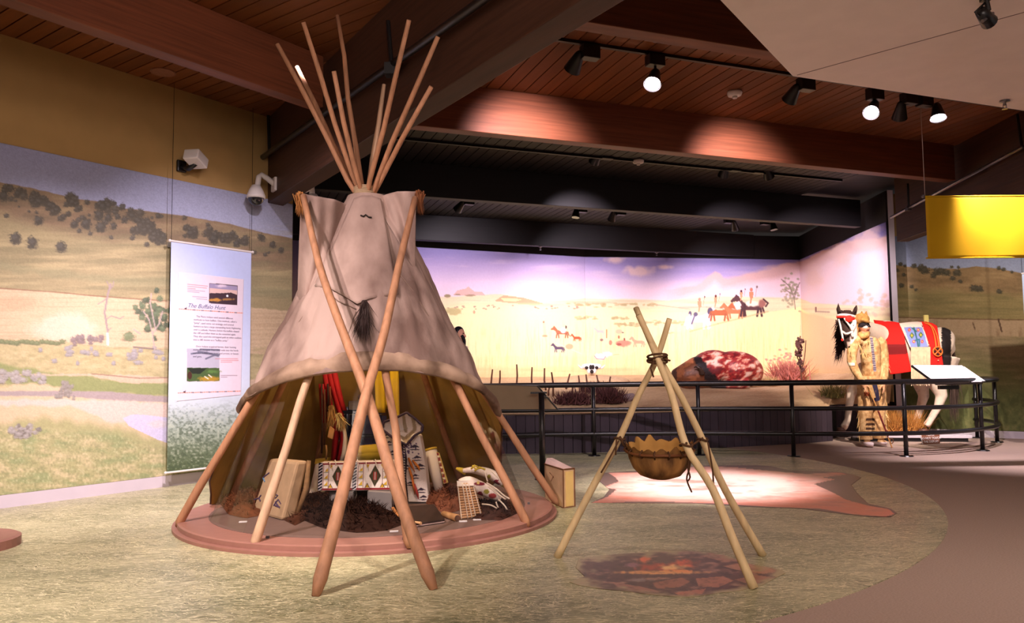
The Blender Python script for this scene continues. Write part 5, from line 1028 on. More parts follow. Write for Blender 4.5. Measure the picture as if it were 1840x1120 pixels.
colormesh('beaded_panel', P, p.C, BEAD, t, back=.004, d=tuple(v / np.linalg.norm(v)))
for x, y in [(590, 832), (655, 832), (600, 829), (620, 829), (640, 828), (672, 828), (694, 828)]:
    q = Yp(x, y, d0 - .03 - (x - 573) * .0014); MB().tube([q, q + np.array([.012, -.012, .01]), q + np.array([.02, -.015, -.035])], .004, 6).build('lace', mat('pale_thong', (222, 200, 178), .8, .05), t, True)
for x, y in ((640, 882), (662, 880)):
    q = Yp(x, y, d0 - .02); MB().tube([q, q + np.array([.005, -.01, -.03]), q + np.array([-.006, -.01, -.07])], .003, 6).build('thong', mat('pale_thong', (222, 200, 178), .8, .05), t, True)
# white hide envelope on the left of the case
A = Zp(551, 897, FZ); B_ = Zp(578, 897, FZ); C_ = Yp(590, 824, A[1] + .05); D_ = Yp(567, 826, A[1] + .05); t = empty('hide_quiver', (A + B_) / 2, 'pale folded hide case leaning left of the beaded case', 'case'); v = np.array([.02, .06, 0])
MB().hexa([A, B_, C_, D_], [q + v for q in (A, B_, C_, D_)]).build('case_body', mat('white_hide', (222, 204, 190), .8, .05), t, bevel=.02); MB().tube([D_ + v * .5, Yp(572, 815, A[1]), Yp(582, 790, A[1]), Yp(586, 770, A[1] + .05)], .005, 6).build('strap', mat('tan_thong', (176, 128, 80), .8, .1), t, True); MB().hexa([lerp(D_, A, .12), lerp(C_, B_, .12), C_ + np.array([0, 0, .004]), D_ + np.array([0, 0, .004])], [q + v for q in (lerp(D_, A, .12), lerp(C_, B_, .12), C_ + np.array([0, 0, .004]), D_ + np.array([0, 0, .004]))]).build('rim', mat('yellow_rim', (196, 160, 60), .8, .1), t)
# hanging medicine bundle
dM = 6.45; t = empty('hanging_bundle', Yp(600, 760, dM), 'hanging bundle of red cloth strips with a pale feather tuft', 'bundle')
MB().tube([Yp(560, 668, dM), Yp(632, 660, dM)], .012, 8).build('carrying_stick', POLE, t)
REDC = mat('red_cloth', (168, 26, 34), .8, .15, 8); 
for x0, pl in enumerate([[(585, 672), (588, 700), (594, 735), (604, 780), (600, 828)], [(592, 668), (600, 705), (612, 745), (616, 790), (608, 828)], [(600, 668), (612, 720), (618, 738)], [(578, 690), (580, 725), (583, 760)]]):
    P = np.array([[Yp(x - 5, y, dM + .01 * k), Yp(x, y, dM - .02), Yp(x + 5, y, dM + .015)] for k, (x, y) in enumerate(pl)]); MB().slab(P, .004).build('red_strip', REDC, t, True)
for i, (x, y0, y1, c_) in enumerate([(589, 690, 740, (50, 30, 26)), (593, 695, 735, (120, 60, 40)), (583, 700, 800, (90, 50, 32)), (578, 690, 815, (60, 36, 26)), (586, 800, 826, (150, 108, 66))]): MB().tube([Yp(x, y0, dM - .04), Yp(x + 1, (y0 + y1) / 2, dM - .05), Yp(x, y1, dM - .04)], .008, 6).build('cord', mat('cord_%d' % i, c_, .8, .2, 30), t, True)
b = MB()
for i in range(260): b.blade(Yp(609 + float(rng.normal(0, 2)), 742 + float(rng.uniform(0, 8)), dM - .06), Yp(613 + float(rng.normal(0, 6)), float(rng.uniform(752, 778)), dM - .06 + float(rng.normal(0, .025))), .006)
b.build('feather_tuft', mat('pale_feather', (222, 196, 140), .9, .15, 30), t)
b = MB()
for i in range(200): b.blade(Yp(596 + float(rng.normal(0, 2)), 728 + float(rng.uniform(0, 12)), dM - .05), Yp(595 + float(rng.normal(0, 5)), float(rng.uniform(745, 775)), dM - .05 + float(rng.normal(0, .02))), .005)
b.build('fur_tuft', mat('tan_fur_tuft', (170, 126, 76), .9, .2, 30), t)
MB().hexa([Yp(588, 786, dM - .07), Yp(597, 790, dM - .07), Yp(601, 772, dM - .07), Yp(592, 765, dM - .07)], [Yp(590, 788, dM - .03), Yp(599, 790, dM - .03), Yp(602, 772, dM - .03), Yp(594, 766, dM - .03)]).build('carved_piece', mat('carved_wood', (206, 150, 96), .6, .15), t, bevel=.006)
P = np.array([[Yp(x - w, y, dM + .02), Yp(x, y, dM - .03), Yp(x + w, y, dM + .02)] for x, y, w in [(617, 770, 3), (619, 790, 5), (618, 815, 6), (612, 832, 4)]]); MB().slab(P, .005).build('white_drop', mat('white_hide', (222, 204, 190), .8, .05), t, True)
# yellow roll
A, B_ = Yp(634, 818, 6.5), Yp(690, 813, 6.55); t = empty('rawhide_roll', (A + B_) / 2, 'yellow rolled hide lying behind the beaded case', 'roll'); YH = mat('yellow_hide', (196, 166, 56), .85, .15, 6, .2)
MB().tube([A, lerp(A, B_, .5), B_], [.062, .066, .06], 18).build('roll', YH, t, True); MB().tube([lerp(A, B_, .02) + np.array([0, -.01, .02]), lerp(A, B_, .98) + np.array([0, -.01, .02])], .055, 14).build('outer_fold', YH, t, True)
zz = A[2] - .06; MB().box((lerp(A, B_, .5)[0], A[1] + .02, (zz + FZ) / 2), (.30, .10, zz - FZ)).build('support_block', BLACK, t)
# hanging yellow hide panels at the back
dY = 6.6; t = empty('hanging_hide', Yp(700, 690, dY), 'yellow hide strips hanging inside below the front hem', 'hide')
for x0, x1, y0, y1 in ((672, 690, 640, 742), (690, 699, 640, 735), (700, 716, 645, 760)):
    P = sheet([(x0, y0), (x1, y0)], [(x0 + 3, y1), (x1 + 2, y1)], 10, 6, lambda x, y, u, v: Yp(x, y, dY + .015 * math.sin(u * 6))); MB().slab(P, .006).build('strip', mat('bright_yellow_hide', (206, 170, 40), .85, .12, 5), t, True)
MB().tube([Yp(660, 642, dY), Yp(730, 640, dY)], .01, 8).build('hanging_rod', POLE, t)
# cradleboard
dC = 6.24; t = empty('cradleboard', Yp(745, 900, dC), 'beaded white and black cradleboard with a round hood', 'cradleboard')
Z3 = lambda x, y: (x / 4.668 + 660, y / 4.668 + 720)
def zpl(l, d): return [Yp(*Z3(*q), d) for q in l]
bodyo = [(110, 230), (170, 190), (300, 250), (440, 290), (490, 560), (518, 855), (400, 870), (300, 850), (230, 560)]
a = zpl(bodyo, dC); MB().hexa(a, [q + np.array([.01, .10, 0]) for q in a]).build('body', mat('white_hide', (222, 204, 190), .8, .05), t, bevel=.012)
W_, H_ = 90, 120; l_ = pts_interp([(112, 235), (235, 560), (305, 850)], H_); r_ = pts_interp([(438, 288), (488, 560), (515, 852)], H_); X = l_[:, :1] * (1 - np.linspace(0, 1, W_)) + r_[:, :1] * np.linspace(0, 1, W_); Yy = l_[:, 1:] * (1 - np.linspace(0, 1, W_)) + r_[:, 1:] * np.linspace(0, 1, W_)
p = Paint(X, Yy); p.fill((226, 212, 204)); BKV = (52, 36, 56)
for x, y, s in [(395, 400, 60), (415, 490, 55), (440, 560, 60), (450, 760, 55), (470, 820, 50), (180, 360, 40), (160, 300, 40), (210, 440, 40), (330, 560, 40), (360, 700, 40), (400, 640, 45)]: p.poly([(x - s * .8, y), (x + s * .8, y - 8), (x, y - s * .55)], BKV); p.ell(x, y + 12, s * .7, 5, BKV, .4, .2, 9)
p.line([(300, 370), (318, 500), (310, 640), (330, 850)], 34, (44, 34, 40)); 
for y in range(380, 850, 22): p.ell(308 + (y - 380) * .02, y, 7, 6, (220, 206, 196))
for i in range(40): p.ell(float(rng.normal(330, 40)), float(rng.normal(400, 45)), 7, 7, (92, 66, 100), .4, .2, 9)
P = np.zeros((H_, W_, 3))
for i in range(H_):
    for j in range(W_): P[i, j] = Yp(*Z3(X[i, j], Yy[i, j]), dC - .006 - .02 * math.sin(math.pi * j / (W_ - 1)))
colormesh('beaded_cover', P, p.C, BEAD, t, smooth=True, back=.006, d=(0, 1, 0))
# hood: a ring with a dark edge and striped lining
ho = [(300, 360), (210, 310), (120, 240), (140, 180), (230, 150), (330, 100), (400, 150), (465, 210), (460, 260), (400, 290), (330, 370)]
cen = np.array([300, 235]); nR, nT = 16, 66; ring2 = pts_interp(ho + [ho[0]], nT); X = np.zeros((nR, nT)); Yy = np.zeros((nR, nT)); P = np.zeros((nR, nT, 3))
for i in range(nR):
    for j in range(nT): q = lerp(ring2[j], cen, i / (nR - 1)); X[i, j], Yy[i, j] = q; P[i, j] = Yp(*Z3(*q), dC - .10 + .11 * math.sin(math.pi / 2 * i / (nR - 1)))
p = Paint(X, Yy); p.fill((226, 214, 210))
for x in (250, 320, 400): p.line([(x - 20, 120), (x, 240), (320, 340)], 30, (164, 146, 122))
for i in range(2):
    for j in range(nT): p.C[i, j] = np.array((50, 34, 52) if (j // 2 + i) % 2 else (206, 190, 186)) / 255
colormesh('hood', P, p.C, paintmat('hood_cloth', .8, .05, 40), t, smooth=True, back=.008, d=(0, 1, 0))
MB().tube([Yp(*Z3(*q), dC - .105) for q in ring2], .010, 8).build('hood_trim', mat('dark_bead_trim', (58, 42, 60), .5, .3, 60), t, True)
for l, c_ in [([(345, 480), (370, 540), (400, 600)], (190, 110, 46)), ([(350, 560), (375, 640), (395, 720)], (196, 112, 44)), ([(370, 620), (390, 720), (400, 790)], (180, 96, 40)), ([(395, 700), (420, 780), (430, 830)], (150, 50, 44)), ([(380, 500), (430, 560), (440, 590)], (200, 120, 50))]:
    MB().tube([Yp(*Z3(*q), dC - .05) for q in l], [.014, .02, .004], 8, flat=.5).build('feather', mat('orange_feather_%d' % c_[0], c_, .8, .2, 20), t, True)
q = Zp(*Z3(400, 880), FZ); MB().box((q[0], dC + .06, (Yp(745, 902, dC)[2] + FZ) / 2), (.2, .12, Yp(745, 902, dC)[2] - FZ + .02)).build('stand', GB, t)
# tall painted tube
A = Zp(*Z3(615, 835), FZ) + np.array([0, 0, .03]); B_ = Yp(773.5, 808, A[1] + .08); t = empty('rawhide_tube', A, 'leaning white rawhide tube with a red patterned strip', 'tube')
MB().tube([A, lerp(A, B_, .5), B_], [.035, .046, .052], 20).build('tube', mat('white_hide', (222, 204, 190), .8, .05), t, True); MB().tube([lerp(A, B_, .97), lerp(A, B_, 1.02)], [.054, .056], 20).build('yellow_rim', mat('yellow_rim', (196, 160, 60), .8, .1), t, True)
l_ = pts_interp([(578, 430), (640, 700)], 50); r_ = pts_interp([(605, 440), (680, 690)], 50); X = l_[:, :1] * (1 - np.linspace(0, 1, 14)) + r_[:, :1] * np.linspace(0, 1, 14); Yy = l_[:, 1:] * (1 - np.linspace(0, 1, 14)) + r_[:, 1:] * np.linspace(0, 1, 14); p = Paint(X, Yy); p.fill((196, 166, 92))
for y in range(440, 700, 46): x = 590 + (y - 440) * .26; p.ell(x, y + 10, 12, 12, (130, 40, 40)); p.ell(x + 6, y + 30, 10, 8, (222, 206, 190)); p.line([(x - 14, y + 36), (x + 22, y + 42)], 6, (110, 44, 40))
P = np.zeros((50, 14, 3))
for i in range(50):
    for j in range(14): P[i, j] = Yp(*Z3(X[i, j], Yy[i, j]), lerp(B_, A, i / 49)[1] - .03)
colormesh('patterned_strip', P, p.C, BEAD, t, back=.006, d=(0, 1, 0))
# two beaded fringed bags
def bag(spine, rad, label, flecks, d0):
    P = [Yp(*Z3(*q), d0 + k * .02) for k, q in enumerate(spine)]; t = empty('beaded_bag', P[1], label, 'bag')
    mb = MB().tube([np.array(q) for q in smoothpl(P, 4)], list(np.interp(np.linspace(0, 1, (len(P) - 1) * 4 + 1), np.linspace(0, 1, len(rad)), rad)), 16, flat=.8)
    def colfn(V):
        x, y = proj(V); C_ = np.tile(np.array((226, 206, 194)) / 255, (len(V), 1)); zx, zy = (x - 660) * 4.668, (y - 720) * 4.668
        for fx, fy, rx, ry, c in flecks: C_[np.hypot((zx - fx) / rx, (zy - fy) / ry) < 1] = np.array(c) / 255
        return C_
    fused('bag_body', mb, .006, BEAD, t, 2, colfn); return t
TH = mat('pale_thong', (222, 200, 178), .8, .05)
M1, M2, YG = (128, 34, 52), (160, 60, 60), (150, 138, 50)
t = bag([(800, 590), (900, 585), (1010, 610), (1100, 660), (1180, 730)], [.02, .035, .05, .05, .02], 'rear beaded bag with a yellow tip, leaning over the front one', [(1085, 690, 30, 26, M1), (1110, 680, 12, 12, (230, 210, 200)), (1020, 640, 16, 18, YG), (1140, 720, 14, 14, YG)], 5.95)
MB().tube(zpl([(745, 568), (775, 580), (830, 600)], 5.97), [.008, .018, .028], 10).build('yellow_tip', YH, t, True)
for l in ([(870, 575), (900, 545), (930, 560)], [(880, 545), (910, 575), (960, 565)], [(900, 590), (940, 560), (990, 580)]): MB().tube(zpl(l, 5.89), .008, 6).build('tied_thong', YH, t, True)
t = bag([(770, 690), (850, 680), (940, 730), (1040, 780), (1110, 830)], [.03, .05, .062, .055, .03], 'front beaded bag with dark red patches and long thongs', [(940, 700, 46, 16, M1), (945, 790, 24, 26, M1), (1000, 765, 24, 20, YG), (1050, 800, 34, 22, M2), (985, 830, 20, 10, YG), (930, 690, 10, 14, (226, 196, 120))], 5.80)
for l in ([(1000, 690), (1080, 740), (1150, 800), (1195, 825)], [(1010, 720), (1090, 780), (1160, 830)], [(960, 870), (1040, 880), (1100, 920), (1080, 950), (1020, 950)], [(1080, 850), (1100, 900), (1150, 940)], [(1100, 830), (1150, 880), (1175, 920)], [(990, 600), (1000, 650), (1010, 680)], [(1040, 590), (1090, 640), (1150, 700)]): MB().tube(smoothpl(zpl(l, 5.72), 4), .006, 6).build('thong', TH, t, True)
# woven backrest
co = zpl([(752, 690), (888, 682), (965, 968), (785, 995)], 5.55); co[2] = Zp(*Z3(965, 968), FZ + .006); co[3] = Zp(*Z3(785, 995), FZ + .006); k_ = co[3][1] + .06; co[0] = Yp(*Z3(752, 690), k_); co[1] = Yp(*Z3(888, 682), k_)
t = empty('woven_backrest', (co[2] + co[3]) / 2, 'small backrest mat of tied willow rods', 'backrest'); WIL = mat('willow', (204, 156, 112), .7, .15, 20, rnd=.1)
for i in range(14): q = (i + .5) / 14; MB().tube([lerp(co[0], co[3], q), lerp(lerp(co[0], co[3], q), lerp(co[1], co[2], q), .5) + np.array([0, -.01, 0]), lerp(co[1], co[2], q)], .0078, 7).build('rod', WIL, t, True)
for u in (.04, .33, .52, .7, .96): MB().tube([lerp(lerp(co[0], co[3], q), lerp(co[1], co[2], q), u) + np.array([0, -.011 - .01 * math.sin(math.pi * u), 0]) for q in np.linspace(0, 1, 12)], .004, 5).build('binding', TH, t, True)
MB().slab(np.array([[co[0] + np.array([0, -.006, .012]), co[1] + np.array([0, -.006, .012])], [lerp(co[0], co[3], .1) + np.array([0, -.014, 0]), lerp(co[1], co[2], .1) + np.array([0, -.014, 0])]]), .006).build('top_band', mat('white_hide', (222, 204, 190), .8, .05), t)
# dark tray board and log piece
c = [Zp(*Z3(395, 1050), FZ + .012), Zp(*Z3(648, 1012), FZ + .012), Zp(*Z3(560, 885), FZ + .075), Zp(*Z3(300, 905), FZ + .075)]
t = empty('dark_tray', c[0], 'dark brown shallow board with a pale underside leaning on fur', 'tray'); up = np.array([0, .006, .012]); MB().hexa(c, [q + up for q in c]).build('board', mat('dark_board', (52, 36, 30), .5, .2, 12), t); MB().hexa([q - up * .6 for q in c], [q - up * .05 for q in c]).build('underside', mat('pale_pink_board', (170, 140, 132), .7, .05), t)
MB().tube([Zp(*Z3(215, 905), FZ + .06), Zp(*Z3(285, 1010), FZ + .01)], .012, 8).build('edge_strip', mat('orange_edge', (170, 108, 60), .7, .15), t); MB().tube([Zp(*Z3(400, 1020), FZ + .03), Zp(*Z3(450, 1030), FZ + .03)], [.006, .01], 8).build('stick', WIL, t)
A, B_ = Zp(*Z3(640, 952), FZ + .02), Zp(*Z3(755, 988), FZ + .02); t = empty('short_log', A, 'short round cut log lying by the woven backrest', 'log'); MB().tube([A, B_], [.022, .026], 14).build('log', mat('log_wood', (196, 146, 98), .7, .15, 12), t, True); MB().tube([B_, B_ + (B_ - A) * .015], .022, 12).build('dark_end', mat('log_end', (96, 66, 50), .8, .2), t)
# ------------------------------------------------------------------ cooking tripod and hide pot
PEEL = mat('peeled_pole', (214, 186, 140), .6, .14, 5, .08, stretch=(6, 6, .8))
t = empty('cooking_tripod', (.9, 4.4, 0), 'three peeled poles lashed as a cooking tripod over the fire print', 'tripod')
def tpole(px, foot, dk, rr):
    A = Zp(*foot, 0.006); P = []
    for (x, y), d in zip(px, dk): P.append(Yp(x, y, d))
    P = smoothpl(P + [A], 4); n_ = len(P); MB().tube(list(P), list(np.interp(np.linspace(0, 1, n_), [0, 1], rr)), 12).build('pole', PEEL, t, True); return P
Pl = tpole([(1203, 573), (1180, 645), (1145, 715), (1113, 788), (1060, 885)], (1001, 1002), [4.36, 4.42, 4.47, 4.52, 4.59], (.016, .023))
Pr = tpole([(1143, 554), (1180, 641), (1207, 710), (1232, 800), (1280, 878), (1315, 965)], (1355, 1058), [4.55, 4.36, 4.27, 4.17, 4.09, 4.01], (.017, .023))
Pb = tpole([(1147, 566), (1188, 650), (1225, 715), (1262, 790), (1292, 858), (1322, 915)], (1371, 999), [4.38, 4.42, 4.46, 4.51, 4.56, 4.60], (.017, .023))
THG = mat('brown_thong', (84, 54, 32), .8, .2, 20)
k = Yp(1181, 646, 4.40); b = MB()
for i in range(4): b.tube([k + np.array([.055 * math.cos(q), .06 * math.sin(q), -.012 + .01 * i + .012 * math.sin(q + i)]) for q in np.linspace(0, 2 * math.pi, 20)], .006, 6)
b.tube([k + np.array([.03, -.06, 0]), k + np.array([.06, -.07, -.01])], .006, 6).tube([k + np.array([-.03, -.06, -.01]), k + np.array([-.05, -.065, -.05]), k + np.array([-.035, -.065, -.10])], .005, 6)
b.build('lashing', THG, t, True)
c = Yp(1184, 806, 4.42); RX = 56 * 4.42 / F
t = empty('hide_pot', c - np.array([0, 0, .16]), 'scalloped rawhide cooking pot hung by thongs from the tripod', 'pot')
POT = mat('pot_hide', (164, 116, 62), .8, .1, 13, .4, stretch=(1, 1, .4), c2=(70, 42, 20)); POTI = mat('pot_inside', (186, 138, 72), .85, .2, 6, .2)
nT = 96; prof = [(1.0, 0), (1.0, -.02), (.95, -.06), (.84, -.105), (.66, -.14), (.4, -.158), (0, -.165)]
def potgrid(off):
    P = np.zeros((len(prof) + 1, nT + 1, 3))
    for j in range(nT + 1):
        a = 2 * math.pi * j / nT; sc_ = .5 + .5 * math.cos(a * 15); fl = 1.0 + .05 * sc_
        for i, (r, z) in enumerate([(1.04, .0)] + prof):
            zz = z + ((.022 + .012 * math.sin(a * 4.3) + .008 * math.sin(a * 9.1)) * sc_ + .010 if i == 0 else 0); rr = (RX - off) * r * (fl if i == 0 else 1) * (1 + .012 * math.cos(a * 15) * (1 if i < 4 else 0))
            zq = zz + (off if i > 5 else 0); P[i, j] = c + np.array([rr * math.cos(a), rr * math.sin(a) * .985 + zq * .10, zq + rr * math.sin(a) * .10])
    return P
MB().grid(potgrid(0)).build('bowl', POT, t, True); MB().grid(potgrid(.008)).build('bowl_lining', POTI, t, True)
MB().tube([c + np.array([(RX + .012) * math.cos(a), (RX + .012) * math.sin(a), -.008 + .003 * math.sin(3 * a) + 0.10 * RX * math.sin(a)]) for a in np.linspace(0, 2 * math.pi, 60)], .008, 8).build('rim_hoop', mat('rim_stick', (112, 66, 34), .7, .2), t, True)
for q in range(15):
    a = 2 * math.pi * (q + .5) / 15; r_ = np.array([math.cos(a), math.sin(a), 0.10 * math.sin(a)]); MB().tube([c + r_ * (RX - .004) + np.array([0, 0, .014]), c + r_ * (RX + .024) + np.array([0, 0, -.004]), c + r_ * (RX - .002) + np.array([0, 0, -.026])], .005, 6).build('rim_lacing', THG, t, True)
lh = Pl[np.argmin([abs(proj(q)[1] - 788) for q in Pl])]; rh = Pr[np.argmin([abs(proj(q)[1] - 806) for q in Pr])]; bh = Pb[np.argmin([abs(proj(q)[1] - 788) for q in Pb])]
for h, a in ((lh, math.pi * .93), (rh, -.25), (bh, .5)):
    e = c + np.array([math.cos(a) * RX, math.sin(a) * RX, 0]); MB().tube([h + np.array([0, -.02, .012]), lerp(h, e, .5) + np.array([0, -.01, -.008]), e], .007, 6).build('suspension_thong', THG, t, True)
    MB().tube([h + np.array([.03 * math.cos(q), .03 * math.sin(q), .006 * math.sin(q * 2)]) for q in np.linspace(0, 2 * math.pi, 14)], .006, 6).build('knot', THG, t, True)
for l in ([(1240, 818), (1236, 840), (1240, 858), (1234, 866)], [(1242, 820), (1238, 845), (1234, 862), (1243, 885)], [(1272, 795), (1278, 830), (1281, 850), (1282, 872)], [(1112, 792), (1096, 822), (1080, 850)], [(1108, 790), (1106, 818)]):
    MB().tube(smoothpl([Yp(x, y, 4.30 if x > 1200 else 4.48) for x, y in l], 3), .005, 6).build('loose_thong', THG, t, True)
# ------------------------------------------------------------------ diorama things
gx, gy, gz_ = G[..., 0].ravel(), G[..., 1].ravel(), G[..., 2].ravel()
def gz(x, y):
    d = (gx - x) ** 2 + (gy - y) ** 2; i = np.argpartition(d, 4)[:4]; w_ = 1 / (d[i] + 1e-4); return float((gz_[i] * w_).sum() / w_.sum())
def ground_at(px, py):
    lo = None
    for d in np.arange(10.4, 17.2, .05):
        q = Yp(px, py, d); g = gz(q[0], q[1])
        if q[2] <= g: return np.array([q[0], q[1], g])
    return np.array([q[0], q[1], g])
# bison
g = ground_at(1290, 694); d = g[1]; s = d / F
t = empty('bison_carcass', g, 'skinned bison lying on its side, red and white flesh with a brown head', 'bison')
def bp(x, y, o=0): return Yp(x, y, d + o)
mb = MB().ell(bp(1318, 664), (50 * s, .46, 33 * s), 24, 16).ell(bp(1282, 660, -.02), (40 * s, .44, 31 * s), 24, 16).ell(bp(1344, 668), (26 * s, .36, 27 * s), 20, 14)
mb.tube([bp(1275, 668, -.1), bp(1248, 672, -.2), bp(1225, 676, -.22), bp(1206, 672, -.2)], [.36, .30, .22, .07], 18)
mb.tube([bp(1256, 690, -.3), bp(1240, 694, -.3), bp(1222, 684, -.28)], [.1, .12, .06], 12).tube([bp(1345, 690, -.35), bp(1310, 695, -.4), bp(1275, 694, -.35)], [.1, .07, .05], 10)
def colb(V):
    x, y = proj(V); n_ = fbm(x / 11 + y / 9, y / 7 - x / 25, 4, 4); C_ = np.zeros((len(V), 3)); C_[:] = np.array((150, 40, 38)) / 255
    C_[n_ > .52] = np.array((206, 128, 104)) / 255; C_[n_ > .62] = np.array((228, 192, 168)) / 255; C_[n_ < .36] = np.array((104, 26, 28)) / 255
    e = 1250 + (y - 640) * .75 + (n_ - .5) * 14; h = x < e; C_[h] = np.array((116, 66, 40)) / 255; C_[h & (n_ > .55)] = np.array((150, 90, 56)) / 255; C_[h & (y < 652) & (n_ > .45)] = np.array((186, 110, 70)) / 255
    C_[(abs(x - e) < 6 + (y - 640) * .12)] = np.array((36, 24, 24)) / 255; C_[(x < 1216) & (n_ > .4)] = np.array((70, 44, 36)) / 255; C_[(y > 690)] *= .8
    return C_
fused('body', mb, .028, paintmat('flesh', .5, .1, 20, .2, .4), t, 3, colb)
MB().tube(smoothpl([bp(1262, 672, -.52), bp(1259, 664, -.56), bp(1252, 659, -.56), bp(1247, 661, -.55)], 4), list(np.linspace(.05, .008, 13)), 10).build('horn', mat('horn_dark', (66, 48, 40), .3, .2), t, True, label='dark curved horn')
b = MB()
for i in range(500):
    y = float(rng.uniform(650, 694)); x = 1250 + (y - 640) * .75 + float(rng.normal(0, 4)); o = -.44 + .2 * abs(y - 672) / 24; b.blade(bp(x, y, o), bp(x + float(rng.normal(4, 4)), y + float(rng.uniform(0, 8)), o - .04), .01)
b.build('dark_mane', DK, t)
# bison skull
d = 15.1; g = Yp(1063, 673.5, d); s = d / F; z0 = gz(g[0], d); b = MB().ell((g[0], d + .1, z0), (.75, .42, g[2] - z0), 24, 12); tag(b.build('sand_mound', mat('sand', (206, 172, 132), .95, .12, 12, .3), None, True), 'low sand mound under the bison skull', 'mound')
t = empty('bison_skull', (g[0], d, g[2]), 'white horned bison skull on the sand before the backdrop', 'skull'); BONE = mat('bone', (238, 224, 210), .7, .08, 14)
mb = MB().tube([Yp(1063, 657, d), Yp(1063, 664, d - .04), Yp(1063, 672, d - .1)], [.13, .12, .07], 14, flat=.7).ell(Yp(1053, 659, d), (.09, .07, .06)).ell(Yp(1073, 659, d), (.09, .07, .06))
fused('cranium', mb, .012, BONE, t, 2)
for sg in (-1, 1):
    MB().tube(smoothpl([Yp(1063 + sg * 13, 660, d), Yp(1063 + sg * 19, 661, d), Yp(1063 + sg * 24, 656, d - .02)], 3), list(np.linspace(.04, .008, 7)), 10).build('horn', BONE, t, True); MB().ell(Yp(1063 + sg * 9, 661, d - .10), (.035, .03, .03)).build('eye_socket', DK, t, True)
MB().ell(Yp(1061.5, 660, d - .125), (.03, .02, .045)).ell(Yp(1065.5, 660, d - .125), (.03, .02, .045)).ell(Yp(1063.5, 668, d - .16), (.035, .03, .04)).build('nose_cavity', DK, t, True)
# stakes
STK = mat('stake_wood', (96, 62, 44), .8, .2, 10)
for i, (x0, y0, x1, y1) in enumerate([(885, 664, 882, 696), (898.6, 666, 897, 698), (928.5, 655, 927.6, 700), (956, 660, 956, 700), (978.5, 662, 981, 702), (991, 669, 994, 713), (1024, 672, 1017, 700), (1029.5, 690, 1027, 718), (1039.6, 675, 1045, 702), (1053, 673, 1057, 706), (1052, 692, 1052, 716), (1072, 674, 1075.6, 704), (1081, 690, 1080, 713), (1086, 688, 1085, 712), (1097, 677, 1096, 705), (988, 694, 985, 712)]):
    g = ground_at(x1, y1); a = Yp(x0, y0, g[1]); o = MB().tube([a, lerp(a, g, .5) + rng.normal(size=3) * .01, g], [.013, .016, .016], 7).build('hide_stake', STK, None, True)
    tag(o, 'thin wooden stake in the diorama sand among a loose row of stakes', 'stake', 'thin stakes in the diorama sand')
# brush clumps
def clump(name, x0, x1, y1, h, c, n, wd, label, cat='shrub', lean=.4, gfn=None, thin=.006):
    g0 = (gfn or ground_at)((x0 + x1) / 2, y1); t_ = (x1 - x0) / 2 * g0[1] / F; b = MB()
    for i in range(n):
        q = g0 + np.array([float(rng.normal(0, t_ * .5)), float(rng.normal(0, wd)), 0]); e = q + np.array([float(rng.normal(0, lean)) * h, float(rng.normal(0, lean)) * h, h * float(rng.uniform(.4, 1.05))]); b.blade(q, e, thin)
    return tag(b.build(name, mat(name + '_%d_%d' % (x0, y1), c, .9, .3, 20)), label, cat)
clump('dark_brush', 1003, 1062, 727, .22, (78, 44, 42), 700, .12, 'low dark red brush along the near edge of the diorama sand', thin=.012)
clump('dark_brush', 1074, 1116, 724, .26, (82, 46, 44), 600, .12, 'dark red brush beside the grey rock in the diorama', thin=.012)
clump('dark_brush', 1050, 1100, 705, .20, (70, 44, 40), 600, .12, 'dark brown brush heap behind the stakes below the skull', thin=.014)
clump('red_wildflowers', 1394, 1440, 684, .45, (190, 112, 96), 500, .2, 'pinkish red dry wildflowers right of the bison', 'flowers', .35, thin=.014)
clump('green_grass_tuft', 1480, 1512, 715, .3, (150, 142, 90), 260, .12, 'pale green grass tuft by the horse foreleg', 'grass', .35, thin=.008)
clump('dry_grass_tuft', 1372, 1392, 694, .2, (206, 172, 116), 260, .1, 'dry grass tuft at the bison rump', 'grass', .4, thin=.01)
g = ground_at(1438, 690); t = empty('seed_plant', g, 'tall dry plant with dark seed heads left of the horse', 'plant'); st = [Yp(1441, 688, g[1]), Yp(1438, 650, g[1]), Yp(1435, 625, g[1]), Yp(1438, 604, g[1])]
MB().tube(smoothpl(st, 4), .012, 6).tube(smoothpl([Yp(1440, 670, g[1]), Yp(1446, 640, g[1]), Yp(1448, 612, g[1])], 3), .009, 6).tube(smoothpl([Yp(1440, 660, g[1]), Yp(1432, 640, g[1]), Yp(1430, 628, g[1])], 3), .009, 6).build('stem', STK, t, True); b = MB()
for i in range(60): y = float(rng.uniform(606, 668)); b.ell(Yp(1437 + float(rng.normal(0, 4.5)), y, g[1] + float(rng.normal(0, .08))), (.025, .025, .03), 6, 4)
b.build('seed_heads', mat('seed_dark', (86, 52, 46), .8, .3), t)
def rock(px, py, r, c, label, seed):
    g = ground_at(px, py + r * .9); k = r * g[1] / F; b = MB().ell((g[0], g[1], g[2] + k * .5), (k * 1.25, k, k * .8), 16, 10); b.v = [tuple(np.array(v) + (vnoise(np.array([v[0] * 9 + seed]), np.array([v[2] * 9]), 3)[0] - .5) * .05) for v in b.v]
    tag(b.build('rock', mat('rock_%d' % px, c, .9, .2, 10, .2), None, True), label, 'rock')
rock(1128, 712, 10, (140, 118, 116), 'rounded grey rock by the dark brush', 1); rock(1504, 705, 9, (226, 200, 200), 'smooth pale rock left of the horse foreleg', 2)
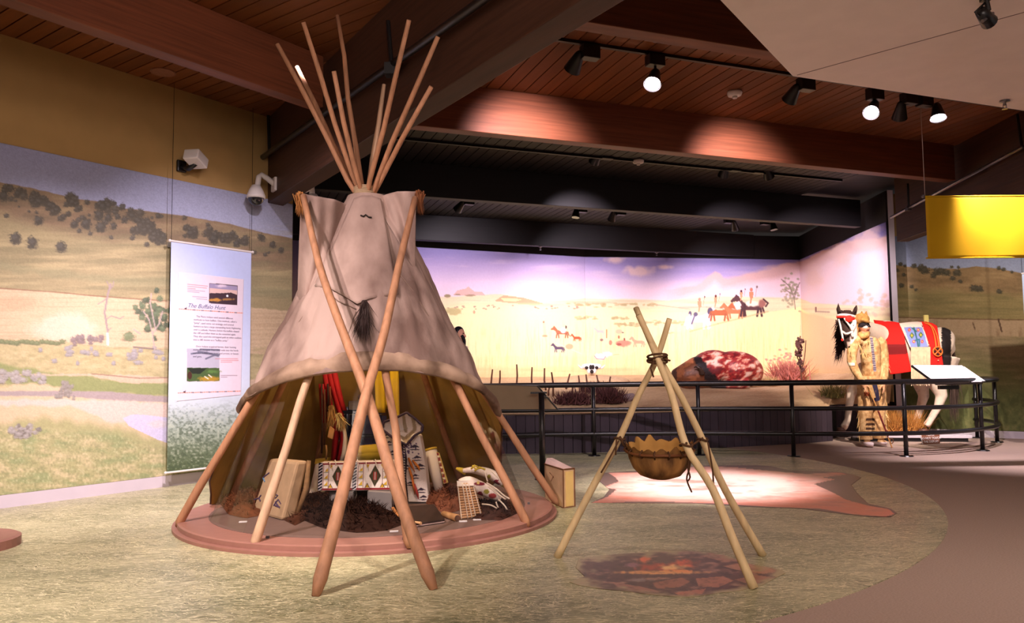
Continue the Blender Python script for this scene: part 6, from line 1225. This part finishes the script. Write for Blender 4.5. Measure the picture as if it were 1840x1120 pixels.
# ------------------------------------------------------------------ plinth
a, b_ = Yp(1490, 790, 11.85), Yp(1700, 787, 11.72); t = empty('horse_plinth', (6, 12, 0), 'low pale plinth on a dark recessed base under the horse', 'plinth')
F0, F1 = np.array([5.15, 11.92, 0]), np.array([6.75, 11.55, 0]); Bk = [np.array([6.95, 12.5, 0]), np.array([6.2, 12.62, 0]), np.array([5.25, 12.35, 0])]; ring_ = [F0, F1] + Bk
MB().hexa([q + np.array([0, 0, .055]) for q in ring_], [q + np.array([0, 0, .10]) for q in ring_]).build('plinth_top', LAVENDER, t, bevel=.006); cc = sum(ring_) / 5; MB().hexa([lerp(q, cc, .06) for q in ring_], [lerp(q, cc, .06) + np.array([0, 0, .055]) for q in ring_]).build('plinth_base', BLACK, t)
def plinth_at(px, py): return Zp(px, py, .10)
for x0, x1, y1, lab in ((1588, 1622, 779, 'golden dry grass clump between the mannequin and the rail post'), (1618, 1652, 778, 'golden dry grass clump in front of the hind hoof'), (1575, 1600, 778, 'golden dry grass clump right behind the mannequin legs')):
    clump('dry_grass_clump', x0, x1, y1, .42, (196, 134, 66), 420, .07, lab, 'grass', .32, plinth_at, .006)
# ------------------------------------------------------------------ horse
def hd(x): return lerp(12.28, 12.02, (x - 1500) / 200)
def hp(x, y, o=0.0): return Yp(x, y, hd(x) + o)
t = empty('horse', Zp(1600, 778, .10), 'life size white and dark pinto horse in red trappings behind the mannequin', 'horse')
mb = MB()
mb.tube([hp(1708, 636), hp(1698, 628), hp(1684, 624), hp(1655, 630), hp(1620, 632), hp(1590, 630), hp(1568, 634), hp(1552, 640)], [.12, .26, .345, .385, .39, .375, .31, .17], 24, flat=.80)
mb.ell(hp(1690, 610), (.2, .22, .19)).ell(hp(1592, 596), (.22, .16, .18))
mb.tube([hp(1582, 618, -.02), hp(1564, 606, -.25), hp(1546, 594, -.62), hp(1530, 580, -.98)], [.30, .225, .17, .13], 20)
mb.tube([hp(1521, 562, -1.08), hp(1522, 577, -1.14), hp(1525, 596, -1.19), hp(1529, 614, -1.22), hp(1532, 624, -1.23), hp(1533, 631, -1.22)], [.085, .125, .12, .092, .088, .058], 18)
for e in ([(1509, 566), (1506, 556), (1507, 544)], [(1534, 566), (1537, 557), (1541, 545)]): mb.tube([hp(*e[0], -1.04), hp(*e[1], -1.06), hp(*e[2], -1.08)], [.05, .048, .012], 10, flat=.6)
def leg(px, o, rr): mb.tube([hp(x, y, o) for x, y in px], rr, 14)
leg([(1562, 660), (1545, 690), (1530, 705), (1525, 735), (1523, 755), (1517, 767), (1513, 771)], .12, [.17, .11, .075, .055, .052, .06, .055])
leg([(1575, 665), (1577, 695), (1578, 720), (1577, 750), (1577, 765), (1574, 774)], -.14, [.17, .11, .075, .052, .06, .06])
leg([(1692, 640), (1688, 672), (1684, 694), (1692, 712), (1685, 732), (1672, 754), (1664, 766)], -.14, [.26, .19, .12, .085, .06, .05, .055])
leg([(1680, 650), (1662, 680), (1655, 696), (1660, 712), (1653, 735), (1646, 755), (1641, 766)], .16, [.22, .16, .11, .08, .058, .05, .055])
def colh(V):
    x, y = proj(V); C_ = np.tile(np.array((228, 206, 186)) / 255, (len(V), 1)); n_ = fbm(x / 9, y / 9, 3, 3); dep = V[:, 1] - np.interp(x, [1500, 1700], [12.28, 12.02])
    dk = np.array((58, 38, 34)) / 255; head = (x < 1550) & (y < 640) & (dep < -.35)
    C_[head] = dk; C_[(x < 1562) & (y < 660) & (dep > -.42) & (x < 1530)] = dk
    blaze = head & (x > 1527 + (y - 575) * .02) & (y > 575) & (x < 1545) & (dep < -1.1); C_[blaze] = np.array((226, 208, 200)) / 255
    C_[head & (y > 616) & (x > 1522)] = np.array((206, 176, 164)) / 255; C_[(x > 1692 - (y - 590) * .02) & (y < 668) & (x < 1709) & (y > 588)] = np.array((34, 26, 26)) / 255
    C_[(y > 765)] = np.array((176, 140, 120)) / 255; C_[(n_ > .66) & ~head & (x > 1600) & (x < 1690)] *= .92
    return C_
fused('body', mb, .022, paintmat('horse_coat', .7, .05, 30), t, 3, colh)
HOOF = mat('hoof', (96, 62, 52), .5, .2)
for x, y, o in ((1511, 774, .12), (1573, 777, -.14), (1659, 774, -.14), (1638, 773, .16)):
    q = hp(x, y, o); q[2] = .10; MB().lathe([(0, 0), (.075, 0), (.06, .075), (0, .08)], 16, q).build('hoof', HOOF, t, True)
b = MB()
for i in range(420):
    y0 = float(rng.uniform(566, 625)); b.blade(hp(1514 + float(rng.normal(0, 4)), y0, -.92), hp(1503 + float(rng.normal(0, 4)), y0 + float(rng.uniform(15, 40)), -.96), .012)
for i in range(60): b.blade(hp(1520 + float(rng.normal(0, 5)), 558, -1.12), hp(1520 + float(rng.normal(0, 7)), 572, -1.20), .01)
b.build('mane', mat('mane_dark', (52, 32, 32), .8, .3), t); b = MB()
for i in range(300): x = float(rng.normal(1713, 2)); b.blade(hp(x - 3, 632 + float(rng.uniform(0, 30)), 0), hp(x + float(rng.normal(2, 5)), float(rng.uniform(690, 765)), .05 + float(rng.normal(0, .04))), .012)
b.build('tail', mat('tail_dark', (80, 62, 54), .8, .3), t)
for x, o in ((1512, -1.22), (1533, -1.28)): MB().ell(hp(x + (3 if x < 1520 else 0), 586, o + .02), (.02, .02, .018), 10, 7).build('eye', mat('eye_black', (18, 14, 14), .1, 0, spec=.8), t, True)
for x in (1527.5, 1536): MB().ell(hp(x - 1, 624, -1.305), (.014, .012, .018), 10, 7).build('nostril', DK, t, True)
# bridle
STRAP = mat('white_strap', (224, 206, 200), .6, .05); BRED = mat('bright_red', (226, 38, 28), .75, .08, 6)
def strap(l, o, r, m, nm): MB().tube(smoothpl([hp(x, y, k - .62) for (x, y), k in zip(l, o)], 4), r, 8).build(nm, m, t, True)
strap([(1505, 567), (1515, 566), (1527, 567), (1538, 570)], [-.58, -.64, -.66, -.58], .02, STRAP, 'brow_band'); strap([(1504, 570), (1515, 570), (1526, 571), (1536, 574)], [-.58, -.655, -.665, -.6], .016, BRED, 'red_brow_band')
strap([(1507, 574), (1511, 590), (1514, 606), (1515, 612)], [-.60, -.66, -.68, -.68], .013, STRAP, 'cheek_strap'); strap([(1517, 572), (1524, 582), (1529, 589), (1531, 594)], [-.68, -.70, -.72, -.72], .013, STRAP, 'cheek_strap'); strap([(1537, 574), (1536, 586), (1531, 596), (1532, 606)], [-.60, -.66, -.71, -.70], .018, STRAP, 'cheek_strap'); strap([(1514, 596), (1520, 600), (1528, 598), (1533, 594)], [-.66, -.72, -.72, -.68], .015, STRAP, 'nose_band')
MB().ell(hp(1526, 573, -1.32), (.055, .02, .05), 12, 8).build('red_rosette', BRED, t, True); MB().ell(hp(1513.5, 611, -1.31), (.018, .015, .022), 10, 6).build('red_bead', BRED, t, True)
# trappings
def onh(x, y, k=0.0): q = max(0.0, min(1.0, (y - 577) / 46)); return hp(x, y, -.395 * math.sqrt(q) * (1 if y < 660 else 1) - .02 - k)
def trap(name, top, bot, m, n, k, fn, mt, th=.012, lab=None):
    a = pts_interp(top, n); b = pts_interp(bot, n); X = np.zeros((m, n)); Yq = np.zeros((m, n)); P = np.zeros((m, n, 3))
    for i in range(m):
        for j in range(n):
            q = lerp(a[j], b[j], i / (m - 1)); X[i, j], Yq[i, j] = q; P[i, j] = onh(q[0], q[1], k)
    p = Paint(X, Yq); fn(p); return colormesh(name, P, p.C, mt, t, smooth=True, back=th, d=(0, 1, 0), label=lab)
CLO = paintmat('trade_cloth', .8, .05, 60, .15)
def f1(p): p.fill((226, 30, 24)); p.poly([(1570, 620), (1650, 617), (1650, 635), (1570, 639)], (120, 22, 24))
trap('red_blanket', [(1570, 575), (1590, 577), (1606, 578), (1620, 581)], [(1600, 673), (1612, 672), (1626, 670), (1638, 668)], 50, 30, .012, f1, CLO, lab='red blanket with a dark band')
trap('red_blanket', [(1650, 578), (1664, 578), (1676, 581), (1684, 586)], [(1668, 656), (1676, 656), (1686, 656), (1695, 656)], 50, 30, .012, f1, CLO, lab='red rump cloth with a dark band')
def f2(p):
    p.fill((226, 206, 190)); p.poly([(1624, 588), (1657, 588), (1668, 624), (1637, 625)], (128, 138, 196)); 
    for x, y in ((1634, 593), (1650, 593), (1642, 614), (1657, 614)): p.ell(x, y, 2.6, 2.8, (206, 40, 50), .2); p.ell(x, y, 1.2, 1.2, (230, 220, 140), .2)
    for x, y in ((1638.5, 603), (1654.5, 602)): p.poly([(x, y - 6), (x + 4.5, y), (x, y + 6), (x - 4.5, y)], (74, 104, 58)); p.poly([(x, y - 3), (x + 2, y), (x, y + 3), (x - 2, y)], (196, 170, 60))
    p.line([(1642, 589), (1645, 600), (1648, 612), (1650, 624)], 2.4, (40, 88, 96)); p.line([(1639, 590), (1647, 596)], 2.2, (46, 100, 90)); p.line([(1645, 612), (1652, 610), (1652, 622)], 2.6, (46, 100, 120)); p.line([(1636, 626), (1668, 625)], 3, (110, 70, 50)); p.line([(1657, 584), (1664, 596), (1669, 612), (1670, 625)], 3.4, (70, 40, 36))
    for q in np.linspace(0, 1, 9): x, y = pts_interp([(1657, 584), (1664, 596), (1669, 612), (1670, 625)], 9)[int(q * 8)]; p.ell(x, y, 1.6, 1.6, (226, 206, 190))
trap('beaded_saddle_cloth', [(1616, 581), (1632, 579), (1648, 578), (1656, 579)], [(1637, 628), (1648, 628), (1660, 628), (1672, 627)], 44, 44, .03, f2, BEAD, lab='blue beaded saddle cloth')
b = MB()
for j in range(46):
    x = 1637.5 + j * .75; a = onh(x, 624, .03); e = onh(x + float(rng.normal(.5, .6)), float(rng.uniform(684, 694)), .03 + float(rng.uniform(-.01, .01))); b.tube([a, lerp(a, e, .5) + rng.normal(size=3) * .003, e], .0062, 5)
b.build('fringe', mat('fringe_hide', (226, 196, 164), .85, .15, 20), t)
ORN = mat('orange_bead', (226, 120, 50), .6, .1, 60)
for l in ([(1660, 580), (1672, 586), (1678, 600), (1681, 615), (1682, 626)], [(1666, 580), (1676, 588), (1683, 602), (1686, 615), (1687, 625)]): MB().tube(smoothpl([onh(x, y, .03) for x, y in l], 4), .010, 6).build('orange_strap', ORN, t, True)
cw = onh(1685, 632, .035); r_ = 8 * 12 / F
MB().tube([cw + np.array([r_ * math.cos(q), 0, r_ * math.sin(q)]) for q in np.linspace(0, 2 * math.pi, 26)], .010, 6).build('medallion_ring', ORN, t, True)
for q in range(4):
    a = math.pi / 4 + q * math.pi / 2; MB().tube([cw, cw + np.array([r_ * math.cos(a), 0, r_ * math.sin(a)])], [.006, .012], 6).build('medallion_spoke', ORN, t); a += math.pi / 4; MB().ell(cw + np.array([r_ * .62 * math.cos(a), 0, r_ * .62 * math.sin(a)]), (.017, .008, .017), 8, 6).build('medallion_petal', DK, t)
MB().ell(onh(1686, 648, .03), (.012, .008, .012), 8, 6).build('small_bead', mat('pink_bead', (226, 150, 120), .5, 0), t)
q0 = hp(1664, 579); MB().box(q0 + np.array([0, 0, .05]), (.075, .04, .12)).build('saddle_horn', mat('yellow_saddle_horn', (226, 206, 120), .6, .06), t, bevel=.01)
# ------------------------------------------------------------------ mannequin in buckskin
dP = 11.02
def pp(x, y, o=0.0): return Yp(x, y, dP + o)
t = empty('mannequin', Zp(1574, 802, 0), 'person in fringed tan buckskin and animal skin cap standing before the horse', 'person')
mb = MB()
mb.tube([pp(1564, 606), pp(1563, 616), pp(1564, 632), pp(1565, 652), pp(1566, 672), pp(1566, 684)], [.10, .17, .185, .175, .18, .15], 20, flat=.68)
mb.tube([pp(1552, 605), pp(1554, 596)], [.065, .058], 14).ell(pp(1551, 584), (.075, .098, .098), 18, 14).ell(pp(1555, 589, -.03), (.058, .07, .07), 14, 10)
mb.tube([pp(1560.5, 582, -.045), pp(1562.8, 587.5, -.055), pp(1560, 589, -.05)], [.010, .017, .012], 8).tube([pp(1559, 592.5, -.05), pp(1560.6, 593.5, -.05)], [.012, .012], 8).ell(pp(1557, 597, -.04), (.03, .03, .022))
mb.ell(pp(1546, 586, -.07), (.014, .012, .03))
mb.tube([pp(1545, 611), pp(1535, 616, -.02), pp(1531, 632, -.06), pp(1530, 650, -.1), pp(1538, 668, -.2), pp(1547, 682, -.24), pp(1551, 687, -.25)], [.075, .08, .072, .062, .055, .042, .035], 14)
mb.tube([pp(1576, 611), pp(1583, 617, -.02), pp(1587, 636, -.05), pp(1589, 656, -.08), pp(1589, 676, -.14), pp(1587, 688, -.17)], [.075, .08, .072, .062, .052, .036], 14)
for sx, x0, o0, sg in ((1, 1551, -.25, 1), (-1, 1587, -.17, -1)):
    w_ = pp(x0, 687, o0); mb.ell(w_ + np.array([.01 * sg, -.01, -.05]), (.028, .04, .05), 12, 8)
    for i, (fx, L_) in enumerate([(-.026, .075), (-.009, .088), (.009, .082), (.025, .066)]):
        a = w_ + np.array([.01 * sg + fx * .6, -.035 + fx * .6, -.085]); mb.tube([a, a + np.array([.006 * sg, -.012, -L_ * .5]), a + np.array([.02 * sg, .004, -L_])], [.0105, .0095, .008], 8)
    a = w_ + np.array([.035 * sg, -.03, -.04]); mb.tube([a, a + np.array([.025 * sg, -.015, -.03]), a + np.array([.03 * sg, -.012, -.06])], [.012, .011, .009], 8)
for l, o in (([(1559, 678), (1556, 706), (1555, 735), (1555, 765), (1556, 790)], -.04), ([(1574, 678), (1577, 706), (1578, 735), (1578, 764), (1580, 788)], .03)): mb.tube([pp(x, y, o) for x, y in l], [.14, .115, .098, .085, .088], 16)
for l, o in (([(1556, 793), (1561, 798), (1570, 800)], -.04), ([(1580, 791), (1586, 795), (1594, 797)], .03)): mb.tube([pp(x, y, o - .03 * i) for i, (x, y) in enumerate(l)], [.07, .058, .038], 12, flat=.7)
def colp(V):
    x, y = proj(V); n_ = fbm(x / 4, y / 5, 3, 3); C_ = np.tile(np.array((198, 154, 104)) / 255, (len(V), 1)); C_[n_ < .40] = np.array((178, 132, 84)) / 255; C_[n_ > .6] = np.array((214, 174, 124)) / 255
    dep = V[:, 1] - dP; face = (y < 601) & (y > 570); C_[face] = np.array((206, 148, 116)) / 255; band = face & (y < 588.5) & (y > 575); C_[band] = np.array((34, 24, 30)) / 255
    C_[face & (np.hypot(x - 1557, (y - 579.5)) < 1.6)] = np.array((226, 206, 206)) / 255; C_[face & (y > 585) & (y < 590) & (n_ > .5) & (x > 1550)] = np.array((236, 216, 206)) / 255; C_[face & (y > 592) & (y < 595) & (x > 1557)] = np.array((150, 70, 62)) / 255
    hand = (y > 685) & (y < 706) & (dep < -.16); C_[hand] = np.array((206, 150, 112)) / 255
    st = (np.abs(x - (1566 + (y - 610) * .11)) < 2.6) & (y > 606) & (y < 668) & (dep < 0); C_[st] = np.array((150, 140, 150)) / 255; C_[st & ((y.astype(int) % 4) < 2)] = np.array((90, 70, 90)) / 255
    sh = (y > 612) & (y < 650) & (np.abs(x - 1556) < 9) & ((y * 1.3).astype(int) % 3 == 0) & (dep < 0); C_[sh] = np.array((236, 210, 160)) / 255
    br = (y > 652) & (y < 657) & (x < 1536); C_[br] = np.array((236, 220, 190)) / 255; C_[(y > 657) & (y < 659) & (x < 1537)] = np.array((110, 60, 36)) / 255
    lg = (y > 752) & (y < 782) & (np.abs(x - 1564) < 8) & (((y - 752) / 4.2).astype(int) % 2 == 0); C_[lg] = np.array((70, 44, 30)) / 255
    C_[(y > 705) & (y < 712) & (x > 1552) & (x < 1576)] = np.array((150, 70, 36)) / 255
    C_[y > 794.5] = np.array((226, 206, 206)) / 255; return C_
fused('body', mb, .0085, paintmat('mannequin_surface', .75, .06, 60, .15), t, 2, colp)
FURC = mat('fur_cap', (176, 128, 70), .9, .3, 25, .4)
mb = MB().ell(pp(1547, 574, .02), (.115, .12, .085), 16, 10).tube([pp(1551, 574, -.06), pp(1558, 577, -.10), pp(1563, 580, -.11)], [.075, .05, .02], 12, flat=.6).tube([pp(1541, 580, .05), pp(1541, 598, .08)], [.075, .05], 12)
for x in (1548, 1556): mb.tube([pp(x, 566, 0), pp(x + .5, 559.5, 0)], [.026, .008], 8)
fused('animal_skin_cap', mb, .009, FURC, t, 2)
MB().tube([pp(1545, 600, -.03), pp(1550, 605, -.09), pp(1557, 603, -.08), pp(1560, 598, -.03)], [.035, .04, .04, .03], 10).build('choker', mat('choker_beads', (206, 156, 96), .7, .4, 40), t, True)
b = MB(); FR = mat('fringe_tan', (216, 176, 118), .85, .2, 20)
def fr(l, n, L_, o):
    P = pts_interp(l, n)
    for x, y in P: q = pp(x, y, o); b.blade(q, q + np.array([float(rng.normal(0, .025)), -.01 + float(rng.normal(0, .02)), -L_ * float(rng.uniform(.7, 1.1))]), .006)
fr([(1531, 620), (1527, 650), (1535, 668), (1546, 684)], 60, .12, -.14); fr([(1589, 625), (1594, 655), (1592, 682)], 50, .16, -.1); fr([(1550, 684), (1566, 688), (1582, 684)], 60, .16, -.13); fr([(1545, 700), (1543, 740), (1544, 785)], 70, .10, -.04); fr([(1590, 700), (1592, 740), (1592, 780)], 70, .10, 0); fr([(1543, 615), (1552, 640), (1560, 612)], 40, .1, -.14)
b.build('fringe', FR, t)
MB().slab(np.array([[pp(1562, 680, -.15), pp(1573, 680, -.15)], [pp(1565, 705, -.16), pp(1578, 705, -.16)], [pp(1568, 722, -.15), pp(1580, 720, -.15)]]), .012).build('dark_apron', mat('navy_cloth', (34, 28, 52), .8, .1), t); q = pp(1566, 700, -.2); MB().hexa([pp(1558, 690, -.19), pp(1566, 688, -.19), pp(1574, 715, -.19), pp(1566, 718, -.19)], [pp(1558, 690, -.16), pp(1566, 688, -.16), pp(1574, 715, -.16), pp(1566, 718, -.16)]).build('pouch', mat('tan_pouch', (176, 138, 90), .8, .25, 30), t, bevel=.006)
A = Zp(1603, 805, .002); B_ = pp(1576, 735, -.22); t = empty('lance', A, 'thin wrapped stick with a small loop leaning at the mannequin feet', 'stick'); MB().tube([A, B_, B_ + (B_ - A) * .55], .009, 7).build('shaft', mat('shaft_wood', (196, 140, 82), .7, .2, 30), t); lp_ = lerp(A, B_, .12); MB().tube([lp_ + np.array([.02 + .022 * math.cos(q), 0, .03 + .035 * math.sin(q)]) for q in np.linspace(0, 2 * math.pi, 16)], .006, 6).build('loop', BXE, t, True); MB().tube([lerp(A, B_, .3) + np.array([0, -.012, 0]), lerp(A, B_, .95) + np.array([.0, -.012, 0])], .012, 8).build('red_wrap', mat('dark_red_wrap', (120, 44, 44), .8, .3, 40), t)
# ------------------------------------------------------------------ woman in the diorama behind the tipi
dW_ = 13.2; g = None
def wp(x, y, o=0.0): return Yp(x, y, dW_ + o)
z0 = gz(*wp(822, 640)[:2]); t = empty('mannequin', (*wp(822, 640)[:2], z0), 'person with long black braids in a pale hide dress, half hidden behind the tipi', 'person')
mb = MB(); bs = wp(818, 650); 
mb.ell(wp(827, 601), (.078, .095, .105), 16, 12).ell(wp(830, 606, -.03), (.06, .07, .075), 14, 10).tube([wp(834.5, 600, -.06), wp(836.6, 605, -.07), wp(834, 606.5, -.05)], [.010, .018, .012], 8).tube([wp(825, 611), wp(823, 620)], [.055, .06], 12)
mb.tube([wp(821, 621), wp(820, 640), wp(819, 664), np.array([bs[0], bs[1], z0 + .35]), np.array([bs[0], bs[1], z0 + .04])], [.12, .17, .16, .24, .30], 18, flat=.75)
for sg in (-1, 1):
    a = wp(821 + sg * 13, 624); e = a + np.array([sg * .06, -.1, -.28]); h = e + np.array([-.02 * sg, -.2, -.05]); mb.tube([a, e, h], [.065, .055, .04], 12).ell(h + np.array([0, -.05, -.01]), (.03, .05, .022), 10, 8)
    for k in range(4): mb.tube([h + np.array([-.024 + .016 * k, -.08, -.01]), h + np.array([-.024 + .016 * k, -.12, -.02]), h + np.array([-.024 + .016 * k, -.145, -.045])], [.011, .01, .008], 7)
    mb.tube([h + np.array([-.03 * sg, -.04, 0]), h + np.array([-.055 * sg, -.08, -.01])], [.012, .009], 7)
def colw(V):
    x, y = proj(V); C_ = np.tile(np.array((232, 214, 204)) / 255, (len(V), 1)); C_[(y < 617)] = np.array((206, 150, 122)) / 255; C_[(y > 606.5) & (y < 609) & (x > 832)] = np.array((160, 80, 70)) / 255; C_[(np.hypot(x - 832.5, (y - 599.5) * 1.4) < 1.5)] = np.array((40, 26, 26)) / 255
    C_[(V[:, 1] < dW_ - .30)] = np.array((206, 150, 122)) / 255; return C_
fused('body', mb, .010, paintmat('mannequin_surface', .75, .06, 60, .15), t, 2, colw)
HAIR = mat('black_hair', (24, 18, 22), .45, .2, 40, spec=.4); mb = MB().ell(wp(824, 598, .03), (.098, .11, .11), 18, 12).tube([wp(820, 600, .04), wp(819, 612, .04)], [.085, .05], 12); fused('hair', mb, .01, HAIR, t, 2)
for x in (834, 820): MB().tube(smoothpl([wp(x - 4, 604, -.07), wp(x, 612, -.11), wp(x + .5, 624, -.17), wp(x + .5, 636, -.19)], 4), list(np.linspace(.035, .016, 13)), 8).build('braid', HAIR, t, True)
